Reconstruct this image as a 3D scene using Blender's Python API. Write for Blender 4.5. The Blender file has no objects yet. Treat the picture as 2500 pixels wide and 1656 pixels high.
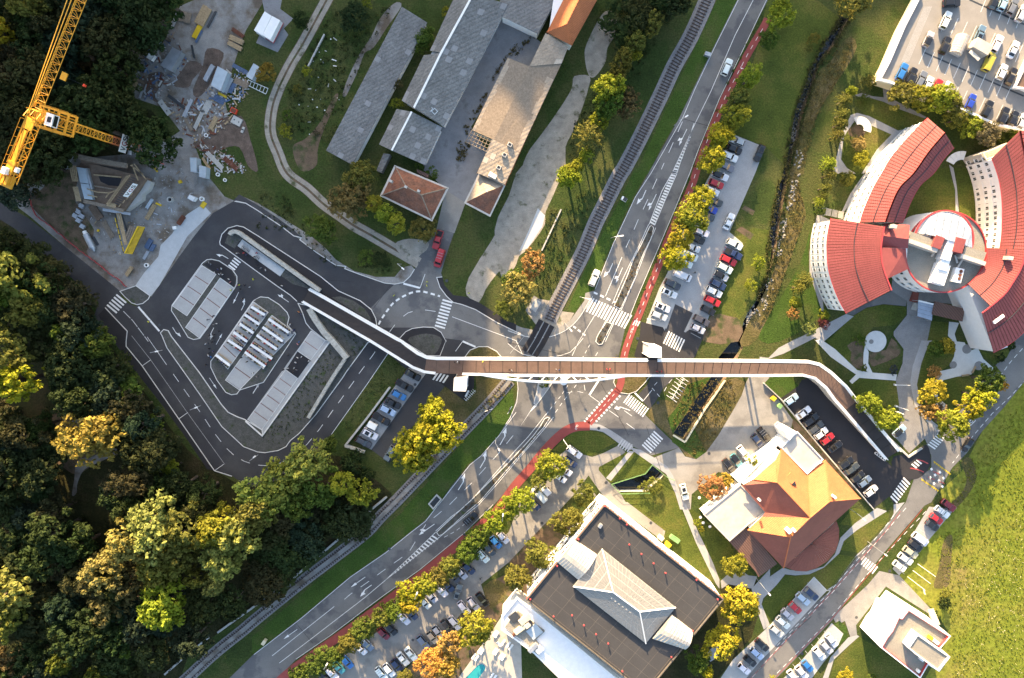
import bpy,bmesh,math,random
import numpy as np
from mathutils import Vector,Matrix
from mathutils.geometry import tessellate_polygon,delaunay_2d_cdt
rnd=random.Random(7)
S=bpy.context.scene
COL=S.collection
R=math.radians
# camera, sky, sun, exposure
CAM_H,FPX,TILT=190.0,1727.0,R(5.16)
cam=bpy.data.objects.new('drone_camera',bpy.data.cameras.new('drone_camera'))
COL.objects.link(cam)
cam.location=(0,0,CAM_H)
cam.rotation_euler=(-TILT,0,0)
cam.data.sensor_width=36.0
cam.data.lens=36.0*FPX/2500.0
cam.data.clip_start=1.0
cam.data.clip_end=4000.0
S.camera=cam
SUN_EL,SUN_AZ=R(16.5),R(12.0)
w=bpy.data.worlds.new('World');S.world=w;w.use_nodes=True
nt=w.node_tree
sky=nt.nodes.new('ShaderNodeTexSky');sky.sky_type='NISHITA';sky.sun_disc=False
sky.sun_elevation=SUN_EL;sky.sun_rotation=-SUN_AZ
sky.air_density=1.0;sky.dust_density=2.5;sky.ozone_density=0.6
bg=nt.nodes['Background'];bg.inputs[1].default_value=0.115
nt.links.new(sky.outputs[0],bg.inputs[0])
sun=bpy.data.objects.new('sun',bpy.data.lights.new('sun','SUN'));COL.objects.link(sun)
sun.data.energy=5.0;sun.data.angle=R(0.55);sun.data.color=(1.0,0.72,0.41)
sdir=Vector((math.sin(SUN_AZ)*math.cos(SUN_EL),-math.cos(SUN_AZ)*math.cos(SUN_EL),-math.sin(SUN_EL)))
sun.rotation_euler=sdir.to_track_quat('-Z','Y').to_euler()
S.view_settings.view_transform='Standard';S.view_settings.look='None'
S.view_settings.gamma=1.0;S.view_settings.use_curve_mapping=False
S.view_settings.exposure=2.3
S.render.engine='CYCLES'
S.cycles.use_denoising=True
S.cycles.max_bounces=5;S.cycles.transparent_max_bounces=8
# survey: photo pixel -> place in the world at height z
_ct,_st=math.cos(TILT),math.sin(TILT)
def P(px,py,z=0.0):
 dx,dy=(px-1250.0)/FPX,(828.0-py)/FPX
 y,zz=dy*_ct-_st,-dy*_st-_ct
 k=(z-CAM_H)/zz
 return Vector((dx*k,y*k,z))
_OX,_OY=(0,620,1240,1860),(0,410,820,1232)
def T(r,c,*pts):
 return[(_OX[c]+x/3.698,_OY[r]+y/3.698)for x,y in pts]
def V(ox,oy,k,*pts):
 return[(ox+x/k,oy+y/k)for x,y in pts]
def join(pts):
 p=[tuple(q[:2])for q in pts];i=1
 while i+2<len(p):
  a,b,c,d=(Vector(q)for q in p[i-1:i+3]);e,f,g=b-a,c-b,d-c
  if 6<f.length<36 and e.length>1 and g.length>1 and e.normalized().dot(f.normalized())<-.5 and f.normalized().dot(g.normalized())<-.5:
   p[i:i+2]=[tuple((b+c)/2)]
  i+=1
 return p
def spl(pts,n=6,closed=True):
 pts=join(pts);m=len(pts);out=[]
 rng=range(m)if closed else range(m-1)
 g=(lambda i:pts[i%m])if closed else(lambda i:pts[max(0,min(m-1,i))])
 for i in rng:
  p0,p1,p2,p3=g(i-1),g(i),g(i+1),g(i+2)
  for k in range(n):
   t=k/n
   out.append(tuple(0.5*(2*p1[a]+(p2[a]-p0[a])*t+(2*p0[a]-5*p1[a]+4*p2[a]-p3[a])*t*t+(3*p1[a]-p0[a]-3*p2[a]+p3[a])*t**3)for a in(0,1)))
 if not closed:out.append(tuple(pts[-1]))
 return out
def wz(pts,z=0.0):return[P(x,y,z)for x,y in join(pts)]
# objects
def tag(o,label=None,cat=None,group=None,kind=None):
 if label:o['label']=label
 if cat:o['category']=cat
 if group:o['group']=group
 if kind:o['kind']=kind
 return o
def thing(name,label,cat,loc=(0,0,0),rz=0.0,group=None):
 o=bpy.data.objects.new(name,None);COL.objects.link(o)
 o.empty_display_size=0.3
 o.location=loc;o.rotation_euler=(0,0,rz)
 return tag(o,label,cat,group)
def put(name,mesh,parent=None,loc=None,rz=None,color=None):
 o=bpy.data.objects.new(name,mesh);COL.objects.link(o)
 if parent is not None:o.parent=parent
 if loc is not None:o.location=loc
 if rz is not None:o.rotation_euler=(0,0,rz)
 if color is not None:o.color=(*color,1.0)if len(color)==3 else color
 return o
class MB:
 """collects shapes, then links them as one mesh"""
 def __init__(s):s.v=[];s.f=[];s.m=[];s.sm=[]
 def poly(s,pts,mi=0,smooth=False):
  b=len(s.v);s.v+=[tuple(p)for p in pts];s.f.append(tuple(range(b,b+len(pts))));s.m.append(mi);s.sm.append(smooth)
 def faces(s,verts,faces,mi=0,smooth=False):
  b=len(s.v);s.v+=[tuple(p)for p in verts]
  for f in faces:s.f.append(tuple(b+i for i in f));s.m.append(mi);s.sm.append(smooth)
 def flat(s,pts,mi=0):
  pts=[Vector(p)for p in pts]
  a=sum(p.x*q.y-q.x*p.y for p,q in zip(pts,pts[1:]+pts[:1]))
  if a<0:pts=pts[::-1]
  tr=tessellate_polygon([pts])
  fs=[]
  for t in tr:
   p,q,r=(pts[i]for i in t)
   fs.append(t if(q-p).cross(r-p).z>=0 else t[::-1])
  s.faces(pts,fs,mi)
 def prism(s,top,z0,mi=0,mside=None,bottom=None):
  pts=[Vector(p)for p in top]
  bot=[Vector(p)for p in bottom]if bottom else[Vector((p.x,p.y,z0))for p in pts]
  a=sum(p.x*q.y-q.x*p.y for p,q in zip(pts,pts[1:]+pts[:1]))
  if a<0:pts,bot=pts[::-1],bot[::-1]
  s.flat(pts,mi)
  n=len(pts);ms=mi if mside is None else mside
  for i in range(n):
   j=(i+1)%n
   s.poly((bot[i],bot[j],pts[j],pts[i]),ms)
 def box(s,c,d,rz=0.0,mi=0,M=None):
  hx,hy,hz=d[0]/2,d[1]/2,d[2]/2
  vs=[Vector((x,y,z))for z in(-hz,hz)for y in(-hy,hy)for x in(-hx,hx)]
  cs,sn=math.cos(rz),math.sin(rz)
  if M is None:vs=[Vector((v.x*cs-v.y*sn+c[0],v.x*sn+v.y*cs+c[1],v.z+c[2]))for v in vs]
  else:vs=[M@v+Vector(c)for v in vs]
  s.faces(vs,[(0,2,3,1),(4,5,7,6),(0,1,5,4),(2,6,7,3),(0,4,6,2),(1,3,7,5)],mi)
 def bar(s,a,b,r,n=4,mi=0,r2=None,smooth=False,cap=True):
  a,b=Vector(a),Vector(b);d=(b-a)
  if d.length<1e-6:return
  d.normalize();u=d.orthogonal().normalized();w_=d.cross(u);r2=r if r2 is None else r2
  vs=[a+(u*math.cos(2*math.pi*k/n+.785)+w_*math.sin(2*math.pi*k/n+.785))*r for k in range(n)]+[b+(u*math.cos(2*math.pi*k/n+.785)+w_*math.sin(2*math.pi*k/n+.785))*r2 for k in range(n)]
  fs=[(k,(k+1)%n,n+(k+1)%n,n+k)for k in range(n)]
  s.faces(vs,fs,mi,smooth)
  if cap:s.poly(vs[:n][::-1],mi);s.poly(vs[n:],mi)
 def strip(s,pts,wd,z0=0.0,h=0.0,closed=False,mi=0):
  p=[Vector((q[0],q[1],0))for q in pts];zs=[q[2]for q in pts];n=len(p);L=[];Rr=[]
  for i in range(n):
   a=p[i-1]if(i or closed)else p[i]
   b=p[(i+1)%n]if(i<n-1 or closed)else p[i]
   d1=(p[i]-a);d2=(b-p[i])
   if d1.length<1e-6:d1=d2
   if d2.length<1e-6:d2=d1
   d1=d1.normalized();d2=d2.normalized();t=d1+d2
   t=t.normalized()if t.length>1e-3 else d1
   nn=Vector((-t.y,t.x,0));c=max(.5,nn.dot(Vector((-d1.y,d1.x,0))))
   L.append(p[i]+nn*wd/2/c);Rr.append(p[i]-nn*wd/2/c)
  m=n if closed else n-1
  for i in range(m):
   j=(i+1)%n
   za,zb=zs[i]+z0,zs[j]+z0
   up=lambda q,z:Vector((q.x,q.y,z))
   s.poly((up(Rr[i],za+h),up(Rr[j],zb+h),up(L[j],zb+h),up(L[i],za+h)),mi)
   if h>0:
    s.poly((up(Rr[i],za),up(Rr[j],zb),up(Rr[j],zb+h),up(Rr[i],za+h)),mi)
    s.poly((up(L[j],zb),up(L[i],za),up(L[i],za+h),up(L[j],zb+h)),mi)
  if h>0 and not closed:
   for i in(0,n-1):
    s.poly((Vector((L[i].x,L[i].y,zs[i]+z0)),Vector((Rr[i].x,Rr[i].y,zs[i]+z0)),Vector((Rr[i].x,Rr[i].y,zs[i]+z0+h)),Vector((L[i].x,L[i].y,zs[i]+z0+h))),mi)
 def mesh(s,name,mats,recalc=False):
  me=bpy.data.meshes.new(name)
  me.from_pydata(s.v,[],s.f)
  for m in(mats if isinstance(mats,(list,tuple))else[mats]):me.materials.append(m)
  me.polygons.foreach_set('material_index',s.m)
  me.polygons.foreach_set('use_smooth',s.sm)
  if recalc:
   bm=bmesh.new();bm.from_mesh(me);bmesh.ops.remove_doubles(bm,verts=bm.verts,dist=1e-4);bmesh.ops.recalc_face_normals(bm,faces=bm.faces);bm.to_mesh(me);bm.free()
  me.update()
  return me
 def build(s,name,mats,parent=None,recalc=False,color=None):
  return put(name,s.mesh(name,mats,recalc),parent,color=color)
LV=0.008
_slots={}
def sheet(name,pts,lvl,mat,parent=None,smooth=0,kind='structure',z=None):
 if smooth:pts=spl(pts,smooth)
 if z is None:
  x0,x1=min(p[0]for p in pts),max(p[0]for p in pts);y0,y1=min(p[1]for p in pts),max(p[1]for p in pts)
  used={k for(a,b,c,d,k)in _slots.setdefault(lvl,[])if a<x1 and b>x0 and c<y1 and d>y0}
  k=min(i for i in range(40)if i not in used);_slots[lvl].append((x0,x1,y0,y1,k))
  z=lvl*LV+k*.0013
 mb=MB();q=wz(pts,z)
 vs,_e,fs,*_r=delaunay_2d_cdt([p.xy for p in q],[],[list(range(len(q)))],1,1e-5)
 for f in fs:
  t=[Vector((vs[i].x,vs[i].y,z))for i in f]
  mb.poly(t if(t[1]-t[0]).cross(t[2]-t[0]).z>0 else t[::-1])
 o=mb.build(name,mat,parent)
 if parent is None and kind:o['kind']=kind
 return o
def slab(name,pts,z1,mat,parent=None,z0=0.0,kind=None,smooth=0,mside=None):
 if smooth:pts=spl(pts,smooth)
 mb=MB();mb.prism(wz(pts,z1),z0,0,1 if mside else None)
 o=mb.build(name,[mat,mside]if mside else mat,parent)
 if kind:o['kind']=kind
 return o
def along(pts,step=None):
 out=[0.0]
 for a,b in zip(pts,pts[1:]):out.append(out[-1]+(Vector(b)-Vector(a)).length)
 return out
def at(pts,cum,d):
 d=max(0,min(cum[-1],d))
 for i in range(len(pts)-1):
  if d<=cum[i+1]or i==len(pts)-2:
   t=(d-cum[i])/max(1e-9,cum[i+1]-cum[i]);a,b=Vector(pts[i]),Vector(pts[i+1])
   return a.lerp(b,t),(b-a).normalized()
def sub(pts,cum,d0,d1):
 a,_=at(pts,cum,d0);b,_=at(pts,cum,d1)
 return[a]+[Vector(p)for p,c in zip(pts,cum)if d0+.05<c<d1-.05]+[b]
# materials
def _new(name):
 m=bpy.data.materials.new(name);m.use_nodes=True
 n=m.node_tree;b=n.nodes['Principled BSDF']
 return m,n,b
def _noise(n,scale,detail=6.0,rough=.6,coord='P'):
 g=n.nodes.new('ShaderNodeNewGeometry')if coord=='P' else n.nodes.new('ShaderNodeTexCoord')
 t=n.nodes.new('ShaderNodeTexNoise');t.inputs['Scale'].default_value=scale
 t.inputs['Detail'].default_value=detail;t.inputs['Roughness'].default_value=rough
 n.links.new(g.outputs['Position' if coord=='P' else 'Object'],t.inputs['Vector'])
 return t
def _ramp(n,src,stops,interp='LINEAR'):
 r=n.nodes.new('ShaderNodeValToRGB');r.color_ramp.interpolation=interp
 e=r.color_ramp.elements
 while len(e)<len(stops):e.new(.5)
 for k,(p,c)in enumerate(stops):e[k].position=p;e[k].color=(*c,1)
 n.links.new(src,r.inputs['Fac'])
 return r
def _mul(n,a,b,fac=1.0,mode='MULTIPLY'):
 x=n.nodes.new('ShaderNodeMix');x.data_type='RGBA';x.blend_type=mode
 x.inputs[0].default_value=fac
 for s,i in((a,6),(b,7)):
  if isinstance(s,tuple):x.inputs[i].default_value=(*s,1)
  else:n.links.new(s,x.inputs[i])
 return x
def mat(name,col,rough=.85,metal=0.0,var=.18,scale=.8,fine=.12,fscale=9.0,bump=0.0,coat=0.0,objcol=False,spec=.3,emit=None,coord='P',patch=None):
 """surface colour with large blotches (var), fine grain (fine), and optional second colour in patches"""
 m,n,b=_new(name)
 b.inputs['Roughness'].default_value=rough;b.inputs['Metallic'].default_value=metal
 b.inputs['Specular IOR Level'].default_value=spec
 if coat:b.inputs['Coat Weight'].default_value=coat;b.inputs['Coat Roughness'].default_value=.08
 src=col
 if objcol:
  oi=n.nodes.new('ShaderNodeObjectInfo');src=oi.outputs['Color']
 if patch:
  col2,ps,lo,hi=patch
  t=_noise(n,ps,7.0,.62,coord)
  mr=n.nodes.new('ShaderNodeMapRange');mr.inputs[1].default_value=lo;mr.inputs[2].default_value=hi
  n.links.new(t.outputs[0],mr.inputs[0])
  x=_mul(n,src,col2,1.0,'MIX');n.links.new(mr.outputs[0],x.inputs[0]);src=x.outputs[2]
 if var or fine:
  t1=_noise(n,scale,5.0,.6,coord);r1=_ramp(n,t1.outputs[0],[(.28,(1-var,)*3),(.72,(1+var,)*3)])
  src=_mul(n,src,r1.outputs[0]).outputs[2]
  if fine:
   t2=_noise(n,fscale,3.0,.7,coord);r2=_ramp(n,t2.outputs[0],[(.3,(1-fine,)*3),(.7,(1+fine,)*3)])
   src=_mul(n,src,r2.outputs[0]).outputs[2]
   if bump:
    bp=n.nodes.new('ShaderNodeBump');bp.inputs['Strength'].default_value=bump;bp.inputs['Distance'].default_value=.12
    n.links.new(t2.outputs[0],bp.inputs['Height']);n.links.new(bp.outputs[0],b.inputs['Normal'])
 if isinstance(src,tuple):b.inputs['Base Color'].default_value=(*src,1)
 else:n.links.new(src,b.inputs['Base Color'])
 if emit:b.inputs['Emission Color'].default_value=(*col,1);b.inputs['Emission Strength'].default_value=emit
 return m
def grassmat(name,stops,scale=.07,bump=.8,fs=2.2):
 m,n,b=_new(name);b.inputs['Roughness'].default_value=.95;b.inputs['Specular IOR Level'].default_value=.1
 t=_noise(n,scale,9.0,.68);r=_ramp(n,t.outputs[0],stops)
 t2=_noise(n,fs,5.0,.75);r2=_ramp(n,t2.outputs[0],[(.3,(.5,)*3),(.7,(1.5,)*3)])
 x=_mul(n,r.outputs[0],r2.outputs[0]);n.links.new(x.outputs[2],b.inputs['Base Color'])
 bp=n.nodes.new('ShaderNodeBump');bp.inputs['Strength'].default_value=bump;bp.inputs['Distance'].default_value=.35
 n.links.new(t2.outputs[0],bp.inputs['Height']);n.links.new(bp.outputs[0],b.inputs['Normal'])
 return m
def leafmat(name,spread=.35,trans=.3):
 m,n,b=_new(name)
 oi=n.nodes.new('ShaderNodeObjectInfo')
 t=_noise(n,.55,4.0,.7,'O');r=_ramp(n,t.outputs[0],[(.28,(1-spread,)*3),(.72,(1+spread,)*3)])
 x=_mul(n,oi.outputs['Color'],r.outputs[0])
 t2=_noise(n,3.0,2.0,.6,'O');r2=_ramp(n,t2.outputs[0],[(.3,(.8,.84,.7)),(.7,(1.25,1.15,1.1))])
 y=_mul(n,x.outputs[2],r2.outputs[0])
 b.inputs['Roughness'].default_value=.75;b.inputs['Specular IOR Level'].default_value=.12
 n.links.new(y.outputs[2],b.inputs['Base Color'])
 tr=n.nodes.new('ShaderNodeBsdfTranslucent');n.links.new(y.outputs[2],tr.inputs[0])
 mx=n.nodes.new('ShaderNodeMixShader');mx.inputs[0].default_value=trans
 out=n.nodes['Material Output']
 n.links.new(b.outputs[0],mx.inputs[1]);n.links.new(tr.outputs[0],mx.inputs[2]);n.links.new(mx.outputs[0],out.inputs[0])
 return m
def ribmat(name,col,pitch,rot,amt=.25,rough=.8,var=.15,fine=.1,fs=4.0,col2=None):
 """corrugated or coursed covering: ridges every 'pitch' metres across direction rot (relief plus darker valleys)"""
 m,n,b=_new(name);b.inputs['Roughness'].default_value=rough;b.inputs['Specular IOR Level'].default_value=.25
 g=n.nodes.new('ShaderNodeNewGeometry')
 mp=n.nodes.new('ShaderNodeMapping');mp.inputs['Rotation'].default_value=(0,0,rot)
 n.links.new(g.outputs['Position'],mp.inputs['Vector'])
 wv=n.nodes.new('ShaderNodeTexWave');wv.inputs['Scale'].default_value=.314/pitch;wv.inputs['Distortion'].default_value=.15
 n.links.new(mp.outputs[0],wv.inputs['Vector'])
 t1=_noise(n,.35,6.0,.65);r1=_ramp(n,t1.outputs[0],[(.3,(1-var,)*3),(.7,(1+var,)*3)])
 t2=_noise(n,fs,3.0,.7);r2=_ramp(n,t2.outputs[0],[(.3,(1-fine,)*3),(.7,(1+fine,)*3)])
 base=col
 if col2:
  t3=_noise(n,.5,7.0,.7);r3=_ramp(n,t3.outputs[0],[(.42,col),(.6,col2)]);base=r3.outputs[0]
 src=_mul(n,_mul(n,base,r1.outputs[0]).outputs[2],r2.outputs[0]).outputs[2]
 rw=_ramp(n,wv.outputs[1],[(.0,(1-amt,)*3),(.6,(1,1,1))])
 src=_mul(n,src,rw.outputs[0]).outputs[2]
 n.links.new(src,b.inputs['Base Color'])
 bp=n.nodes.new('ShaderNodeBump');bp.inputs['Strength'].default_value=.5;bp.inputs['Distance'].default_value=min(.05,pitch*.2)
 n.links.new(wv.outputs[1],bp.inputs['Height']);n.links.new(bp.outputs[0],b.inputs['Normal'])
 return m
M={}
M['grass']=grassmat('grass',[(.3,(.027,.042,.012)),(.44,(.041,.062,.016)),(.54,(.068,.075,.025)),(.64,(.048,.070,.018)),(.76,(.105,.085,.046))])
M['lawn']=grassmat('lawn',[(.3,(.040,.055,.012)),(.48,(.066,.086,.017)),(.6,(.10,.102,.024)),(.74,(.125,.10,.04))],.09,.5,2.4)
M['verge']=grassmat('verge',[(.3,(.030,.054,.011)),(.5,(.044,.080,.015)),(.62,(.062,.082,.022)),(.76,(.09,.078,.035))],.11,.6,2.6)
M['meadow']=grassmat('meadow',[(.28,(.095,.125,.015)),(.48,(.135,.16,.02)),(.6,(.165,.165,.03)),(.76,(.19,.14,.06))],.045,.3,.9)
M['dryturf']=grassmat('dryturf',[(.3,(.05,.06,.018)),(.5,(.10,.085,.034)),(.72,(.17,.13,.07))],.16,.7,2.5)
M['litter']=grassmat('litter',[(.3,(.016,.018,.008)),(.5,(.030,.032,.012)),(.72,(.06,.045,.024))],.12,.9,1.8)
M['soil']=mat('soil',(.12,.085,.055),.95,var=.35,scale=.5,fine=.3,fscale=5,bump=.4,patch=((.05,.06,.02),.35,.5,.62))
M['mud']=mat('mud',(.11,.08,.062),.95,var=.4,scale=.6,fine=.3,fscale=4,bump=.4)
M['gravel']=mat('gravel',(.235,.225,.21),.95,var=.22,scale=.35,fine=.3,fscale=7,bump=.3,patch=((.125,.10,.075),.16,.46,.62))
M['track']=mat('track',(.29,.26,.215),.95,var=.25,scale=.5,fine=.28,fscale=6,bump=.3,patch=((.07,.075,.035),.3,.56,.68))
M['rubblestrip']=mat('pale_gravel',(.43,.44,.44),.95,var=.08,scale=.6,fine=.16,fscale=9,bump=.2)
M['asphalt']=mat('asphalt',(.145,.142,.137),.88,var=.16,scale=.16,fine=.16,fscale=7,patch=((.095,.095,.098),.09,.5,.56))
M['asphalt_new']=mat('new_asphalt',(.043,.043,.047),.85,var=.2,scale=.13,fine=.18,fscale=7,patch=((.058,.057,.058),.07,.48,.6))
M['asphalt_black']=mat('black_asphalt',(.026,.025,.028),.85,var=.15,scale=.25,fine=.15,fscale=8)
M['asphalt_old']=mat('old_asphalt',(.245,.235,.215),.9,var=.16,scale=.2,fine=.15,fscale=6,patch=((.19,.182,.168),.12,.5,.58))
M['yard']=mat('yard_concrete',(.21,.21,.215),.92,var=.2,scale=.3,fine=.18,fscale=6,patch=((.10,.10,.095),.3,.56,.72))
M['concrete']=mat('concrete',(.40,.39,.36),.85,var=.12,scale=.5,fine=.12,fscale=8)
M['stone_wall']=mat('stone_wall',(.36,.35,.31),.9,var=.3,scale=1.4,fine=.28,fscale=5,bump=.5)
M['slabs']=mat('grass_paver',(.36,.36,.35),.92,var=.07,scale=.5,fine=.18,fscale=10)
M['redpave']=mat('red_paver',(.20,.065,.05),.9,fine=.25)
M['paving']=mat('paving',(.30,.30,.30),.88,var=.1,scale=.4,fine=.16,fscale=6)
M['palepath']=mat('pale_paving',(.52,.52,.50),.88,var=.06,fine=.1)
M['cobble']=mat('cobble',(.21,.205,.20),.9,var=.14,scale=.5,fine=.25,fscale=6)
M['bed']=mat('planting_bed',(.075,.075,.068),.95,var=.25,scale=.8,fine=.35,fscale=4,bump=.4,patch=((.04,.06,.018),.5,.58,.68))
M['cycle']=mat('red_cycle_asphalt',(.235,.055,.05),.85,var=.15,scale=.25,fine=.12,fscale=7)
M['paint']=mat('road_paint',(.68,.68,.66),.7,var=.1,scale=1.5,fine=.16,fscale=5)
M['worn']=mat('worn_paint',(.42,.42,.41),.7,var=.2,scale=1.5,fine=.2,fscale=5)
M['yellow']=mat('yellow_paint',(.55,.38,.02),.7,fine=.2)
M['deckfloor']=mat('deck_paving',(.235,.22,.20),.88,var=.1,scale=.3,fine=.14)
M['redpaint']=mat('red_paint',(.36,.06,.06),.7,fine=.2)
M['kerb']=mat('kerb',(.60,.59,.56),.8,var=.1,fine=.12)
M['white']=mat('white_paint',(.78,.77,.74),.45,var=.05,fine=.04)
M['render']=mat('white_render',(.80,.79,.76),.85,var=.05,scale=.6,fine=.04)
M['pink_render']=mat('pale_render',(.74,.70,.68),.85,var=.05,fine=.04)
M['cream']=mat('cream_render',(.62,.55,.38),.85,var=.08,fine=.05)
M['steel']=mat('galvanised_steel',(.42,.44,.46),.45,.6,var=.12,fine=.1)
M['darksteel']=mat('dark_steel',(.06,.065,.07),.5,.4,var=.15)
M['rust']=mat('rust',(.13,.05,.03),.9,var=.35,fine=.3)
M['timber']=mat('timber',(.34,.25,.145),.85,var=.25,scale=2,fine=.2,fscale=8,coord='O')
M['oldtimber']=mat('weathered_timber',(.22,.175,.13),.9,var=.25,scale=2,fine=.25,fscale=8)
M['ply']=mat('formwork_ply',(.17,.12,.085),.85,var=.25,fine=.2)
M['blue']=mat('blue_panel',(.08,.12,.20),.6,var=.1)
M['lightblue']=mat('light_blue_steel',(.40,.46,.50),.5,.1,var=.08,fine=.05)
M['orange_red']=mat('orange_plastic',(.75,.07,.03),.5,var=.08)
M['yellowsteel']=mat('yellow_steel',(.60,.40,.02),.5,var=.1)
M['crane']=mat('crane_paint',(.66,.31,.025),.45,.1,var=.12,scale=.8,fine=.08)
M['craneshade']=mat('crane_paint_shaded',(.42,.13,.045),.55,.1,var=.15)  # shaded copy of the crane paint, shade put into the colour
M['glass']=mat('window_glass',(.025,.03,.035),.08,spec=.6,var=0,fine=0)
M['carglass']=mat('car_glass',(.012,.014,.017),.06,spec=.7,var=0,fine=0)
M['carpaint']=mat('car_paint',(.5,.5,.5),.32,.15,coat=.8,objcol=True,var=0,fine=0,spec=.5)
M['tyre']=mat('tyre',(.012,.012,.012),.85,var=0,fine=0)
M['rim']=mat('wheel_rim',(.35,.35,.36),.35,.8,var=0,fine=0)
M['lamp_w']=mat('headlight_lens',(.75,.77,.8),.12,spec=.6,var=0,fine=0)
M['lamp_r']=mat('taillight_lens',(.35,.01,.01),.15,spec=.6,var=0,fine=0)
M['blackplastic']=mat('black_plastic',(.02,.02,.022),.5,var=0,fine=0)
M['any']=mat('painted_finish',(.5,.5,.5),.6,objcol=True,var=.06,fine=.05,coord='O')
M['cloth']=mat('cloth',(.5,.5,.5),.95,objcol=True,var=0,fine=0)
M['skin']=mat('skin',(.42,.25,.18),.6,var=0,fine=0)
M['hair']=mat('hair',(.03,.022,.016),.8,var=0,fine=0)
M['trousers']=mat('trousers',(.025,.028,.04),.9,var=0,fine=0)
M['tilered']=ribmat('red_clay_tile',(.25,.066,.063),.33,R(0),.14,.75,.1,.08,3.0)
M['tileshade']=ribmat('orange_clay_tile_shaded',(.215,.075,.055),.33,R(48),.16,.75,.12,.1,3.0)  # orange tile with the shade of lee slopes put into its colour
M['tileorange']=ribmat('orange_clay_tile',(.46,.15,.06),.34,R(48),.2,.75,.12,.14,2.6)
M['tileold']=ribmat('old_brown_tile',(.17,.085,.058),.3,R(-30),.2,.9,.25,.3,2.2,(.24,.10,.06))
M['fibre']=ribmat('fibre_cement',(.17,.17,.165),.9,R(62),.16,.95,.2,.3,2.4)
M['fibrelit']=ribmat('fibre_cement_sunlit',(.33,.27,.205),.9,R(62),.05,.95,.16,.2,2.6)  # sunlit copy of the fibre cement, warm light put into the colour
M['brownroof']=ribmat('brown_sheet_roof',(.15,.085,.065),.55,R(-41),.35,.6,.1,.1)
M['membrane']=mat('roof_membrane',(.049,.048,.049),.9,var=.12,scale=.2,fine=.18,fscale=6)
M['seam']=mat('roof_seam',(.105,.093,.08),.85,var=.15)
M['roofgravel']=mat('roof_gravel',(.24,.225,.19),.95,var=.1,scale=.5,fine=.4,fscale=5,bump=.5)
M['terrace']=mat('flat_roof_screed',(.42,.385,.335),.9,var=.14,scale=.5,fine=.1)
M['whiteroof']=mat('white_roof_foil',(.80,.79,.78),.6,var=.06,fine=.06)
M['zinc']=mat('zinc_roof',(.46,.43,.38),.6,.0,var=.12,fine=.1)
M['pane']=mat('skylight_pane',(.20,.195,.18),.4,spec=.6,var=.12,scale=1.2,fine=0)
M['domepane']=mat('dome_pane',(.27,.32,.39),.2,spec=.7,var=.15,scale=1.0,fine=0)
M['redtrim']=mat('red_trim',(.42,.055,.06),.5,var=.08)
M['deckbrown']=mat('brown_deck',(.125,.08,.06),.8,var=.14,scale=.7,fine=.12,fscale=6)
M['deckdark']=mat('dark_deck',(.032,.028,.028),.8,var=.14,fine=.12)
M['water']=mat('creek_water',(.010,.012,.012),.08,spec=.5,var=.3,scale=.6,fine=0)
M['pool']=mat('pool_water',(.03,.30,.32),.08,spec=.5,var=.06,fine=0)
M['stone']=mat('stone',(.21,.205,.19),.9,var=.3,scale=1.5,fine=.2)
M['ballast']=mat('ballast',(.20,.19,.185),.95,var=.15,scale=.6,fine=.38,fscale=5,bump=.6)
M['sleeper']=mat('sleeper',(.055,.042,.035),.9,var=.3,scale=2,fine=.25)
M['rail']=mat('rail',(.085,.06,.05),.5,.6,var=.2)
M['bark']=mat('bark',(.085,.065,.05),.95,var=.3,scale=2,fine=.3,bump=.4,coord='O')
M['leaf']=leafmat('leaves')
M['needle']=leafmat('needles',.25,.15)
M['hillwood']=grassmat('wooded_hillside',[(.3,(.02,.035,.012)),(.6,(.05,.06,.018))],.05,1.0,.6)
# ground with the creek cut into it
creekL=T(0,3,(715,150),(660,250),(570,370),(490,520),(430,640),(400,760),(350,870),(310,980),(285,1090),(255,1200),(240,1300),(215,1420))+T(1,3,(205,0),(150,200),(110,400),(70,600),(40,800))+T(1,2,(2367,900),(2310,1040),(2240,1200),(2170,1300),(2130,1380),(2100,1500))+T(2,2,(2050,20),(1970,110),(1900,200),(1840,365),(1700,570),(1500,870),(1490,890))
creekR=T(0,3,(785,165),(720,290),(650,410),(560,520),(500,640),(470,760),(440,840),(400,930),(370,1030),(345,1140),(330,1250),(290,1350),(270,1450))+T(1,3,(245,0),(225,150),(190,350),(165,500),(150,640),(120,780),(85,900),(40,1000))+T(1,2,(2367,1150),(2340,1210),(2290,1290),(2230,1400),(2170,1520))+T(2,2,(2180,10),(2130,90),(2080,190),(1960,400),(1780,660),(1595,945))
pit=T(2,2,(945,1342),(1240,1248),(1300,1172),(1410,1250),(1380,1290),(1275,1380),(1265,1408),(1010,1408))
creek=creekL+creekR[::-1]
BIG=900
mb=MB()
outer=[Vector((-BIG,-BIG,0)),Vector((BIG,-BIG,0)),Vector((BIG,BIG,0)),Vector((-BIG,BIG,0))]
holes=[wz(creek),wz(pit)]
def _ccw(p):return sum(a.x*b.y-b.x*a.y for a,b in zip(p,p[1:]+p[:1]))>0
holes=[h[::-1]if _ccw(h)else h for h in holes]
vs=outer+holes[0]+holes[1]
for t in tessellate_polygon([outer]+holes):
 a,b,c=(vs[i]for i in t)
 mb.poly((a,b,c)if(b-a).cross(c-a).z>0 else(a,c,b))
ground=mb.build('ground',M['grass']);ground['kind']='structure'
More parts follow.
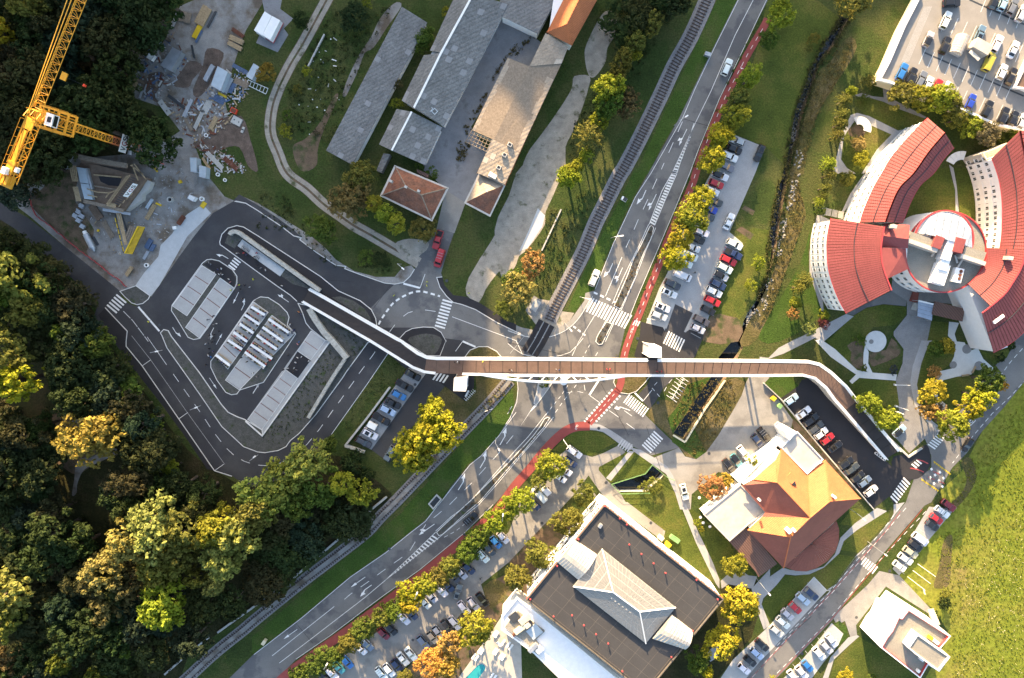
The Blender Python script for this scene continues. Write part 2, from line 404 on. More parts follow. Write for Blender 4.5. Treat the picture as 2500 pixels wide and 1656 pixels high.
def channel(name,rim,depth,inset,bankmat,water,wz_):
 r=[Vector(p)for p in wz(rim)];n=len(r);cc=sum((p for p in r),Vector())/n
 if not _ccw(r):r=r[::-1]
 bot=[]
 for i in range(n):
  a,b=r[i-1],r[(i+1)%n];t=(b-a).normalized();nn=Vector((-t.y,t.x,0))
  bot.append(r[i]+nn*inset+Vector((0,0,-depth)))
 mb=MB()
 for i in range(n):
  j=(i+1)%n;mb.poly((r[j],r[i],bot[i],bot[j]))
 mb.flat(bot)
 o=mb.build(name,bankmat);o['kind']='structure'
 mb=MB();mb.flat([Vector((p.x,p.y,-wz_))for p in[r[i].lerp(bot[i],wz_/depth*.96)for i in range(n)]])
 o=mb.build(water,M['water']);o['kind']='structure'
channel('creek_bed',creek,1.6,.55,M['soil'],'creek_water',1.25)
channel('basin_bed',pit,2.6,.15,M['stone_wall'],'basin_water',2.2)
def _yb():
 tab=[(-400,-160),(-40,1160),(120,1130),(340,1130),(520,1420),(640,1560),(760,1640),(900,1640),(1000,1560),(1100,1440),(1150,1180),(1188,1000),(1195,480),(1380,420),(1440,330),(1485,330),(1610,720),(1660,680),(1735,600),(1850,470),(1965,330),(2040,200),(2150,20),(2230,-80),(2500,-260),(3100,-700)]
 return tab
RY=250.0
_cr=[]
for x,y in _yb()[1:]:
 p=P(x,y);d=RY-p.y
 _cr.append((p.x-math.tan(SUN_AZ)*d,max(0,d*math.tan(SUN_EL)/math.cos(SUN_AZ))))
_cr.sort()
def crest(x):
 xs=[c[0]for c in _cr];hs=[c[1]for c in _cr]
 h=float(np.interp(x,xs,hs))
 return h
from mathutils import noise as mnoise
def hillz(x,y):
 h=crest(x)
 n=mnoise.noise(Vector((x*.11,y*.11,3.1)))*3.2+mnoise.noise(Vector((x*.35,y*.35,7.7)))*2.0
 if y<RY:t=(y-120)/(RY-120);f=max(0.0,min(1.0,t))**1.4
 else:f=max(0.0,1-(y-RY)/260.0)**.7 if h>0 else 0
 return h*f+n*min(1.0,f*1.2)*(1 if h>3 else h/3)-.05
NX,NY=280,90
mb=MB();xs=np.linspace(-560,420,NX);ys=np.concatenate([np.linspace(120,235,30),np.linspace(238,262,20),np.linspace(268,520,40)])
vv=[(x,y,hillz(x,y))for y in ys for x in xs]
ff=[(j*NX+i,j*NX+i+1,(j+1)*NX+i+1,(j+1)*NX+i)for j in range(NY-1)for i in range(NX-1)]
mb.faces(vv,ff,0,True)
hill=mb.build('hill',M['hillwood']);hill['kind']='structure'
# soft ground cover sheets
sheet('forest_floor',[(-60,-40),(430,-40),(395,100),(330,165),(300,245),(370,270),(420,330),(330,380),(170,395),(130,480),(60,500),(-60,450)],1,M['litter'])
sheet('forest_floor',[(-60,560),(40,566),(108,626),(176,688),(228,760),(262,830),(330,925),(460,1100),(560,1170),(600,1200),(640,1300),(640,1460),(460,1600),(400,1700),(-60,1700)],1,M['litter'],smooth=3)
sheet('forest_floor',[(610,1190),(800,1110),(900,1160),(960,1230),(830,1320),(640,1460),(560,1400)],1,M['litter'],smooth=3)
sheet('clearing_soil',T(2,0,(480,650),(620,640),(860,690),(830,780),(700,1000),(1000,1020),(1150,1040),(900,1130),(700,1250),(560,1180),(440,1080),(470,900)),2,M['soil'],smooth=4)
sheet('clearing_gravel',T(2,0,(610,680),(720,660),(830,690),(850,760),(740,790),(660,790)),3,M['gravel'],smooth=4)
sheet('woodland_path',T(2,0,(700,1130),(860,1080),(1000,1020),(1100,1040),(900,1140),(760,1210),(700,1330),(690,1420),(650,1440),(670,1300)),3,M['gravel'],smooth=4)
sheet('scrub_ground',T(0,1,(-150,560),(60,560),(250,480),(420,300),(600,0),(1250,0),(1330,60),(650,1360),(880,1490),(1000,1568),(600,1568),(-60,1568)),1,M['grass'])
sheet('bare_earth',T(0,1,(350,1330),(470,1250),(600,1100),(720,870),(760,880),(640,1150),(580,1330),(560,1500),(420,1540)),2,M['soil'],smooth=4)
sheet('bare_earth',T(0,1,(1200,90),(1290,20),(1330,60),(1200,250),(1080,430),(1000,480),(940,640),(860,810),(830,870),(800,850),(860,680),(960,480),(1060,330),(1120,200)),2,M['gravel'],smooth=3)
sheet('meadow',T(2,3,(1610,1400),(1800,1230),(1990,860),(2190,640),(2400,380),(2700,100),(2700,1700),(1700,1700)),1,M['meadow'])
sheet('meadow',T(3,3,(1740,0),(2700,-100),(2700,1700),(1400,1700),(1700,1180),(1560,950),(1210,700),(1240,640),(1300,590),(1500,330)),1,M['meadow'])
sheet('meadow_track',T(3,3,(1640,330),(1720,280),(1710,500),(1690,720),(1600,760),(1550,730),(1600,560)),2,M['dryturf'],smooth=3)
sheet('meadow_track',T(2,3,(1800,1150),(1880,1100),(1940,1260),(1860,1440),(1700,1600),(1660,1560),(1800,1420),(1850,1290)),2,M['dryturf'],smooth=3)
sheet('dry_bank',T(0,3,(520,640),(620,560),(700,420),(800,330),(860,420),(760,620),(600,860),(520,1000),(420,1250),(380,1568),(270,1568),(330,1250),(420,950)),1,M['dryturf'],smooth=2)
sheet('dry_bank',T(1,3,(255,20),(330,0),(340,220),(400,420),(330,620),(230,900),(100,1250),(-60,1568),(-200,1568),(60,1050),(170,680),(240,250)),1,M['dryturf'],smooth=3)
sheet('dry_bank',T(1,2,(2060,620),(2350,560),(2360,900),(2220,1180),(2080,1380),(1830,1400),(1820,1340),(1960,1040)),1,M['lawn'],smooth=2)
sheet('bank_earth',T(1,2,(1835,1330),(2000,1340),(2110,1390),(2080,1568),(1760,1568)),2,M['soil'],smooth=2)
sheet('bank_earth',T(1,2,(2110,370),(2140,340),(2230,390),(2210,430)),2,M['soil'])
sheet('bank_earth',T(1,2,(2060,560),(2110,530),(2220,600),(2190,650)),2,M['soil'])
sheet('lawn',T(0,2,(2250,430),(2340,0))+T(0,3,(500,0),(700,160),(430,640),(300,1000),(220,1500))+T(0,2,(2330,1330),(2050,1215)),1,M['lawn'])
sheet('hotel_lawn',T(0,3,(830,900),(1150,900),(1480,1060),(1250,1180),(940,1040)),3,M['lawn'],smooth=2)
sheet('hotel_lawn',T(0,3,(760,1190),(990,1130),(1170,1215),(1040,1350),(900,1560),(760,1500),(715,1440),(735,1250)),3,M['lawn'],smooth=2)
sheet('verge_grass',T(1,3,(480,350),(420,620),(330,900),(60,1350),(-20,1500),(0,1568),(160,1568),(560,1310),(420,900),(440,600)),2,M['verge'],smooth=2)
# building site and gravel
sheet('site_gravel',[(520,-20),(660,-20),(640,10),(600,75),(585,115),(560,190),(550,250),(560,300),(520,330),(475,355),(500,420),(548,480),(576,492),(519,521),(438,626),(370,724),(330,710),(290,712),(162,605),(75,530),(22,490),(62,440),(80,400),(115,440),(85,500),(160,560),(180,470),(160,390),(330,375),(410,340),(440,320),(395,262),(330,240),(312,205),(322,170),(395,110),(440,15)],2,M['gravel'])
sheet('site_soil',T(1,0,(300,260),(700,-20),(680,300),(850,560),(780,760),(840,830),(600,640),(330,400)),3,M['soil'],smooth=3)
sheet('site_mud',T(0,0,(1870,440),(2020,480),(1960,640),(1880,790),(1790,880),(1740,820),(1830,600)),3,M['mud'],smooth=3)
sheet('site_mud',T(0,0,(1640,640),(1720,550),(1830,600),(1740,720),(1700,790),(1560,770)),3,M['mud'],smooth=3)
sheet('site_mud',T(0,0,(1330,680),(1460,650),(1480,740),(1400,860),(1440,930),(1370,900),(1290,800)),3,M['mud'],smooth=3)
sheet('site_mud',T(0,0,(2180,1050),(2260,1260),(2330,1540),(2240,1500),(2160,1330),(2020,1340),(1900,1400),(1740,1300),(1850,1220),(1990,1080)),3,M['mud'],smooth=3)
sheet('pale_gravel',T(1,0,(1225,1060),(1360,1160),(1440,1060),(1690,620),(1905,410),(1830,330),(1690,420),(1640,470),(1550,600),(1450,700),(1430,800),(1300,950)),4,M['rubblestrip'])
lane=T(0,1,(690,-60),(560,180),(440,400),(320,600),(215,820),(160,1000),(150,1200),(215,1380),(300,1568))+T(1,1,(480,190),(620,320),(760,420),(900,520),(1060,610),(1270,735),(1400,810),(1490,860))
mb=MB();mb.strip(wz(spl(lane,6,False)),3.1,3*LV)
lane_o=mb.build('dirt_lane',M['soil']);lane_o['kind']='structure'
for off in(-8,8):
 pts=spl(lane,6,False);q=[]
 for i,p in enumerate(pts):
  a=Vector(pts[max(0,i-1)]);b=Vector(pts[min(len(pts)-1,i+1)]);t=(b-a).normalized()
  q.append((p[0]-t.y*off,p[1]+t.x*off))
 mb=MB();mb.strip(wz(q),1.15,4*LV);mb.build('wheel_rut',M['track'],lane_o)
sheet('track_apron',T(1,1,(1270,690),(1400,640),(1570,670),(1560,740),(1490,800),(1470,890),(1340,800)),5,M['track'],smooth=3)
sheet('old_yard',[(1223,38),(1262,60),(1332,112),(1300,165),(1255,150),(1205,225),(1150,310),(1192,372),(1170,424),(1138,497),(1100,480),(1064,440),(1030,412),(1085,300),(1160,165)],2,M['yard'])
sheet('gate_drive',T(1,1,(1650,545),(1810,590),(1910,315),(1730,200)),3,M['asphalt_old'])
sheet('gravel_strip',T(0,2,(850,130),(950,110),(990,200),(980,300),(900,430),(880,560),(790,690),(730,680),(695,530),(710,400)),2,M['track'],smooth=4)
sheet('gravel_strip',T(0,2,(600,690),(740,690),(720,820),(690,920),(640,1060),(580,1200),(520,1330),(490,1568),(150,1568),(170,1400),(290,1230),(400,1080),(520,900),(580,790)),2,M['track'],smooth=3)
sheet('gravel_strip',T(1,2,(130,-20),(480,-20),(430,200),(340,400),(330,520),(180,730),(100,800),(60,900),(-60,980),(-120,560),(10,250)),3,M['track'],smooth=3)
sheet('gravel_strip',T(1,1,(2420,200),(2280,420),(2150,650),(1940,990),(1920,1150),(2030,1215),(2090,1100),(2200,950),(2367,800),(2420,700)),2,M['track'],smooth=2)
sheet('pale_slab',T(1,2,(270,365),(335,430),(310,530),(180,725),(100,755),(190,560)),4,M['rubblestrip'])
# roads
road=sheet('road',[(1805,-10),(1880,-10)]+T(0,2,(2070,540),(1910,880),(1715,1350),(1650,1560))+T(1,2,(1500,390),(1300,860),(1180,1140),(1060,1440))+T(2,2,(1005,160),(960,420),(1020,520),(1090,540),(1255,730),(1430,900),(1545,1010),(1300,1080),(1130,1000),(1010,910),(880,820),(760,790),(640,795),(500,860),(400,950),(250,1120),(0,1390))+T(3,1,(2170,0),(2050,110),(1900,260),(1500,590),(1150,840),(700,1180),(380,1400),(180,1600))+[(660,1690),(500,1690),(560,1656),(620,1597)]+T(3,1,(430,1020),(870,650),(1190,430),(1400,260),(1540,150),(1660,10))+T(2,1,(1700,1480),(1790,1350),(1950,1160),(2050,1080),(2210,900),(2330,700))+T(2,2,(80,560),(90,420),(60,380))+[(1235,905),(1210,880),(1130,860),(1060,880),(920,794),(907,756),(880,734),(825,710),(780,672)]+T(1,1,(830,905),(950,960),(1180,1040),(1270,1050),(1350,1035),(1410,980),(1450,915),(1470,870),(1490,790),(1560,690),(1650,545),(1805,590),(1760,720),(1710,880),(1690,950),(1700,985),(1650,990),(1680,1080),(1740,1160),(1800,1215),(1880,1235),(2000,1280),(2200,1400),(2367,1480))+T(1,2,(150,1520),(300,1535),(430,1510),(560,1440),(660,1330),(740,1190),(780,1110),(950,680),(1150,260),(1290,10))+T(0,2,(1550,1060),(1870,400)),3,M['asphalt'])
sheet('road_patch',T(0,2,(1570,1060),(1690,1100),(1640,1230),(1480,1568),(1290,1568)),4,M['asphalt'],road)
newroad=sheet('bus_road',[(-10,488),(0,494),(68,532),(162,605),(243,670),(292,710),(300,735),(330,748),(355,735),(370,724),(392,694),(438,626),(473,578),(519,521),(571,491),(600,496.5),(640,521),(687,553),(732,586),(771,615.5),(820,648),(842,656),(877,670),(939,691),(963,694),(905,752),(930,800),(1000,800),(1060,799),(1090,834),(1074,869),(990,900),(947,863),(896,939),(809,1061),(782,1096),(700,1170),(620,1190),(595,1184),(568,1162),(506,1144),(460,1077),(389,980),(324,898),(262,812),(230,772),(241,737),(176,680),(108,621),(40,561),(-10,530)],4,M['asphalt_new'])
sheet('bus_bay',T(1,0,(885,1330),(950,1262),(1150,1475),(1140,1640))+T(2,0,(1142,100),(1285,272),(1615,750),(1935,1218),(1870,1205),(1700,950),(1440,590),(1200,290),(1000,0)),5,M['asphalt_black'],newroad)
sheet('side_road',T(2,1,(1240,60),(1310,-40),(1600,-80),(1700,20),(1860,40),(2000,110),(1900,200),(1500,170)),5,M['asphalt_new'],newroad)
sheet('road_shoulder',T(1,0,(2110,300),(2160,245),(2367,330))+T(1,1,(0,310),(300,480),(520,620),(640,720),(740,830),(900,930),(1100,985),(1270,985),(1340,900),(1420,880),(1450,915),(1410,980),(1350,1030),(1270,1045),(1180,1035),(950,955),(830,905),(740,875),(560,755),(415,645),(360,612),(250,528),(0,365)),5,M['gravel'])
sheet('shoulder_asphalt',T(1,0,(2105,297),(2160,240),(2367,345))+T(1,1,(0,330),(180,430),(360,560),(430,630),(360,612),(250,528),(0,365)),6,M['asphalt_new'])
sheet('shoulder_asphalt',T(1,1,(1650,990),(1700,985),(1720,1060),(1800,1150),(1920,1165),(2030,1215),(2180,1310),(2290,1385),(2367,1410),(2367,1480),(2200,1400),(2000,1280),(1880,1235),(1800,1215),(1740,1160),(1680,1080)),6,M['asphalt_black'])
sheet('crossing_pavement',T(1,2,(0,1390),(120,1440),(300,1480),(430,1460),(560,1380),(690,1200),(700,1130),(780,1110),(740,1190),(660,1330),(560,1440),(430,1510),(300,1535),(150,1520),(0,1470)),4,M['asphalt_old'])
sheet('crossing_ground',T(1,2,(200,1170),(380,1200),(440,1290),(600,1310),(560,1380),(430,1460),(300,1480),(270,1440),(160,1290)),3,M['track'])
cyc=T(0,2,(2345,170),(2300,260),(2170,480),(2060,690),(1960,880),(1860,1120),(1775,1330),(1715,1500))+T(1,2,(1660,160),(1560,380),(1440,660),(1360,880),(1270,1100),(1190,1310),(1150,1400),(1100,1530))+T(2,2,(1060,140),(1030,290),(1020,400),(1000,480),(870,630),(730,790))
mb=MB();mb.strip(wz(spl(cyc,4,False)),1.95,6*LV);cycle=mb.build('cycle_path',M['cycle']);cycle['kind']='structure'
cyc2=T(2,2,(740,815),(600,825),(480,890),(330,1040),(200,1200),(60,1360))+T(3,1,(2190,60),(2070,170),(1890,320),(1570,590),(1260,830),(820,1155),(470,1400),(300,1530),(180,1640))
mb=MB();mb.strip(wz(spl(cyc2,5,False)),2.5,6*LV);cycle2=mb.build('cycle_path',M['cycle']);cycle2['kind']='structure'
sheet('pavement',T(2,2,(720,800),(800,795),(880,825),(1000,900),(1130,1000),(1090,1030),(985,960),(860,870),(740,850),(700,845)),5,M['paving'],smooth=2)
sheet('lawn',T(2,2,(400,1040),(520,920),(620,865),(720,855),(850,880),(985,960),(920,990),(760,1080),(720,1080),(650,1040),(560,960),(500,1050)),4,M['lawn'],smooth=1)
sheet('lawn',T(2,2,(820,1190),(870,1160),(1000,1090),(1110,1030),(1150,1050),(1300,1160),(1240,1240),(925,1330),(885,1290),(820,1215)),4,M['lawn'],smooth=1)
sheet('footpath',T(2,2,(885,1285),(1095,1040),(1140,1045),(930,1310)),5,M['paving'])
sheet('pavement',T(2,2,(1110,1010),(1200,1030),(1320,1100),(1440,1180),(1490,1260),(1540,1380),(1590,1500),(1600,1568),(1555,1568),(1510,1420),(1430,1250),(1300,1160),(1130,1040)),5,M['paving'])
sheet('footpath',T(3,2,(1555,-10),(1605,-10),(1720,250),(1850,520),(1910,680),(1910,760),(1880,720),(1700,350)),5,M['paving'])
sheet('lawn',T(2,2,(1010,1415),(1270,1410),(1440,1270),(1490,1350),(1550,1568))+T(3,2,(1560,10),(1880,720),(1720,610),(1450,420),(1200,100),(1080,-20)),3,M['lawn'])
sheet('lawn',T(3,2,(1605,0),(1780,130),(1990,330),(2050,450),(2230,640),(1990,660),(1910,700),(1720,250)),3,M['lawn'])
sheet('service_path',T(2,2,(720,1250),(820,1200),(890,1300),(1010,1410),(1100,1568),(900,1568),(780,1420),(610,1420))+T(3,2,(1080,-20),(1250,110),(1420,240),(1400,330),(1180,170),(900,-20)),4,M['asphalt_old'])
sheet('south_car_park',T(2,2,(430,1110),(560,1000),(670,1070),(760,1095),(860,1060),(1000,990),(1060,1050),(1000,1100),(830,1180),(810,1220),(730,1260),(600,1430),(480,1560))+T(3,2,(300,210),(60,480),(-40,560))+T(3,1,(2050,720),(2110,900),(1900,950),(1700,1190),(1560,1310),(1330,1500),(1280,1568),(1300,1660),(560,1660),(600,1540),(900,1300),(1400,950),(1700,700),(2000,480),(2300,250))+T(2,2,(130,1450),(300,1330)),3,M['asphalt_old'])
sheet('hotel_lane',T(2,2,(2180,365),(2367,365),(2320,440),(2367,500),(2367,1030),(2050,1260),(1900,1230),(1660,1430),(1650,1568),(1600,1568),(1540,1380),(1440,1180),(1320,1100),(1545,1010),(1600,1090),(1700,1115),(1790,1050),(1900,900),(2030,680),(2110,540),(2150,420)),4,M['asphalt_old'])
sheet('hotel_lane',T(2,3,(-20,520),(10,430),(140,560),(280,760),(250,900),(60,1010),(-20,1050)),4,M['asphalt_old'])
sheet('creek_lawn',T(2,2,(1290,650),(1380,575),(1480,590),(1620,440),(1640,365),(1840,365),(1500,870),(1490,890),(1590,950),(1960,400),(2060,380),(2150,420),(2110,540),(2030,680),(1900,900),(1790,1050),(1700,1112),(1610,1090),(1545,1000),(1430,880),(1255,720)),3,M['dryturf'])
sheet('creek_lawn',T(2,2,(1620,440),(1840,365),(1700,560),(1500,860),(1480,960),(1560,1010),(1700,1112),(1790,1050),(1680,830),(1590,950),(1490,890),(1440,750),(1560,600)),4,M['verge'])
northpark=sheet('north_car_park',T(0,2,(2050,1220),(2320,1330))+T(1,2,(2240,30),(2000,580),(2120,680),(1820,1330),(1760,1500),(1730,1568),(1230,1568),(1250,1390),(1370,1080),(1440,950),(1560,620),(1760,180),(1860,0)),3,M['slabs'])
sheet('drive_aisle',T(0,2,(2110,1245),(2320,1330),(2280,1440))+T(1,2,(2230,40),(2000,580),(1920,740),(1850,900),(1800,1130),(1680,1310),(1510,1230),(1640,900),(1760,660),(1860,420),(1960,150),(2010,0)),4,M['paving'],northpark)
sheet('drive_aisle',T(1,2,(1510,1230),(1670,1310),(1590,1480),(1560,1568),(1400,1568),(1420,1450))+T(2,2,(1770,0),(1690,190),(1660,215),(1400,480),(1330,600),(1280,660),(1170,540),(1260,440),(1300,360),(1300,230),(1410,0)),5,M['asphalt_new'],northpark)
sheet('ramp_foot',T(2,3,(1190,1090),(1340,1065),(1430,1010),(1490,985),(1520,1060),(1522,1170),(1450,1265),(1370,1298),(1280,1280),(1180,1200)),7,M['asphalt_black'],smooth=2)
sheet('green_strip',T(0,2,(1890,0),(2085,0),(1850,430),(1560,1040),(1380,1330),(1270,1568),(1150,1568),(1300,1260),(1560,700),(1760,280)),1,M['verge'])
sheet('green_strip',T(1,2,(1150,0),(1285,0),(1130,260),(930,690),(770,1090),(690,1170),(600,1310),(540,1270),(640,1040),(800,700),(980,350)),1,M['verge'])
sheet('green_strip',T(2,1,(2330,450),(2360,690),(2210,900),(2040,1080),(1930,1160),(1780,1350),(1690,1480),(1560,1568),(1350,1568),(1700,1180),(2000,850))+T(3,1,(1640,40),(1530,150),(1390,260),(1180,430),(860,650),(420,1020),(-10,1350),(-20,1200),(500,750),(900,420),(1330,80)),1,M['verge'])
sheet('lift_forecourt',T(1,2,(1200,1390),(1400,1440),(1420,1480),(1400,1568))+T(2,2,(1400,0),(1385,200),(1170,210),(1140,180),(1190,0)),6,M['asphalt_black'],northpark)
sheet('asphalt_island',T(1,2,(1610,1480),(1640,1460),(1760,1500),(1730,1568))+T(2,2,(1760,0),(1600,220),(1560,190),(1605,0)),7,M['asphalt_new'],northpark)
sheet('hotel_service_lot',T(2,3,(330,455),(360,400),(400,385),(460,400),(500,430),(1120,1130),(1200,1200),(1290,1280),(1350,1300),(1200,1530),(1150,1450),(1000,1568),(940,1480),(860,1400),(600,1080),(480,940),(160,575)),4,M['asphalt_black'])
sheet('lawn',T(2,3,(20,430),(80,370),(250,370),(330,450),(160,570)),5,M['verge'])
sheet('dirt_edge',T(2,3,(260,740),(300,760),(880,1400),(800,1400),(500,1090),(300,880)),3,M['soil'])
eroad=sheet('east_road',T(1,3,(2480,1200),(2700,1400))+T(2,3,(2600,100),(2367,420),(2190,640),(1990,860),(1850,1060),(1720,1190),(1600,1390))+T(3,3,(1530,-20),(1470,10),(1150,380),(1050,500),(640,1040),(200,1500),(60,1640),(-420,1640),(-240,1640),(0,1380),(180,1170),(400,960),(640,760),(860,470),(1000,330),(1140,170),(1300,-20))+T(2,3,(1370,1300),(1530,1200),(1530,1080),(1480,985),(1640,880),(1850,560),(2110,270),(2340,-20)),4,M['asphalt'])
sheet('bay',T(3,3,(1240,640),(1180,580),(1510,20),(1740,40),(1500,330)),5,M['paving'],eroad)
sheet('bay',T(3,3,(470,655),(590,775),(70,1330),(-20,1420),(-200,1640),(-420,1640),(-260,1400),(20,1140),(60,1100)),5,M['slabs'],eroad)
sheet('bay',T(3,3,(630,1070),(740,1170),(690,1270),(560,1420),(400,1640),(120,1640),(300,1470),(480,1270)),5,M['slabs'],eroad)
sheet('pavement',T(3,3,(1240,640),(1060,600),(960,720),(640,1020),(680,1090),(750,1050),(800,1200),(860,1180),(850,1090),(1120,740),(1530,1000),(1540,960)),4,M['cobble'])
sheet('pavement',T(3,3,(860,1180),(780,1200),(620,1380),(550,1568),(600,1568),(650,1400),(800,1260),(880,1190)),4,M['paving'],smooth=1)
sheet('pavement',T(3,3,(1190,0),(1190,80),(1150,170),(880,450),(840,480),(620,770),(590,770),(650,730),(860,450),(1000,330),(1140,170),(1290,-20)),6,M['paving'])
sheet('lawn',T(3,3,(820,30),(1000,60),(1150,60),(1140,150),(1000,300),(880,440),(710,410),(720,300),(860,200),(700,180)),3,M['lawn'])
sheet('lawn',T(3,3,(210,640),(300,650),(500,600),(690,450),(850,480),(600,770),(470,655),(60,1060),(0,900),(100,760)),3,M['lawn'])
sheet('lawn',T(3,3,(870,1190),(1040,1290),(1420,1568),(1400,1640),(600,1640),(660,1410)),3,M['lawn'])
sheet('lawn',T(3,3,(700,1050),(770,1110),(770,1210),(690,1270),(740,1160),(640,1080)),6,M['verge'])
sheet('footpath',T(3,3,(1040,30),(1130,60),(860,230),(740,330),(700,440),(560,570),(430,630),(300,640),(210,630),(130,730),(0,860),(-60,900),(-60,780),(60,660),(190,570),(250,590),(400,605),(560,560),(660,450),(710,300),(840,170)),5,M['paving'],smooth=1)
sheet('footpath',T(3,2,(2367,580),(2367,640),(2290,900),(2367,1090),(2310,1130),(2230,900),(2200,760)),5,M['paving'])
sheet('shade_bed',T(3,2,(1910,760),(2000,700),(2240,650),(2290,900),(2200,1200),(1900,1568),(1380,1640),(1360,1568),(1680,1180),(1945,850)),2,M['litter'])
sheet('slab_path',T(3,2,(1780,1360),(1880,1255),(1920,1330),(1860,1400),(1830,1420)),5,M['paving'])
sheet('patio',T(3,2,(2060,560),(2170,640),(2250,650),(2210,760),(1990,720),(1930,760),(1920,690)),4,M['paving'])
sheet('pool_terrace',T(3,1,(2320,880),(2400,830),(2420,1568),(2400,1640),(1810,1640),(1850,1560),(2150,1140)),4,M['terrace'])
sheet('garden_soil',T(3,1,(1300,1568),(1420,1440),(1560,1310),(1700,1190),(1900,960),(2110,900),(2180,800),(2340,690),(2400,800),(2260,950),(2150,1130),(1850,1568)),2,M['soil'])
sheet('lawn',T(3,1,(2070,750),(2130,690),(2190,670),(2310,750),(2240,870),(2140,950),(2110,890)),5,M['dryturf'],smooth=1)
sheet('lawn',T(3,1,(2350,540),(2260,640),(2190,670),(2320,760),(2367,820))+T(3,2,(100,820),(170,860),(440,540),(600,320),(700,180),(640,120),(480,60),(300,210),(0,530)),4,M['soil'])
sheet('forecourt',T(1,3,(1180,980),(1330,930),(1570,1110),(1830,1100),(1900,1250),(1530,1210),(1540,1568))+T(2,3,(1540,0),(1470,200),(1345,400),(1370,620),(1480,780),(1600,870),(1500,990),(1470,930),(1330,1060),(1180,890),(1250,790),(1230,600),(1210,400),(1270,250),(1280,120),(1190,0))+T(1,3,(1190,1480),(1310,1330),(1310,1200),(1170,1110)),4,M['cobble'])
sheet('pavement',T(1,3,(1540,1560),(1440,1560))+T(2,3,(1360,280),(1340,420),(1380,640),(1480,770),(1580,870),(1640,850),(1540,770),(1440,640),(1400,440),(1440,250),(1510,60)),6,M['paving'])
sheet('forecourt_drive',T(1,3,(760,1320),(1170,1110),(1310,1200),(1300,1250),(1100,1230),(950,1260),(830,1330)),4,M['asphalt'])
sheet('garden_lawn',T(1,3,(590,1568),(820,1340),(950,1265),(1100,1235),(1300,1260),(1310,1320),(1200,1420),(1000,1440),(930,1568))+T(2,3,(940,60),(900,200),(940,300),(980,330),(860,310),(640,120),(560,0)),5,M['lawn'])
sheet('garden_lawn',T(1,3,(1530,1380),(1690,1400),(1710,1568))+T(2,3,(1740,60),(1730,190),(1700,260),(1600,330),(1530,430),(1560,580),(1700,800),(1600,870),(1450,650),(1400,440),(1440,230),(1500,20)),5,M['lawn'])
sheet('garden_lawn',T(2,3,(1640,400),(1750,370),(1900,360),(2060,340),(2080,320),(2170,340),(2110,270),(1850,570),(1660,720),(1620,600),(1580,480)),5,M['lawn'])
sheet('garden_lawn',T(2,3,(1960,130),(2080,170),(2240,100),(2300,20),(2210,200),(2100,260),(2030,200)),5,M['lawn'])
sheet('garden_lawn',T(2,3,(880,385),(1210,410),(1240,620),(1180,740),(1080,870),(860,560),(810,430)),5,M['lawn'])
sheet('garden_path',T(1,3,(270,1568),(760,1320),(830,1340),(560,1568))+T(2,3,(480,20),(380,70),(200,160),(60,210),(-20,215),(-20,190),(60,200),(150,110),(360,0)),5,M['paving'])
sheet('garden_path',T(2,3,(480,40),(530,30),(660,120),(860,310),(960,330),(1220,350),(1210,405),(880,380),(815,435),(790,410),(850,350),(620,190)),6,M['palepath'])
sheet('garden_path',T(2,3,(930,90),(965,150),(960,250),(1000,335),(945,320),(915,240)),7,M['palepath'],smooth=2)
sheet('gravel_bed',T(2,3,(770,90),(870,40),(920,120),(910,250),(900,310),(800,250),(810,150)),6,M['soil'],smooth=2)
sheet('gravel_bed',T(2,3,(965,150),(1120,130),(1170,20),(1250,120),(1220,190),(1050,260),(990,270)),6,M['soil'],smooth=2)
sheet('white_path',T(1,3,(1690,1390),(1780,1400),(1740,1500),(1760,1568))+T(2,3,(1830,60),(1870,140),(1950,110),(2000,210),(2090,290),(2070,330),(2030,260),(1930,300),(1890,350),(1760,370),(1640,400),(1590,480),(1590,560),(1660,620),(1665,680),(1560,640),(1530,450),(1610,320),(1740,290),(1700,260),(1735,190),(1750,80),(1680,0)),6,M['palepath'],smooth=1)
for q in((1727,263,34),(1957,270,42),(1850,120,44)):
 c=P(*T(2,3,(q[0],q[1]))[0]);r=q[2]/3.698*.108
 mb=MB();mb.flat([Vector((c.x+r*math.cos(a*.3142),c.y+r*math.sin(a*.3142),7*LV))for a in range(20)]);o=mb.build('paved_circle',M['cobble']);o['kind']='structure'
sheet('garden_path',T(0,3,(840,860),(900,840),(1000,870),(1100,880),(1090,770),(1140,760),(1150,880),(1300,960),(1490,1060),(1470,1070),(1250,990),(1100,920),(960,880),(880,880)),4,M['cobble'],smooth=1)
sheet('garden_path',T(0,3,(800,1040),(860,1020),(970,1050),(1230,1180),(1280,1170),(1090,1430),(920,1568),(900,1568),(1040,1350),(1170,1215),(980,1130),(860,1060),(770,1190),(740,1240),(715,1440),(770,1520),(850,1568),(640,1568),(690,1350),(730,1200)),4,M['paving'])
sheet('gravel_bed',T(0,3,(780,1180),(850,1120),(920,1170),(930,1210),(880,1240),(800,1230)),6,M['soil'],smooth=2)
sheet('facade_path',T(0,3,(1280,1170),(1240,1230),(1060,1450),(900,1568),(1200,1500),(1420,1150))+T(1,3,(700,440),(800,230),(920,60),(1100,60),(900,480)),3,M['paving'])
sheet('facade_path',T(1,3,(500,420),(620,470),(500,700),(560,1300),(540,1290),(430,950),(430,760),(470,560)),4,M['paving'])
sheet('courtyard_lawn',T(1,3,(1540,10),(1690,0),(1760,250),(1750,410),(1640,385),(1450,430),(1290,500),(1330,330)),3,M['lawn'])
sheet('courtyard_path',T(1,3,(1690,-30),(1730,0),(1760,170),(1780,410),(1750,410),(1745,200)),5,M['paving'])
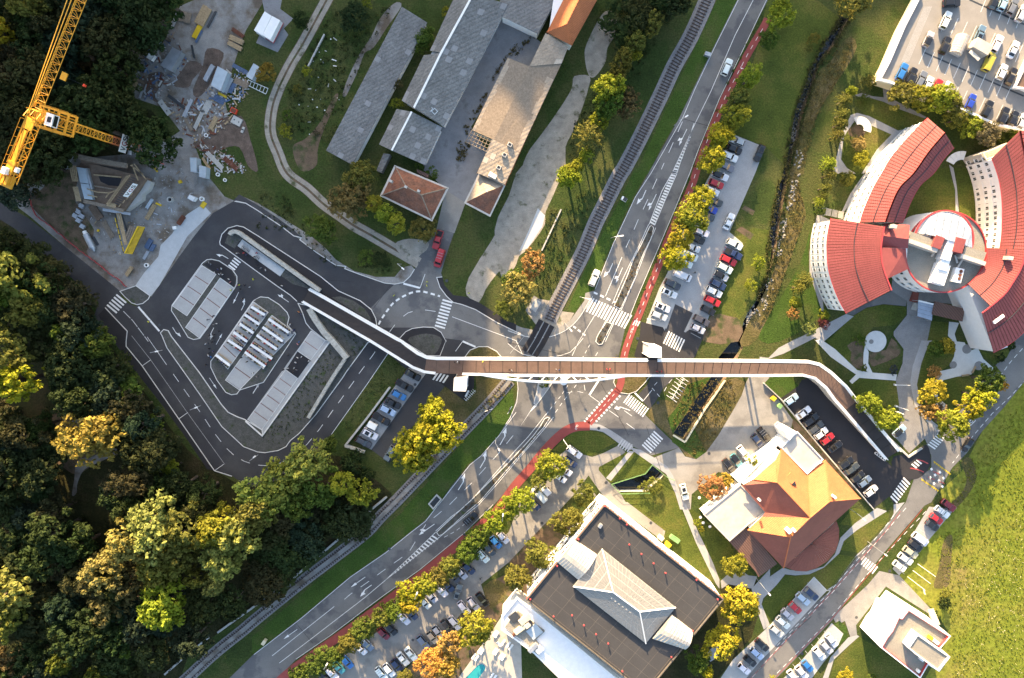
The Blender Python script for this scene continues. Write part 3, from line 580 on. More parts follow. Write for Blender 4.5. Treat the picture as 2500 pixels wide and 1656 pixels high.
sheet('courtyard_lawn',T(1,3,(1730,0),(1860,0),(1930,200),(1950,600),(1890,620),(1790,430)),3,M['lawn'])
# kerbs and painted markings (parts of the road they lie on)
_mc={}
def kerb(parent,pts,closed=False,wd=.2,h=.13,smooth=0,mat_='kerb',z0=0.0,name='kerb'):
 if smooth:pts=spl(pts,smooth,closed)
 mb=MB();mb.strip(wz(pts),wd,z0,h,closed);return mb.build(name,M[mat_],parent)
def line(parent,pts,wd=.15,m='paint',lvl=9,smooth=0,name='edge_line',z=None):
 if smooth:pts=spl(pts,smooth,False)
 mb=MB();mb.strip(wz(pts),wd,lvl*LV if z is None else z);return mb.build(name,M[m],parent)
def dashes(parent,pts,on,off,wd=.14,m='paint',lvl=9,smooth=0,name='lane_dash',z=None,start=0.0):
 if smooth:pts=spl(pts,smooth,False)
 p=wz(pts);cum=along(p);d=start
 while d+on*.5<cum[-1]:
  mb=MB();mb.strip(sub(p,cum,d,min(d+on,cum[-1])),wd,lvl*LV if z is None else z)
  mb.build(name,M[m],parent);d+=on+off
def zebra(parent,A,B,n,d,fill=.52,m='paint',lvl=9):
 """n stripes set along A-B, each running along pixel vector d"""
 a,b=Vector(A),Vector(B);st=(b-a)/n;dv=Vector(d)/2
 for i in range(n):
  c0=a+st*(i+.5-fill/2);c1=a+st*(i+.5+fill/2)
  mb=MB();mb.flat(wz([c0-dv,c1-dv,c1+dv,c0+dv],lvl*LV));mb.build('zebra_stripe',M[m],parent)
ARROWS={'straight':[(-2.2,-.07),(.6,-.07),(.6,-.32),(2.2,0),(.6,.32),(.6,.07),(-2.2,.07)],'turn':[(-2.2,-.08),(.2,-.08),(.9,.35),(.75,.0),(2.0,.75),(.4,.95),(.62,.6),(.0,.1),(-2.2,.1)],'both':[(-2.2,-.07),(.2,-.07),(.6,-.5),(.4,-.75),(1.4,-.85),(1.0,-.2),(.7,-.07),(1.1,-.07),(1.1,-.32),(2.3,0),(1.1,.3),(1.1,.08),(-2.2,.08)],'bent':[(-2.2,-.1),(.3,-.1),(.9,-.65),(.5,-.9),(2.1,-1.0),(1.7,.0),(1.3,-.3),(.6,.12),(-2.2,.1)]}
def arrow(parent,pt,ang,kind='straight',flip=1,s=1.0,lvl=9,z=None,m='paint'):
 c=P(*pt);ca,sa=math.cos(R(ang)),math.sin(R(ang));zz=lvl*LV if z is None else z
 mb=MB();mb.flat([Vector((c.x+s*(x*ca-flip*y*sa),c.y+s*(x*sa+flip*y*ca),zz))for x,y in ARROWS[kind]])
 mb.build('arrow_marking',M[m],parent)
line(road,T(0,2,(2225,-20),(2050,320),(1830,830),(1690,1115)),.14)
line(road,T(0,2,(1690,1115),(1590,1330),(1480,1568))+T(1,2,(1390,210),(1275,510)),.16)
line(road,T(0,2,(1680,1115),(1605,1330),(1525,1568))+T(1,2,(1420,290),(1325,520)),.16)
def hatch(parent,A,B,n,wd=.45,lvl=9):
 for i in range(n):
  t=(i+.5)/n
  a=Vector(A[0]).lerp(Vector(A[1]),t);b=Vector(B[0]).lerp(Vector(B[1]),min(1,t+.012))
  mb=MB();mb.strip(wz([a,b],0),wd,lvl*LV);mb.build('hatch_stripe',M['paint'],parent)
hatch(road,T(0,2,(1640,1215),(1480,1568)),T(0,2,(1650,1230),(1525,1568)),13)
hatch(road,T(1,2,(1488,30),(1280,500)),T(1,2,(1528,30),(1325,520)),20)
line(road,T(0,2,(2090,-20),(1880,400),(1690,800),(1580,1060),(1290,1568))+T(1,2,(1150,265),(950,690),(790,1090)),.12)
line(road,T(0,2,(2340,-10),(2065,570),(1910,890),(1720,1350),(1640,1568))+T(1,2,(1500,390),(1300,860),(1180,1140),(1080,1390)),.12)
dashes(road,T(0,2,(1575,1100),(1500,1270),(1420,1450),(1385,1530)),2.9,2.9)
dashes(road,T(1,2,(1345,100),(1265,280),(1180,460),(1105,635),(1065,720)),2.9,2.9)
line(road,T(1,2,(1030,805),(880,1160)),.15)
arrow(road,T(0,2,(1580,1240))[0],-115,'both',1,1.05)
arrow(road,T(1,2,(1215,275))[0],-113,'turn',-1,1.05)
arrow(road,T(1,2,(1305,310))[0],-115,'both',1,1.05)
arrow(road,T(1,2,(915,935))[0],-113,'turn',-1,1.05)
arrow(road,T(1,2,(1005,970))[0],-113,'both',1,1.0)
dashes(road,T(1,2,(775,1125),(970,1215)),1.1,.8,.5)
zebra(road,T(1,2,(730,1235))[0],T(1,2,(1095,1395))[0],14,(18,-33))
line(road,T(1,2,(765,1160),(710,1270)),.13)
line(road,T(1,2,(785,1330),(640,1568))+T(2,2,(640,50),(580,180)),.16)
dashes(road,T(1,2,(590,1430),(700,1515)),.9,.7,.45)
line(road,T(1,2,(1240-1240,1470),(150,1520),(300,1535),(430,1510),(560,1440),(660,1330),(740,1190)),.14,smooth=3)
def island(name,label,pts,mat_='bed',smooth=0,h=.13,kb=.18,parent=None):
 if smooth:pts=spl(pts,smooth)
 o=slab(name,pts,h,M[mat_],parent,kind='structure')
 kerb(o,pts,True,kb,h+.02)
 return o
isl1=T(1,2,(1280,530),(1300,520),(1315,545),(1290,640),(1230,760),(1180,880),(1140,1010),(1080,1140),(1015,1275),(960,1245),(1010,1130),(1080,970),(1130,830),(1210,680))
med1=island('planted_median','',isl1)
line(road,T(1,2,(1270,510),(1190,690),(1100,870),(1030,1020),(940,1230)),.14)
line(road,T(1,2,(1335,540),(1240,760),(1150,1000),(1020,1290)),.14)
isl2=T(1,2,(890,1390),(940,1410),(860,1568))+T(2,2,(875,20),(850,75),(820,80),(795,55),(800,20),(820,-20))
med2=island('planted_median','',isl2)
line(road,T(1,2,(885,1375),(790,1568)),.14)
line(road,T(1,2,(955,1405),(880,1568)),.14)
isl3=T(2,2,(375,745),(360,735),(330,750),(290,820),(230,900),(150,990),(80,1065),(0,1150))+T(3,1,(1960,-40),(1830,80),(1700,200),(1650,250),(1670,280),(1700,270),(1800,180),(1930,60),(2040,-30))+T(2,2,(60,1130),(160,1020),(240,920),(320,830))
med3=island('planted_median','',isl3)
line(road,T(2,2,(410,735),(330,840),(240,945),(130,1070),(10,1210))+T(3,1,(2200,-190),(2030,0),(1800,190),(1680,290)),.14)
line(road,T(2,2,(350,700),(280,790),(180,915),(90,1010),(0,1110))+T(3,1,(1930,0),(1780,110),(1640,240)),.14)
isl4=T(2,2,(290,365),(440,365),(370,470),(290,580),(255,625),(235,610),(240,580),(265,500),(275,420))
med4=island('splitter_island','',isl4,'paving')
line(road,T(2,2,(85,410),(92,480),(80,600),(20,740),(-20,800)),.13)
mbq=MB();mbq.flat(wz(T(2,2,(235,628),(265,630),(200,690),(108,825)),9*LV));mbq.build('taper_marking',M['paint'],road)
dashes(road,T(2,2,(740,80),(640,260),(560,420),(480,540),(390,650),(340,720)),.9,.9,.14)
dashes(road,T(2,2,(810,150),(700,330),(590,480),(500,590),(410,720)),1.1,1.0,.14)
dashes(road,T(2,2,(530,515),(620,500),(700,520),(690,450),(660,380)),1.6,1.4,.12)
line(road,T(2,2,(825,395),(735,535)),.55)
line(road,T(2,2,(740,540),(830,605)),.14)
line(road,T(2,2,(915,675),(1000,735)),.14);line(road,T(2,2,(1050,675),(1120,725)),.14);line(road,T(2,2,(1070,790),(1145,845)),.14)
arrow(road,T(2,2,(1035,650))[0],160,'bent',-1,1.0)
for s0,s1 in(((945,485),(690,775)),((1015,540),(795,775))):
 dashes(road,T(2,2,s0,s1),.55,.48,.55,name='cycle_crossing_block')
zebra(road,T(2,2,(1065,560))[0],T(2,2,(1250,700))[0],10,(15,-21))
line(road,T(2,2,(1145,515),(1220,590)),.45);line(road,T(2,2,(1220,590),(1300,490)),.14)
zebra(road,T(2,2,(1245,1030))[0],T(2,2,(1365,890))[0],7,(22,20))
zebra(road,T(2,2,(1005,960))[0],T(2,2,(1110,1020))[0],5,(-12,18),m='worn')
dashes(road,T(2,2,(1410,500),(1450,430),(1500,370)),1.3,1.2);dashes(road,T(2,2,(1370,550),(1300,470),(1370,395)),1.1,1.0)
zebra(northpark,T(1,2,(1420,1525))[0],T(2,2,(1580,95))[0],7,(14,-30))
line(road,T(0,2,(0,0),(0,1)),.1)
line(road,T(2,1,(2367,690),(2210,905),(2050,1085),(1950,1165),(1700,1485))+T(3,1,(1650,20),(1550,150),(1400,265),(1190,435),(870,655),(430,1025),(0,1355)),.13)
dashes(road,T(2,1,(2340,900),(2210,1060),(2100,1180),(1965,1330),(1830,1460),(1760,1530)),2.9,2.9)
dashes(road,T(3,1,(1695,60),(1550,180),(1400,430),(1325,485),(1170,595),(1020,705),(870,810),(800,870)),2.9,2.9)
arrow(road,T(2,1,(2265,910))[0],60,'turn',1,1.2);arrow(road,T(2,1,(2085,1120))[0],60,'turn',1,1.2);arrow(road,T(2,1,(1890,1320))[0],58,'turn',1,1.2)
arrow(road,T(3,1,(1560,225))[0],216,'both',1,1.2);arrow(road,T(3,1,(940,700))[0],216,'straight',1,1.15);arrow(road,T(3,1,(1000,770))[0],216,'turn',1,1.1);arrow(road,T(3,1,(330,1170))[0],216,'straight',1,1.1)
line(road,T(3,1,(725,920),(165,1365)),.14)
line(road,T(3,1,(1680,290),(1190,680),(1000,840),(500,1225),(230,1430)),.14);line(road,T(3,1,(1640,250),(1400,480),(1190,680)),.14)
hatch(road,T(3,1,(1620,270),(1260,610)),T(3,1,(1680,300),(1270,625)),15)
line(road,T(3,1,(2160,0),(1900,255),(1500,585),(1150,835),(700,1175),(380,1395)),.12)
dashes(road,T(3,1,(2010,90),(1820,240),(1690,310)),1.1,.9,.12)
dashes(cycle,cyc[1:-3],1.1,1.3,.13,lvl=8);dashes(cycle,cyc[-3:],.9,.9,.13,lvl=10)
mbq=MB();mbq.flat(wz(T(0,2,(2120,590),(2100,610),(2130,620),(2105,625),(2098,605)),8*LV));mbq.build('bicycle_marking',M['paint'],cycle)
zebra(cycle,T(1,2,(1130,1395))[0],T(1,2,(1190,1410))[0],3,(-6,12))
def ringpts(c,r,n=16,z=0.0):return[Vector((c.x+r*math.cos(2*math.pi*k/n),c.y+r*math.sin(2*math.pi*k/n),z))for k in range(n)]
def bikemark(parent,pt,ang,lvl=9,s=1.0):
 c=P(*pt);mb=MB();d=Vector((math.cos(R(ang)),math.sin(R(ang)),0));nn=Vector((-d.y,d.x,0))
 for k in(-1,1):mb.strip(ringpts(c+d*k*.42*s,.26*s,12),.07*s,lvl*LV,0,True)
 mb.strip([c-d*.42*s,c+nn*.35*s,c+d*.42*s],.07*s,lvl*LV+.001)
 mb.build('bicycle_marking',M['paint'],parent)
bikemark(cycle2,T(2,2,(620,825))[0],70);bikemark(cycle,T(1,2,(1120,1470))[0],70)
K=newroad
line(K,T(1,0,(2130,300),(2220,320),(2367,410))+T(1,1,(0,365),(250,530),(360,615),(425,630)),.2,'kerb');
kerb(K,T(1,0,(2120,302),(2220,320),(2367,410))+T(1,1,(0,365),(250,530),(360,615),(430,630),(415,650),(560,760),(740,880),(830,890),(820,910),(950,960),(1180,1040),(1270,1050),(1350,1035),(1410,980),(1450,915)))
kerb(road,T(1,1,(1700,985),(1650,990),(1680,1080),(1740,1160),(1800,1215),(1880,1235),(2000,1280),(2200,1400),(2367,1480))+T(1,2,(150,1520)))
line(road,T(1,1,(1545,960),(1500,1085)),.14);line(road,T(1,1,(1350,1045),(1500,1085)),.5)
dashes(road,T(1,1,(1125,1415),(1165,1345),(1245,1235),(1300,1190),(1360,1155),(1430,1125),(1500,1115),(1560,1125),(1680,1160)),1.15,.85,.5,smooth=4,name='give_way_block')
zebra(road,T(1,1,(1752,1190))[0],T(1,1,(1675,1450))[0],9,(24.5,7))
line(road,T(1,1,(1790,1345),(2367,1560))+T(2,2,(130,165)),.14);
dashes(road,T(1,1,(1350,1340),(1390,1310),(1440,1295)),2.8,1);dashes(road,T(1,1,(1225,1480),(1278,1410)),2.4,1);line(road,T(1,1,(1545,1283),(1640,1297)),.13)
line(road,T(2,2,(0,70),(130,165),(300,195),(400,190),(560,150),(680,20)),.14,smooth=2);line(road,T(2,2,(20,160),(150,0)),.1,'worn')
line(road,T(2,1,(1820,140),(1885,50)),.14);line(road,T(2,1,(1885,50),(2000,100)),.5)
zebra(K,T(1,0,(2150,825))[0],T(1,0,(2085,910))[0],4,(16,12))
zebra(K,T(1,0,(1105,1170))[0],T(1,0,(1000,1285))[0],5,(24,20))
line(K,T(1,0,(1250,1255),(1440,1475)),.5)
dashes(K,T(1,0,(1115,1295),(1200,1380),(1290,1500),(1340,1568)),2.6,.3,.15);line(K,T(2,0,(1330,10),(1505,262)),.13)
dashes(K,T(2,0,(1565,345),(1625,430),(1685,515),(1745,600),(1805,685),(1860,765),(1915,850),(1980,935),(2045,1015),(2115,1080),(2200,1130),(2300,1165))+T(2,1,(105,1172),(210,1162),(300,1120),(400,1040),(475,985),(525,925),(595,840),(655,755),(715,670),(775,590),(835,505),(893,425),(950,340),(1010,260),(1070,180),(1120,105)),2.55,2.4,.14)
line(K,T(2,0,(1190,0),(1360,215),(1690,690),(2030,1160)),.1,'worn')
kerb(K,T(1,0,(950,1262),(1150,1475),(1140,1568))+T(2,0,(1140,95),(1285,272),(1615,750),(1937,1218),(2095,1268)))
for a,b in(((1285,272),(1362,217)),((1615,750),(1697,692)),((1937,1218),(2020,1160))):line(K,T(2,0,a,b),.14)
line(K,T(2,1,(700,890),(1020,440),(1210,160)),.13);line(K,T(2,1,(835,320),(1030,60)),.13)
island('corner_bed','',T(1,0,(1230,1065),(1355,1155),(1340,1185),(1290,1225),(1240,1235),(1190,1220),(1130,1165),(1085,1115)))
N1=T(1,0,(1985,670),(2005,600),(2060,545),(2140,522),(2200,535),(2367,640))+T(1,1,(0,590),(600,980),(760,1110),(960,1200),(1060,1280),(1100,1360),(1110,1425),(1020,1420),(560,1180),(440,1215),(390,1205),(330,1150),(200,1060),(0,920))+T(1,0,(2367,965),(2020,715),(1990,695))
long_island=slab('long_island',N1,.13,M['asphalt_black'],kind='structure')
kerb(long_island,N1[:13],False,.2,.16);kerb(long_island,N1[16:]+N1[:1],False,.2,.16)
EM=T(2,0,(1548,5),(1800,330),(2000,620),(2060,690),(2140,730),(2210,755),(2367,850))+T(2,1,(80,905),(690,40))+T(1,1,(650,1560),(510,1450),(470,1400),(440,1310),(400,1225),(520,1250),(700,1350),(900,1480),(1060,1568))+T(2,1,(1030,60),(835,325),(800,380),(560,710),(410,880),(330,945),(290,1000),(220,1035),(100,1055),(0,1040))+T(2,0,(2360,1055),(2200,1000),(2060,870),(2005,820),(1800,520),(1510,110),(1465,0))+T(1,0,(1450,1490),(1480,1460),(1520,1470))
verge=slab('planted_verge',EM,.13,M['bed'],kind='structure')
kerb(verge,EM+EM[:1],False,.2,.16)
sheet('verge_asphalt',T(1,1,(510,1450),(470,1400),(440,1310),(395,1215),(430,1200),(560,1290),(690,1540),(650,1560)),0,M['asphalt_new'],verge,z=.14)
gp=T(1,0,(2050,620),(2090,590),(2150,580),(2200,600),(2220,640),(2160,660),(2120,730),(2030,680))
sheet('shrub_bed',gp,0,M['bed'],long_island,z=.14)
sheet('shrub_bed',T(1,1,(245,975),(285,920),(500,1080),(490,1090),(350,1050)),0,M['bed'],long_island,z=.14)
sheet('shrub_bed',T(1,1,(700,1170),(780,1160),(900,1200),(1000,1270),(1050,1350),(1060,1390)),0,M['bed'],long_island,z=.14)
plat=slab('platform_slab',[(591.5,584.5),(696,658),(683.6,675),(579.7,600.6)],.2,M['rubblestrip'],long_island,.13)
iB=T(1,1,(1310,1545),(1370,1480),(1430,1450),(1530,1437),(1620,1440),(1690,1485),(1735,1568))+T(2,1,(1735,40),(1680,180),(1560,180),(1400,80))
isB=island('planted_island','',iB,'asphalt_black')
sheet('planting',T(2,1,(1390,40),(1450,0),(1560,-20),(1680,10),(1690,70),(1620,180),(1500,140)),0,M['bed'],isB,z=.145,smooth=2)
iC=T(2,1,(1905,190),(1950,130),(2030,98),(2110,98),(2190,140),(2232,190),(2100,205))
island('grass_island','',iC,'dryturf',1)
iD=T(2,2,(965,365),(955,420),(975,470),(1020,515),(1090,525),(1160,500),(1230,430),(1280,365))
isD=island('paved_island','',iD,'dryturf')
cyp=MB();cyp.strip(wz(T(2,2,(1025,365),(1020,420),(1000,480),(985,505))),1.95,.15);cyp.build('cycle_path_surface',M['cycle'],isD)
isE=slab('lift_plaza',T(2,1,(1560,335),(1990,350),(1985,470),(1905,590),(1725,455),(1640,400)),.10,M['asphalt_black'],kind='structure')
zebra(isE,T(2,1,(1625,360))[0],T(2,1,(1745,395))[0],4,(-12,18),lvl=0.0)
for o in isE.children:o.location.z=.105
sheet('lay_by_lot',T(2,1,(1400,280),(1545,345),(1610,350),(1745,430),(1670,520),(1480,770),(1350,900),(1225,1150),(1060,1030),(920,940)),5,M['asphalt_new'])
sheet('parking_strip',T(2,1,(1400,285),(1550,345),(1060,1030),(915,940)),6,M['paving'])
sheet('rough_grass',T(2,1,(1745,430),(1900,590),(2010,480),(2000,360),(2250,370),(2100,620),(1850,870),(1500,760),(1670,520)),2,M['dryturf'])
kerb(None,[(0,0),(0,.1)],name='kerb')if False else None
PI1=T(1,0,(1830,860),(1870,830),(1910,825),(1980,840),(2100,920),(2140,980),(2140,1040),(2120,1085),(1880,1440),(1805,1540),(1750,1550),(1700,1530),(1590,1350),(1550,1290),(1555,1240))
pi1=island('parking_island','',PI1)
sheet('head_asphalt',T(1,0,(1835,870),(1910,835),(1980,850),(2090,925),(2130,1000),(2115,1075),(1990,990),(1955,960)),0,M['asphalt_black'],pi1,z=.137)
PI2=T(1,1,(0,1195),(60,1165),(130,1172),(230,1235),(300,1305),(318,1350),(302,1418),(378,1500))+T(2,0,(2380,420),(2165,490),(2140,525),(2090,532),(2040,510),(1960,400),(1905,285),(1905,230),(1940,185))+T(1,0,(2285,1205),(2310,1190))
pi2=island('parking_island','',PI2)
def bay(parent,q,n,gap=.05):
 """one row of grass-paver parking bays, each a slab of its own, with red dividers between"""
 a,b,c,d=(Vector(p)for p in q)
 for i in range(n):
  t0,t1=i/n,(i+1)/n
  k0,k1=t0+.006,t1-.006
  mb=MB();mb.prism(wz([a.lerp(d,k0),b.lerp(c,k0),b.lerp(c,k1),a.lerp(d,k1)],.165),.10);mb.build('parking_slab',M['slabs'],parent)
  if i:
   p=wz([a.lerp(d,t0),b.lerp(c,t0)]);cum=along(p);mb=MB();mb.strip(p,.13,.17);mb.build('divider',M['redpave'],parent)
s1=T(1,0,(1825,882),(1952,962),(1690,1335),(1558,1245));bay(pi1,s1,4);kerb(pi1,s1+s1[:1],False,.16,.06,z0=.13)
s2=T(1,0,(1990,995),(2118,1088),(1803,1535),(1678,1440));bay(pi1,s2,5);kerb(pi1,s2+s2[:1],False,.16,.06,z0=.13)
s3=[(619,737),(655,763),(557,901),(526,870)];bay(pi2,s3,5);kerb(pi2,s3+s3[:1],False,.14,.06,z0=.13)
s4=[(664,770),(721,812),(585,952),(551,928)];bay(pi2,s4,5);kerb(pi2,s4+s4[:1],False,.14,.06,z0=.13)
PI3=T(1,1,(520,1470),(650,1560))+T(2,1,(690,38),(80,905))+T(2,0,(2367,852),(2215,752))+T(2,1,(0,800))
pi3=slab('parking_strip',[(760,807),(797,832),(806,834),(641,1063),(602,1026),(620,1034),(604,1024)],.08,M['slabs'],kind='structure')
s5=[(760,808),(794,832),(759,879),(727,857)];bay(pi3,s5,2);kerb(pi3,s5+s5[:1],False,.14,.06,z0=.13)
s6=[(698,903),(727,924),(640,1049),(605,1024)];bay(pi3,s6,6);kerb(pi3,s6+s6[:1],False,.14,.06,z0=.13)
sheet('stage_floor',[(727,857),(759,879),(727,924),(698,903)],0,M['asphalt_black'],pi3,z=.12)
kerb(pi3,[(806,834),(641,1064),(600,1028)],False,.35,.35)
for pt,an,kd,fl in((T(1,0,(2010,790))[0],150,'turn',1),(T(1,0,(1590,1490))[0],-60,'turn',1),(T(1,0,(2130,1175))[0],-118,'straight',1),(T(1,0,(2205,1235))[0],62,'turn',1),(T(1,0,(1905,1495))[0],-118,'turn',1),(T(1,0,(1980,1545))[0],60,'straight',1),(T(2,0,(1925,430))[0],-58,'straight',1),(T(2,0,(2315,475))[0],56,'straight',1),(T(1,1,(265,1178))[0],145,'both',1),(T(2,1,(340,20))[0],56,'straight',1),(T(2,1,(22,470))[0],56,'straight',1)):
 arrow(K,pt,an,kd,fl,.8)
for pts in(T(3,3,(1300,30),(1130,230),(640,790),(140,1300),(-160,1640)),T(3,3,(1480,60),(1010,560),(560,1090),(60,1600)),):
 dashes(eroad,pts,1.3,1.2,.14)
line(eroad,T(3,3,(1450,40),(1040,540),(640,1020),(200,1480),(90,1590)),.12,'redpaint');line(eroad,T(3,3,(1250,60),(1110,250),(620,800),(0,1460),(-140,1610)),.12,'redpaint')
dashes(eroad,T(3,3,(1240,30),(1090,230),(600,800),(100,1310)),1.3,1.2,.14)
dashes(eroad,T(2,3,(2400,60),(2240,240),(2080,460)),1.2,.9,.14);dashes(eroad,T(2,3,(2440,330),(2250,540),(2080,700),(1900,910),(1720,1150)),1.2,.9,.14)
zebra(eroad,T(2,3,(1525,1010))[0],T(2,3,(1625,900))[0],6,(18,12));zebra(eroad,T(2,3,(1185,1490))[0],T(2,3,(1315,1300))[0],8,(16,16));zebra(eroad,T(3,3,(910,505))[0],T(3,3,(1030,600))[0],6,(-13,17))
for k in range(9):
 for(x0,y0,x1,y1)in((1560,1140,1700,1245),(1450,1300,1590,1395)):
  c=Vector(T(2,3,(x0+(x1-x0)*k/8,y0+(y1-y0)*k/8))[0])
  mb=MB();mb.flat(wz([c+Vector((-3,-3.5)),c+Vector((3.2,1)),c+Vector((-1,4))],9*LV));mb.build('speed_hump_tooth',M['yellow'],eroad)
for i in range(4):
 for j in range(4):
  if(i+j)%2:continue
  c=Vector(T(2,3,(1530+i*38-j*5,1205+j*38+i*14))[0]);mb=MB();mb.flat(wz([c+Vector(q)for q in((-3,-1),(1,-4),(4,1),(0,4))],9*LV));mb.build('pavement_block',M['paint'],eroad)
for x,y in((1545,1225),(1590,1310),(1500,1275)):
 line(eroad,T(2,3,(x,y),(x+60,y+25)),.18,'redpaint')
line(eroad,T(2,3,(1340,1195),(1400,1205),(1460,1230)),.3,'redpaint',smooth=2);line(eroad,T(2,3,(1400,1120),(1450,1130),(1500,1155)),.3,'redpaint',smooth=2)
zebra(eroad,T(2,3,(1365,1185))[0],T(2,3,(1430,1130))[0],3,(12,10))
sq=P(*T(2,3,(1890,770))[0]);mb=MB();mb.strip([sq+Vector(v)for v in((-.9,-.5,0),(.5,.95,0),(1.1,.1,0),(-.1,-1.2,0))],.16,9*LV,0,True);mb.strip(ringpts(sq,.45),.13,9*LV,0,True);mb.build('speed_limit_marking',M['paint'],eroad)
def bays(parent,a,b,n,d,wd=.11,m='worn',lvl=9,z=None):
 a,b,d=Vector(a),Vector(b),Vector(d)
 for i in range(n+1):
  c=a.lerp(b,i/n);line(parent,[tuple(c),tuple(c+d)],wd,m,lvl,name='bay_line',z=z)
bays(northpark,T(1,2,(1960,770))[0],T(1,2,(1650,1490))[0],10,(24,13));bays(northpark,T(0,2,(2120,1260))[0],T(1,2,(1510,1200))[0],19,(-26,-13))
bays(eroad,T(3,3,(520,830))[0],T(3,3,(70,1330))[0],6,(-30,-34));bays(eroad,T(3,3,(560,1140))[0],T(3,3,(220,1500))[0],6,(30,36));bays(eroad,T(3,3,(1520,40))[0],T(3,3,(1190,560))[0],9,(26,18))
kerb(eroad,T(3,3,(60,1110),(470,655),(585,775),(620,780)),False,.14,.05,z0=.03)
for(r,c,x,y)in((3,1,1222,400),(3,1,1900,270),(2,2,820,835),(2,2,885,1325),(2,2,1355,605),(2,2,1815,1060),(3,2,1290,165),(3,3,1153,600),(3,3,853,1018),(1,1,1740,1020),(1,0,1440,1420),(2,0,1780,320),(3,1,1435,1222),(3,2,308,168),(1,2,1170,1540),(1,2,560,1110),(2,1,1455,440),(3,3,362,1346)):
 cp_=P(*T(r,c,(x,y))[0]);mb=MB();mb.flat(ringpts(Vector((cp_.x,cp_.y,0)),.42,12,11*LV));mb.build('manhole_cover',M['darksteel'],road)
for a,b in((T(1,1,(1080,1270)),T(1,1,(1230,1060))),(T(1,1,(470,1000)),T(1,1,(900,1030))),(T(2,2,(840,430)),T(2,2,(1090,900))),(T(2,2,(0,60)),T(2,2,(560,180))),(T(3,1,(380,1070)),T(3,1,(530,1250))),(T(0,2,(1570,1070)),T(0,2,(1810,1140))),(T(2,2,(1250,820)),T(2,2,(1390,1240))),(T(3,3,(260,1170)),T(3,3,(450,1010)))):
 line(road,a+b,.09,'asphalt_black',10,name='tar_seam')
# buildings
_win={}
def winmesh(w,h,style='frame',split=2):
 k=(round(w,2),round(h,2),style)
 if k not in _win:
  f=MB();t=.09
  for x in(-w/2+t/2,w/2-t/2):f.box((x,.04,0),(t,.1,h))
  for z in(-h/2+t/2,h/2-t/2):f.box((0,.04,z),(w-2*t,.1,t))
  if split>1:f.box((0,.03,0),(.06,.08,h-2*t))
  f.box((0,.1,-h/2-.06),(w+.16,.22,.06))
  g=MB();g.box((0,.02,0),(w-2*t,.02,h-2*t))
  _win[k]=(f.mesh('window',M['white']),g.mesh('pane',M['glass']))
 return _win[k]
def window(parent,p,ang,w,h):
 fm,gm=winmesh(w,h)
 o=put('window',fm,parent,p,ang);put('pane',gm,o)
 return o
def facade(parent,a,b,zs,cols,w=1.2,h=1.5,pairs=0,gap=1.5):
 """windows along the wall a-b, whose outer side lies to the left when walking a to b"""
 a,b=Vector(a),Vector(b);d=(b-a);L=d.length;d.normalize();ang=math.atan2(d.y,d.x)
 for z in zs:
  for c in range(cols):
   u=L*(c+.5)/cols
   for k in range(max(1,pairs)):
    uu=u+(k-(max(1,pairs)-1)/2)*gap
    q=a+d*uu;window(parent,(q.x,q.y,z),ang,w,h)
def inset(pts,d):
 pts=[Vector(p)for p in pts];n=len(pts);out=[]
 s=1 if _ccw(pts)else-1
 for i in range(n):
  a=(pts[i]-pts[i-1]);b=(pts[(i+1)%n]-pts[i]);a.z=b.z=0;a.normalize();b.normalize()
  na,nb=Vector((-a.y,a.x,0))*s,Vector((-b.y,b.x,0))*s;t=(na+nb)
  t=t/max(.3,t.dot(na))if t.length>1e-3 else na
  out.append(pts[i]+t*d)
 return out
def body(parent,pts,z1,mat_,name='wall',z0=0.0,ins=.35):
 q=inset([Vector((p.x,p.y,z1))for p in pts],ins);mb=MB();mb.prism(q,z0);mb.build(name,mat_,parent);return q
def roofface(parent,pts,mat_,th=.18,name='roof'):
 mb=MB();b=len(pts);top=[Vector(p)for p in pts]
 n=Vector()
 for i in range(b):n+=(top[i]-top[0]).cross(top[(i+1)%b]-top[0])
 if n.z<0:top=top[::-1]
 low=[p-Vector((0,0,th))for p in top]
 mb.poly(top);mb.poly(low[::-1])
 for i in range(b):j=(i+1)%b;mb.poly((low[i],low[j],top[j],top[i]))
 return mb.build(name,mat_,parent)
def sheets(parent,a,b,c,d,nu,nv,mats,odd=.06,gap=.03,name='roof_sheet'):
 """slope a-b-c-d laid with sheets: nu along a-b, nv along a-d, each its own piece, lapped and a little uneven"""
 a,b,c,d=map(Vector,(a,b,c,d));up=(b-a).cross(d-a).normalized();up=-up if up.z<0 else up
 for j in range(nv):
  for i in range(nu):
   u0,u1,v0,v1=i/nu,(i+1)/nu,j/nv,(j+1)/nv
   f=lambda u,v:(a.lerp(b,u)).lerp(d.lerp(c,u),v)
   z=up*(.05+rnd.random()*.05);q=[f(u0,v0),f(u1,v0),f(u1,v1),f(u0,v1)]
   m=sum(q,Vector())/4;q=[p+(m-p).normalized()*gap+z for p in q]
   mi=1 if rnd.random()<odd else 0
   mb=MB();mb.poly(q if up.dot((q[1]-q[0]).cross(q[2]-q[0]))>0 else q[::-1]);lo=[p-up*.06 for p in q]
   for k in range(4):l=(k+1)%4;mb.poly((lo[k],lo[l],q[l],q[k]))
   mb.build(name,mats[mi],parent)
Q=lambda r,c,z,*pts:[P(x,y,z)for x,y in T(r,c,*pts)]
M['fibre2']=mat('fibre_cement_replaced',(.235,.235,.235),.95,var=.1,fine=.2)
M['fibrelit2']=mat('fibre_cement_sunlit_replaced',(.46,.39,.31),.95,var=.1,fine=.15)  # odd sheets of the sunlit copy, light put into the colour
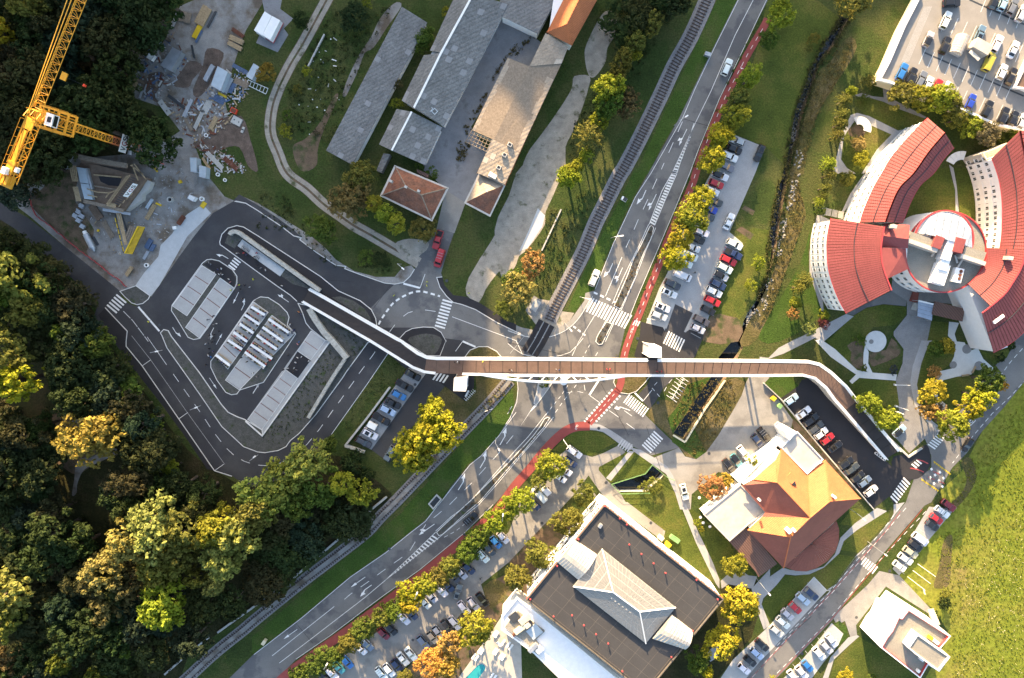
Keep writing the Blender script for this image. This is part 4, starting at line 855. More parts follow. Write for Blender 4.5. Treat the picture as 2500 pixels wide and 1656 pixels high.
# --- old works: the free-standing shed
shed=thing('storage_shed','long narrow shed with grey fibre cement roof standing apart beside the overgrown lane','shed',P(*T(0,1,(1100,780))[0]))
def local(parent):
 return parent
for o in(shed,):o.location=(0,0,0)
a,b,c,d=Q(0,1,4.6,(1335,62))+Q(0,1,4.0,(1565,205),(890,1490))+Q(0,1,4.6,(650,1360))
body(shed,[a,b,c,d],3.7,M['render']);roofface(shed,[a,b,c,d],M['fibre'])
sheets(shed,a,d,c,b,30,5,(M['fibre'],M['fibre2']),.05)
# --- old works: the long gabled hall
hall=thing('works_hall','long grey gabled factory hall with a white ridge strip','factory hall')
A,B=T(0,1,(1790,0)),None
L0=Q(0,1,5.5,(1830,-70),(1590,460));L1=Q(0,1,5.5,(1535,500),(1335,910));RG=Q(0,1,8.5,(1985,-60),(1690,480),(1445,975));RE=Q(0,1,5.5,(2290,40),(2010,610),(1715,1140))
body(hall,[L0[0],L0[1],L1[1],RE[2],RE[0]],5.2,M['render'],ins=.5)
for q,n in(((L0[0],L0[1],RG[1],RG[0]),(10,3)),((L1[0],L1[1],RG[2],RG[1]),(9,4)),((RE[0],RE[1],RG[1],RG[0]),(11,6)),((RE[1],RE[2],RG[2],RG[1]),(10,6))):
 roofface(hall,q,M['fibre']);sheets(hall,q[0],q[1],q[2],q[3],n[0],n[1],(M['fibre'],M['fibre2']),.05)
mb=MB();mb.strip([p+Vector((0,0,.12))for p in RG],.5,0,.12);mb.build('ridge_cap',M['white'],hall)
for x,y in((1590,985),(1632,1008)):
 p=P(*T(0,1,(x,y))[0],7.0);mb=MB();mb.strip(ringpts(p,.75,4,7.15),.14,0,.1,True);mb.build('roof_window_frame',M['lightblue'],hall)
low=thing('works_annexe','lower grey gabled annexe at the south end of the long factory hall','factory hall')
L2=Q(0,1,5.0,(1290,985),(1130,1305));R2=Q(0,1,7.4,(1425,1010),(1245,1360));E2=Q(0,1,5.0,(1700,1150),(1540,1490))
body(low,[L2[0],L2[1],E2[1],E2[0]],4.7,M['render'],ins=.5)
for q,n in(((L2[0],L2[1],R2[1],R2[0]),(7,3)),((E2[0],E2[1],R2[1],R2[0]),(7,6))):
 roofface(low,q,M['fibre']);sheets(low,*q,n[0],n[1],(M['fibre'],M['fibre2']),.06)
mb=MB();mb.strip([p+Vector((0,0,.12))for p in R2],.45,0,.1);mb.build('ridge_cap',M['white'],low)
cross=thing('works_cross_wing','grey flat-pitched cross wing joining the factory hall to the orange-roofed house','factory hall')
q=Q(0,1,5.3,(2215,-60),(2230,148))+Q(0,2,5.3,(0,175),(270,305),(385,90),(470,-60))
body(cross,q,5.0,M['render']);mb=MB();mb.prism(q,5.05);mb.build('roof',M['fibre'],cross)
sheets(cross,q[0],q[5],q[3],q[1],6,4,(M['fibre'],M['fibre2']),.06)
# --- old works: sunlit hall
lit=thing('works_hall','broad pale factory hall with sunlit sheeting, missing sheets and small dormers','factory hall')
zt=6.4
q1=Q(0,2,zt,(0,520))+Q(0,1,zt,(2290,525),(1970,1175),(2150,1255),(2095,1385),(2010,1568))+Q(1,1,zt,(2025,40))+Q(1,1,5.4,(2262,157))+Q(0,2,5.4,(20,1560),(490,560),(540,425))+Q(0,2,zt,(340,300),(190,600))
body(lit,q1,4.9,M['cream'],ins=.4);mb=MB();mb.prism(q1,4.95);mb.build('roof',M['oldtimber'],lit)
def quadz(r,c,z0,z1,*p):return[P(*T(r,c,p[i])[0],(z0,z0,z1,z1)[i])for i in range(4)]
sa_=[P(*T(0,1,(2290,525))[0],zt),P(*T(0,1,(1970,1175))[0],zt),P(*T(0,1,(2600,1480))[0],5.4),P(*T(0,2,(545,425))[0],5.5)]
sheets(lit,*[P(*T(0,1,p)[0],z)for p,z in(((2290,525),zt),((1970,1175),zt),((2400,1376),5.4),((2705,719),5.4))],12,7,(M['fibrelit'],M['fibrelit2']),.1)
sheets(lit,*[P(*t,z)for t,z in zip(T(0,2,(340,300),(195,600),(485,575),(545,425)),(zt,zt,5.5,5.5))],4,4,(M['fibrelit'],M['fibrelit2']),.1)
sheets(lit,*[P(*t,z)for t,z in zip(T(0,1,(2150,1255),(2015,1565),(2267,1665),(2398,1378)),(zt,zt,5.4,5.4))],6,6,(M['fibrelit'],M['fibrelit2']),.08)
fr=Q(0,1,zt+.05,(1970,1175),(2150,1255),(2100,1370),(1910,1285))
for i in range(7):
 mb=MB();mb.bar(fr[0].lerp(fr[1],i/6),fr[3].lerp(fr[2],i/6),.09);mb.build('rafter',M['oldtimber'],lit)
for i in range(5):
 mb=MB();mb.bar(fr[0].lerp(fr[3],i/4)+Vector((0,0,.1)),fr[1].lerp(fr[2],i/4)+Vector((0,0,.1)),.06);mb.build('batten',M['oldtimber'],lit)
for x,y in((2310,1305),(2262,1398),(2210,1512)):
 p=P(*T(0,1,(x,y))[0],6.2);f=MB();f.box((p.x,p.y,6.1),(1.15,1.0,.7),R(-28));o=f.build('dormer',M['zinc'],lit)
 f=MB();f.box((p.x,p.y,6.47),(.7,.6,.05),R(-28));f.build('pane',M['glass'],o)
p=P(*T(1,1,(2155,68))[0],6.2);f=MB();f.box((p.x,p.y,6.2),(2.0,1.1,.35),R(-28));f.build('roof_hatch',M['white'],lit)
mb=MB()
e0,e1=P(*T(0,2,(530,450))[0],5.3),P(*T(1,1,(2268,150))[0],5.3)
for i in range(62):
 c=e0.lerp(e1,i/61);mb.box(c,(.5,.28,.2),R(62))
o=mb.build('rafter_tails',M['rust'],lit);o['kind']='stuff'
gate=thing('gatehouse','small square gatehouse with pyramid roof toned lighter on its sunward faces at the end of the sunlit hall','house')
g=[P(*T(1,1,p)[0],4.4)for p in((2040,50),(2262,158),(2130,432),(1908,315))];ap=P(*T(1,1,(2092,222))[0],7.0)
body(gate,g,4.3,M['render'],ins=.7)
for i in range(4):roofface(gate,[g[i],g[(i+1)%4],ap],M['fibrelit']if i in(0,3)else M['tileold'])  # sun and shade put into the colours: pale sunward faces, brown lee faces
mb=MB();mb.strip(g,.5,.02,.1,True);mb.build('eave_gutter',M['zinc'],gate)
mb=MB();mb.box((ap.x+.3,ap.y+.3,7.0),(.5,.5,.9));mb.build('chimney',M['concrete'],gate)
# --- orange house
oh=thing('tiled_house','house with orange tiled hip roof at the upper edge beside the sunlit hall','house')
h=[P(*T(0,2,p)[0],6.0)for p in((350,295),(578,412),(860,-100),(560,-200))];r0,r1=P(*T(0,2,(530,220))[0],10.0),P(*T(0,2,(680,-80))[0],10.0)
w4=P(*T(0,2,(400,-60))[0],6.0)
body(oh,[h[0],h[1],h[2],w4],5.8,M['render'],ins=.5)
roofface(oh,[h[0],r0,r1,P(*T(0,2,(540,-80))[0],6.0)],M['tileorange']);roofface(oh,[h[0],h[1],r0],M['tileorange']);roofface(oh,[h[1],h[2],r1,r0],M['tileorange'])
roofface(oh,[P(*T(0,2,p)[0],z)for p,z in(((405,10),5.2),((405,-80),5.2),((520,-80),5.6),((468,40),5.6))],M['tilered'])
for a_,b_ in((h[0],r0),(h[1],r0),(r0,r1)):mb=MB();mb.bar(a_+Vector((0,0,.1)),b_+Vector((0,0,.1)),.14,6);mb.build('ridge_tiles',M['tileorange'],oh)
# --- brown hip house
bh=thing('tiled_house','house with old brown hipped tile roof and pale gutters beside the gate drive','house')
h=[P(*T(1,1,p)[0],5.2)for p in((1275,-12),(1150,250),(1605,472),(1747,185))];ra,rb=P(*T(1,1,(1372,168))[0],8.6),P(*T(1,1,(1512,245))[0],8.6)
body(bh,h,5.0,M['render'],ins=.8)
for f in((h[0],h[1],ra),(h[1],h[2],rb,ra),(h[2],h[3],rb),(h[3],h[0],ra,rb)):roofface(bh,f,M['tileold'])
for a_,b_ in((h[0],ra),(h[1],ra),(h[2],rb),(h[3],rb),(ra,rb)):mb=MB();mb.bar(a_+Vector((0,0,.08)),b_+Vector((0,0,.08)),.15,6);mb.build('ridge_tiles',M['oldtimber'],bh)
mb=MB();mb.strip(h,.55,.02,.12,True);mb.build('eave_gutter',M['zinc'],bh)
for x,y in((1238,122),(1490,212),(1375,175)):
 p=P(*T(1,1,(x,y))[0],8.0);mb=MB();mb.box((p.x,p.y,7.9),(.7,.6,2.2),R(-28));o=mb.build('chimney',M['concrete'],bh)
lean=thing('lean_to','small dark lean-to roof against the north side of the brown hipped house','shed')
q=Q(1,1,3.4,(1470,10),(1580,60),(1570,90),(1470,40));mb=MB();mb.prism(q,0,0);mb.build('roof',M['brownroof'],lean)
shd=thing('garden_shed','narrow grey flat-roofed garden shed between the annexe and brown house','shed')
q=Q(0,1,2.6,(1170,1385),(1230,1395),(1150,1560),(1105,1540));mb=MB();mb.prism(q,0);mb.build('roof',M['fibre'],shd)
# --- villa with orange roofs
vil=thing('restaurant_villa','restaurant villa with steep orange tiled roofs and white terrace front','restaurant')
V1=lambda x,y,z:P(1680+x/5.26,1030+y/5.26,z)
EZ,RZ=6.6,11.6
va,vb,vc,vd=V1(1200,340,EZ+.6),V1(1130,490,EZ+1.0),V1(840,740,EZ+.6),V1(690,820,EZ)
ve,vf,vg,vh=V1(1145,780,RZ-.8),V1(1565,1230,RZ),V1(1530,680,EZ+.4),V1(1760,490,EZ)
vi,vj,vk,vl=V1(2215,985,EZ-.4),V1(1820,1020,RZ),V1(990,1165,EZ),V1(765,1390,EZ-.2)
vm,vn,vo=V1(1315,1480,RZ),V1(1225,1880,EZ-.6),V1(955,1220,EZ)
for f,mt in(((vj,vi,vh),'tileorange'),((vh,vj,vf,vg),'tileorange'),((va,vg,vf,ve),'tileorange'),((vb,va,ve),'tileorange'),((vc,vb,ve),'tileorange'),((vc,ve,vf,vk,vd),'tileshade'),((vk,vf,vo),'tileshade'),((vo,vf,vm,vl),'tileorange'),((vl,vm,vn),'tileshade'),((vm,vf,vj,vi,vn),'tileshade')):
 roofface(vil,f,M[mt])  # slopes turned from the sun take the shaded tile colour
for a_,b_ in((vm,vf),(vf,vj),(vj,vi),(vj,vh),(ve,vf),(ve,vc),(ve,vb),(vm,vl),(vm,vn),(vf,vg)):
 mb=MB();mb.bar(a_+Vector((0,0,.1)),b_+Vector((0,0,.1)),.13,6);mb.build('ridge_tiles',M['tileorange'],vil)
body(vil,[va,vg,vh,vi,vn,vl,vk,vd,vc],EZ-.5,M['render'],ins=.7)
dm=[V1(1250,715,9.4),V1(1310,655,9.4),V1(1390,820,9.6),V1(1330,800,9.6)]
mb=MB();mb.prism([V1(1250,720,9.3),V1(1320,655,9.3),V1(1385,760,9.9),V1(1330,805,9.9)],8.0);mb.build('dormer',M['tileorange'],vil)
tri=[V1(1330,805,9.95),V1(1392,822,9.95),V1(1372,765,9.95)];mb=MB();mb.prism(tri,9.0);mb.build('dormer_front',M['glass'],vil)
for x,y,s_ in((1295,1405,1.0),(1360,1395,.7),(1882,968,.6),(950,1035,.5)):
 p=V1(x,y,11.8);mb=MB();mb.box((p.x,p.y,11.2 if s_>.55 else 9.6),(s_,s_*.9,2.2 if s_>.55 else 1.4),R(40));mb.build('chimney',M['render'],vil)
fl1=[V1(x,y,7.0)for x,y in((1400,130),(1725,480),(1525,665),(1195,325))];mb=MB();mb.prism(fl1,0,0,1);mb.build('terrace_roof',[M['terrace'],M['render']],vil)
mb=MB();mb.strip(fl1,.25,0,.3,True);mb.build('parapet',M['render'],vil)
tw=[V1(x,y,8.2)for x,y in((1240,130),(1305,78),(1395,128),(1300,240))];mb=MB();mb.prism(tw,0,0);mb.build('stair_block',M['render'],vil)
fl2=[V1(x,y,4.8)for x,y in((205,1190),(670,810),(1000,1150),(775,1310),(530,1525))];mb=MB();mb.prism(fl2,0,0,1);mb.build('flat_roof',[M['terrace'],M['render']],vil)
mb=MB();mb.strip(fl2,.3,0,.25,True);mb.build('parapet',M['zinc'],vil)
terr=[V1(x,y,3.4)for x,y in((580,712),(1240,160),(1260,200),(670,800))];mb=MB();mb.prism(terr,0,0);mb.build('balcony',M['render'],vil)
V2=lambda x,y,z:P(1680+x/5.26,1160+y/5.26,z)
cr0=[V2(525,852,3.6),V2(752,682,4.2),V2(872,1252,3.6)];roofface(vil,cr0,M['brownroof'],name='sheet_roof');roofface(vil,[V2(752,682,4.2),V2(1010,975,4.2),V2(1145,1140,3.4),V2(905,1310,3.3),V2(872,1252,3.6)],M['brownroof'],name='sheet_roof')
mb=MB();mb.prism(inset([V2(525,852,3.2),V2(752,682,3.2),V2(1145,1140,3.2),V2(890,1290,3.2)],.4),0);mb.build('wall',M['render'],vil)
cc=V2(1590,880,6.2);arc=[V2(x,y,3.4)for x,y in((1905,590),(1940,700),(1935,850),(1890,985),(1790,1105),(1650,1195),(1510,1238),(1380,1232),(1240,1180))]
arc2=[]
for i in range(len(arc)-1):
 for k in range(5):arc2.append(arc[i].lerp(arc[i+1],k/5))
arc2.append(arc[-1])
for i in range(len(arc2)-1):
 m_=(arc2[i]+arc2[i+1])/2;q=[cc,arc2[i].lerp(m_,.06),arc2[i+1].lerp(m_,.06)]
 q[0]=cc.lerp(m_,.03);roofface(vil,[p+Vector((0,0,.04*(i%2)))for p in q],M['tileshade'],.12,'roof_sector')
mb=MB();mb.prism(inset([Vector((p.x,p.y,3.2))for p in arc]+[Vector((cc.x,cc.y,3.2))],.5),0);mb.build('bay_wall',M['render'],vil)
# --- sports hall
sp=thing('pool_hall','large hall with dark flat roof, glazed hip skylight and red edge trim','hall')
ZH=10.8
hr=[P(*t,ZH)for t in T(3,2,(870,0),(1945,850),(1240,1705),(165,855))]
body(sp,hr,ZH-.1,M['render'],ins=.25);mb=MB();mb.prism(hr,ZH-.6,0,1);mb.build('roof',[M['membrane'],M['redtrim']],sp)
mb=MB();mb.strip(inset(hr,.1),.22,0,.5,True);mb.build('parapet',M['seam'],sp)
mb=MB();mb.strip(inset(hr,.75),.14,.01,.04,True);mb.build('flashing',M['seam'],sp)
f=lambda u,v:(hr[0].lerp(hr[1],u)).lerp(hr[3].lerp(hr[2],u),v)
for i in range(1,9):
 for v0,v1 in((.03,.38),(.62,.97)):
  mb=MB();mb.strip([f(i/9,v0),f(i/9,v1)],.1,.012);mb.build('roof_seam',M['seam'],sp)
for v_ in(.12,.21,.29,.79,.88):
 mb=MB();mb.strip([f(.03,v_),f(.97,v_)],.07,.008);mb.build('roof_seam',M['seam'],sp)
sk=[P(*t,ZH+.9)for t in T(3,2,(850,400),(1515,930),(1245,1255),(588,740))];re_,rf_=P(*T(3,2,(950,792))[0],ZH+2.9),P(*T(3,2,(1190,968))[0],ZH+2.9)
mb=MB();mb.prism(sk,ZH);mb.build('skylight_kerb',M['darksteel'],sp)
sky_o=None
def glazing(parent,a,b,c,d,nu,nv,pm,fm,name='pane'):
 a,b,c,d=map(Vector,(a,b,c,d));up=(b-a).cross(d-a).normalized();up=-up if up.z<0 else up
 F=lambda u,v:a.lerp(b,u).lerp(d.lerp(c,u),v)
 base=MB();base.poly([a,b,c,d]if(b-a).cross(c-a).dot(up)>0 else[d,c,b,a]);o=base.build('glazing_frame',fm,parent)
 for j in range(nv):
  for i in range(nu):
   q=[F(i/nu,j/nv),F((i+1)/nu,j/nv),F((i+1)/nu,(j+1)/nv),F(i/nu,(j+1)/nv)]
   m_=sum(q,Vector())/4
   q=[p+(m_-p).normalized()*min(.11,(m_-p).length*.3)+up*.05 for p in q]
   if(q[1]-q[0]).cross(q[2]-q[0]).length<.02 and(q[2]-q[1]).cross(q[3]-q[1]).length<.02:continue
   lo=[p-up*.045 for p in q];mb=MB()
   q,lo=(q,lo)if up.dot((q[1]-q[0]).cross(q[2]-q[0])+(q[2]-q[0]).cross(q[3]-q[0]))>0 else(q[::-1],lo[::-1])
   mb.poly(q)
   for k in range(4):l=(k+1)%4;mb.poly((lo[k],lo[l],q[l],q[k]))
   mb.build(name,pm,o)
 return o
glazing(sp,sk[0],sk[1],rf_,re_,18,4,M['pane'],M['zinc']);glazing(sp,sk[2],sk[3],re_,rf_,18,4,M['pane'],M['zinc'])
glazing(sp,sk[1],sk[2],rf_+(sk[2]-sk[1])*.02,rf_,8,3,M['pane'],M['zinc']);glazing(sp,sk[3],sk[0],re_+(sk[0]-sk[3])*.02,re_,8,4,M['pane'],M['zinc'])
for a_,b_ in((sk[0],re_),(sk[3],re_),(re_,rf_),(rf_,sk[1]),(rf_,sk[2])):
 mb=MB();mb.bar(a_+Vector((0,0,.1)),b_+Vector((0,0,.1)),.17,6);mb.build('skylight_ridge',M['white'],sp)
for i in range(6):
 c=re_.lerp(rf_,(i+.7)/7);dv=(rf_-re_).normalized();nn=Vector((-dv.y,dv.x,0))
 for s_ in(-1,1):mb=MB();mb.box(c+nn*s_*1.1+Vector((0,0,-.55)),(.5,1.5,.1),math.atan2(dv.y,dv.x));mb.build('vent_flap',M['zinc'],sp)
for pts,nseg in((((605,325),(805,458),(635,680),(445,520)),9),(((1480,1000),(1672,1150),(1605,1310),(1308,1212)),9)):
 q=[P(*t,ZH+.8)for t in T(3,2,*pts)];mb=MB();mb.prism(q,ZH);bo=mb.build('vault_base',M['zinc'],sp)
 for i in range(nseg):
  t0,t1=i/nseg+.008,(i+1)/nseg-.008;ppl=[]
  for t_ in(t0,t1):
   a_,b_=q[0].lerp(q[1],t_),q[3].lerp(q[2],t_)
   ppl.append([a_.lerp(b_,k/6)+Vector((0,0,.05+1.5*math.sin(math.pi*k/6)))for k in range(7)])
  mb=MB()
  for k in range(6):mb.poly((ppl[0][k],ppl[1][k],ppl[1][k+1],ppl[0][k+1])if(ppl[1][k]-ppl[0][k]).cross(ppl[1][k+1]-ppl[0][k]).z>0 else(ppl[0][k+1],ppl[1][k+1],ppl[1][k],ppl[0][k]))
  mb.build('vault_panel',M['zinc'],bo)
for x,y in((878,18),(1012,130),(1075,185),(1098,365),(1207,450),(1317,535),(1425,622),(1705,685),(1895,860),(1670,1145),(1478,1382),(637,318),(445,558),(203,860),(413,1015),(580,1005),(687,1095),(797,1175),(907,1260),(1035,1510)):
 p=P(*T(3,2,(x,y))[0],ZH+1.0);vt=MB();vt.bar((p.x,p.y,ZH),(p.x,p.y,ZH+.8),.12,8);vo_=vt.build('vent_pipe',M['darksteel'],sp)
 vt=MB();vt.bar((p.x,p.y,ZH+.75),(p.x,p.y,ZH+1.05),.24,10,r2=.16);vt.build('vent_cap',M['redtrim'],vo_)
p=P(*T(3,2,(835,195))[0],ZH+.8);mb=MB();mb.box((p.x,p.y,ZH+.5),(1.1,.75,1.0),R(55));mb.build('air_unit',M['steel'],sp)
q0,q1=inset(hr,.22)[0],inset(hr,.22)[1]
facade(sp,(q1.x,q1.y,0),(q0.x,q0.y,0),(2.2,5.6,8.6),9,1.6,1.4,2,1.8)
q0,q1=inset(hr,.22)[3],inset(hr,.22)[0]
facade(sp,(q1.x,q1.y,0),(q0.x,q0.y,0),(2.2,5.6,8.6),5,1.6,1.4,2,1.8)
# --- white roofed building by the pool
wb=thing('spa_building','low building with bright white flat roof and rooftop plant beside the pool terrace','building')
K7=lambda x,y,z:P(1200+x/5.9175,1400+y/5.9175,z)
wr=[K7(x,y,6.5)for x,y in((370,345),(1900,1600),(1500,2000),(620,1140),(150,795),(155,610))]
mb=MB();mb.prism(inset(wr,.1),0,0,1);mb.build('roof',[M['whiteroof'],M['render']],wb)
mb=MB();mb.strip(wr,.5,0,.5,True);mb.build('parapet',M['render'],wb)
pit_=[K7(x,y,7.1)for x,y in((380,545),(770,840),(640,960),(740,1120),(690,1160),(440,960),(310,880),(190,780))]
mb=MB();mb.prism(pit_,6.4,0);mb.build('plant_well',M['roofgravel'],wb)
for x,y,a_,l_,w_,h_,mt in((330,640,-50,2.6,2.2,.5,'darksteel'),(480,660,-52,3.2,1.6,1.1,'terrace'),(420,800,-52,3.8,1.2,.9,'cream'),(520,740,-52,1.4,1.1,1.4,'concrete'),(620,850,-50,3.4,3.2,.35,'lightblue'),(600,1070,-45,3.0,1.0,1.2,'steel'),(690,1100,-45,1.8,1.4,1.0,'white'),(360,860,-45,2.6,.6,.6,'rust')):
 p=K7(x,y,7.6);mb=MB();mb.box((p.x,p.y,7.1+h_/2),(l_,w_,h_),R(90+a_));mb.build('plant_unit',M[mt],wb)
for i in range(7):
 a_=K7(440+i*12,620+i*40,7.3);mb=MB();mb.bar(a_,K7(600-i*4,730+i*33,7.3),.07);mb.build('pipe',M['rust'],wb)
low2=[K7(x,y,4.6)for x,y in((375,345),(495,375),(2000,1650),(1880,1600))]
gl=thing('pool_annexe','stone fronted strip with small windows between dark hall and white roof','building')
mb=MB();mb.prism([K7(x,y,3.2)for x,y in((395,340),(500,385),(1960,1540),(1890,1600))],0);mb.build('wall',M['concrete'],gl)
# --- white block with gravel roof, south-east
tb=thing('office_block','white cubic office block with stepped gravel roof beside the meadow','office')
ZB=10.6
br=[P(*t,ZB)for t in T(3,3,(1312,932),(1695,1178),(1600,1290),(1690,1365),(1590,1500),(1490,1440),(1420,1562),(1060,1280),(1115,1185),(1160,1130),(1220,1000),(1252,1010))]
base=[Vector((p.x,p.y,ZB))for p in br]
mb=MB();mb.prism(base,0,0,1);mb.build('wall',[M['roofgravel'],M['render']],tb)
mb=MB();mb.strip(inset(base,.18),.36,0,.6,True);mb.build('parapet',M['render'],tb)
mb=MB();mb.strip(inset(base,.42),.1,0,.66,True);mb.build('parapet_flashing',M['redtrim'],tb)
st_=[P(*t,ZB+2.6)for t in T(3,3,(1400,1165),(1470,1215),(1690,1368),(1590,1500),(1380,1345),(1315,1290))]
mb=MB();mb.prism(st_,ZB,0,1);sb=mb.build('stair_tower',[M['roofgravel'],M['render']],tb);mb=MB();mb.strip(inset(st_,.15),.3,0,.35,True);mb.build('parapet',M['render'],sb)
for x,y,s_ in((1520,1200,1.3),(1555,1225,.7),(1580,1245,.7),(1410,1500,.8),(1440,1395,1.2)):
 p=P(*T(3,3,(x,y))[0],ZB+.4);mb=MB();mb.box((p.x,p.y,ZB+.4),(s_,.8,.8),R(-35));mb.build('roof_unit',M['yellowsteel' if x==1520 else 'white'],tb)
for i0,i1,n in((7,8,1),(9,10,2),(11,0,1)):
 a_,b_=base[i0],base[i1]
 facade(tb,(b_.x,b_.y,0),(a_.x,a_.y,0),(2.2,5.4,8.6),n,1.5,1.6,1)
stp=thing('outside_stair','yellow outside stair against the north-east side of the white block','stair')
for i in range(8):
 p=P(*T(3,3,(1525+i*2,950+i*14))[0]);mb=MB();mb.box((p.x,p.y,.1+.15*i),(1.6,.4,.2+.3*i),R(15));mb.build('step',M['cream'],stp)
# --- parking deck, north-east
dk=thing('parking_deck','raised concrete parking deck with pale parapet and beam joints','parking deck')
ZD=4.2
dp=[P(*t,ZD)for t in T(0,3,(1430,-60),(1275,240),(1265,262),(1130,575),(1050,725),(1130,745),(1420,850),(1780,985),(2090,1130),(2367,1175),(2900,1260),(2900,-60))]
mb=MB();mb.prism(dp,0,0,1);mb.build('deck',[M['deckfloor'],M['cream']],dk)
mb=MB();mb.strip(dp[:10],.55,0,.9);mb.build('parapet',M['render'],dk)
for a_,b_ in(((1555,0),(1640,110)),((1780,55),(2367,320)),((1375,518),(2260,905))):
 line(dk,T(0,3,a_,b_),.4,'darksteel',name='expansion_joint',z=ZD+.012)
def decklines(a,b,n,d):
 a,b,d=Vector(a),Vector(b),Vector(d)
 for i in range(n+1):
  c=a.lerp(b,i/n);q=[P(c.x,c.y,ZD+.02),P(c.x+d.x,c.y+d.y,ZD+.02)];mb=MB();mb.strip([Vector((p.x,p.y,0))for p in q],.12,ZD+.02);mb.build('bay_line',M['paint'],dk)
decklines(T(0,3,(1690,130))[0],T(0,3,(2440,440))[0],9,(-19,42));decklines(T(0,3,(1480,440))[0],T(0,3,(2260,760))[0],10,(-17,38));decklines(T(0,3,(1290,600))[0],T(0,3,(2340,1010))[0],13,(-16,34));decklines(T(0,3,(2020,0))[0],T(0,3,(2420,180))[0],5,(-12,30))
for k in range(8):
 q0=P(*T(0,3,(1470+k*9,60))[0],ZD);q1=P(*T(0,3,(1260+k*9,560))[0],ZD);mb=MB();mb.strip([Vector((q0.x,q0.y,0)),Vector((q1.x,q1.y,0))],.07,ZD+.015);mb.build('paving_joint',M['worn'],dk)
barrel=thing('stair_canopy','barrel-vaulted glazed stair canopy on the parking deck','canopy')
a_,b_=P(*T(0,3,(1800,335))[0],ZD),P(*T(0,3,(1725,500))[0],ZD);dv=(b_-a_).normalized();nn=Vector((-dv.y,dv.x,0))
for i in range(8):
 p0,p1=a_.lerp(b_,i/8+.01),a_.lerp(b_,(i+1)/8-.01);mb=MB()
 for k in range(6):
  t0,t1=math.pi*k/6,math.pi*(k+1)/6;g_=lambda p,t:p+nn*(1.5*math.cos(t))+Vector((0,0,.9+1.5*math.sin(t)))
  mb.poly((g_(p0,t0),g_(p0,t1),g_(p1,t1),g_(p1,t0)))
 mb.build('vault_panel',M['terrace'],barrel,True)
mb=MB();mb.box((a_+b_)/2+Vector((0,0,.45)),((b_-a_).length,2.9,.9),math.atan2(dv.y,dv.x));mb.build('base_wall',M['concrete'],barrel)
lc=thing('lift_housing','pale box lift housing with side canopy on the parking deck','lift')
p=P(*T(0,3,(1985,425))[0],ZD+2);mb=MB();mb.box((p.x,p.y,ZD+1.3),(4.4,2.6,2.6),R(-28));mb.build('housing',M['terrace'],lc)
p=P(*T(0,3,(1945,450))[0],ZD+2);mb=MB();mb.box((p.x-.6,p.y-1.4,ZD+2.0),(3.2,.9,.15),R(-40));mb.build('canopy',M['zinc'],lc)
rp=thing('roof_pavilion','tan boxed pavilion at the edge of the parking deck','pavilion')
q=[P(*t,ZD+1.6)for t in T(0,3,(2280,790),(2420,500),(2600,560),(2500,860),(2367,800))];mb=MB();mb.prism(q,ZD,0,1);mb.build('wall',[M['deckbrown'],M['render']],rp);mb=MB();mb.strip(q,.4,0,.35,True);mb.build('parapet',M['render'],rp)
# hotel: two curved wings round a glazed court
hot=thing('hotel','hotel of two curved white wings with red tiled roofs round a glazed court','hotel')
def resample(pts,n):
 cum=along(pts);return[at(pts,cum,cum[-1]*i/n)[0]for i in range(n+1)]
def zpts(z,*pts):return[P(x,y,z)for x,y in pts]
def wing(parent,eave,ridge,n,matn,guard=True,name='roof_panel'):
 e,r_=resample(eave,n),resample(ridge,n)
 base=MB()
 for i in range(n):
  q=(e[i],e[i+1],r_[i+1],r_[i]);up=(q[1]-q[0]).cross(q[2]-q[0])
  base.poly([p-Vector((0,0,.05))for p in(q if up.z>0 else q[::-1])])
 bo=base.build('roof',M['rust'],parent)
 for i in range(n):
  q=[e[i].lerp(e[i+1],.09),e[i].lerp(e[i+1],.91),r_[i].lerp(r_[i+1],.91),r_[i].lerp(r_[i+1],.09)]
  if(q[1]-q[0]).cross(q[2]-q[0]).z<0:q=[q[1],q[0],q[3],q[2]]
  lo=[p-Vector((0,0,.04))for p in q];q=[p+Vector((0,0,.05))for p in q];mb=MB();mb.poly(q)
  for k in range(4):l=(k+1)%4;mb.poly((lo[k],lo[l],q[l],q[k]))
  mb.build(name,M[matn],bo)
 if guard:
  mid=[a_.lerp(b_,.5)+Vector((0,0,.1))for a_,b_ in zip(e,r_)];mb=MB();mb.strip(mid,.14,0,.12);mb.build('snow_guard',M['darksteel'],parent)
 mb=MB();mb.strip([p+Vector((0,0,.05))for p in r_],.3,0,.12);mb.build('ridge_cap',M['redtrim'],parent)
 mb=MB();mb.strip([p-Vector((0,0,.1))for p in e],.22,0,.12);mb.build('gutter',M['redtrim'],parent)
 return e,r_
EZH,RZH=11.0,14.6
SP=lambda pts,n=4:spl(pts,n,False)
oU=T(0,3,(1500,1065),(1420,1140),(1280,1290),(1165,1430),(1085,1568))+T(1,3,(1030,140),(960,290),(905,430),(890,495))
rU=T(0,3,(1655,1200),(1510,1370),(1370,1568))+T(1,3,(1245,180),(1165,350),(1115,490))
iU=T(0,3,(1735,1335),(1640,1440),(1550,1568))+T(1,3,(1430,160),(1340,320),(1270,500))
oL=T(1,3,(625,455),(595,600),(588,720),(600,900),(640,1050),(700,1200),(765,1315))
rL=T(1,3,(1105,530),(1088,620),(1075,720),(1080,830),(1100,920),(1130,1005),(1170,1105))
lw=hot
def wp(pts,z):return[P(x,y,z)for x,y in SP(pts)]
wing(lw,wp(oU,EZH),wp(rU,RZH),36,'tilered');wing(lw,wp(iU,EZH),wp(rU,RZH),36,'tilered');wing(lw,wp(oL,EZH),wp(rL,RZH),34,'tilered')
outer_=wp(oU,EZH);inner_=wp(iU,EZH)
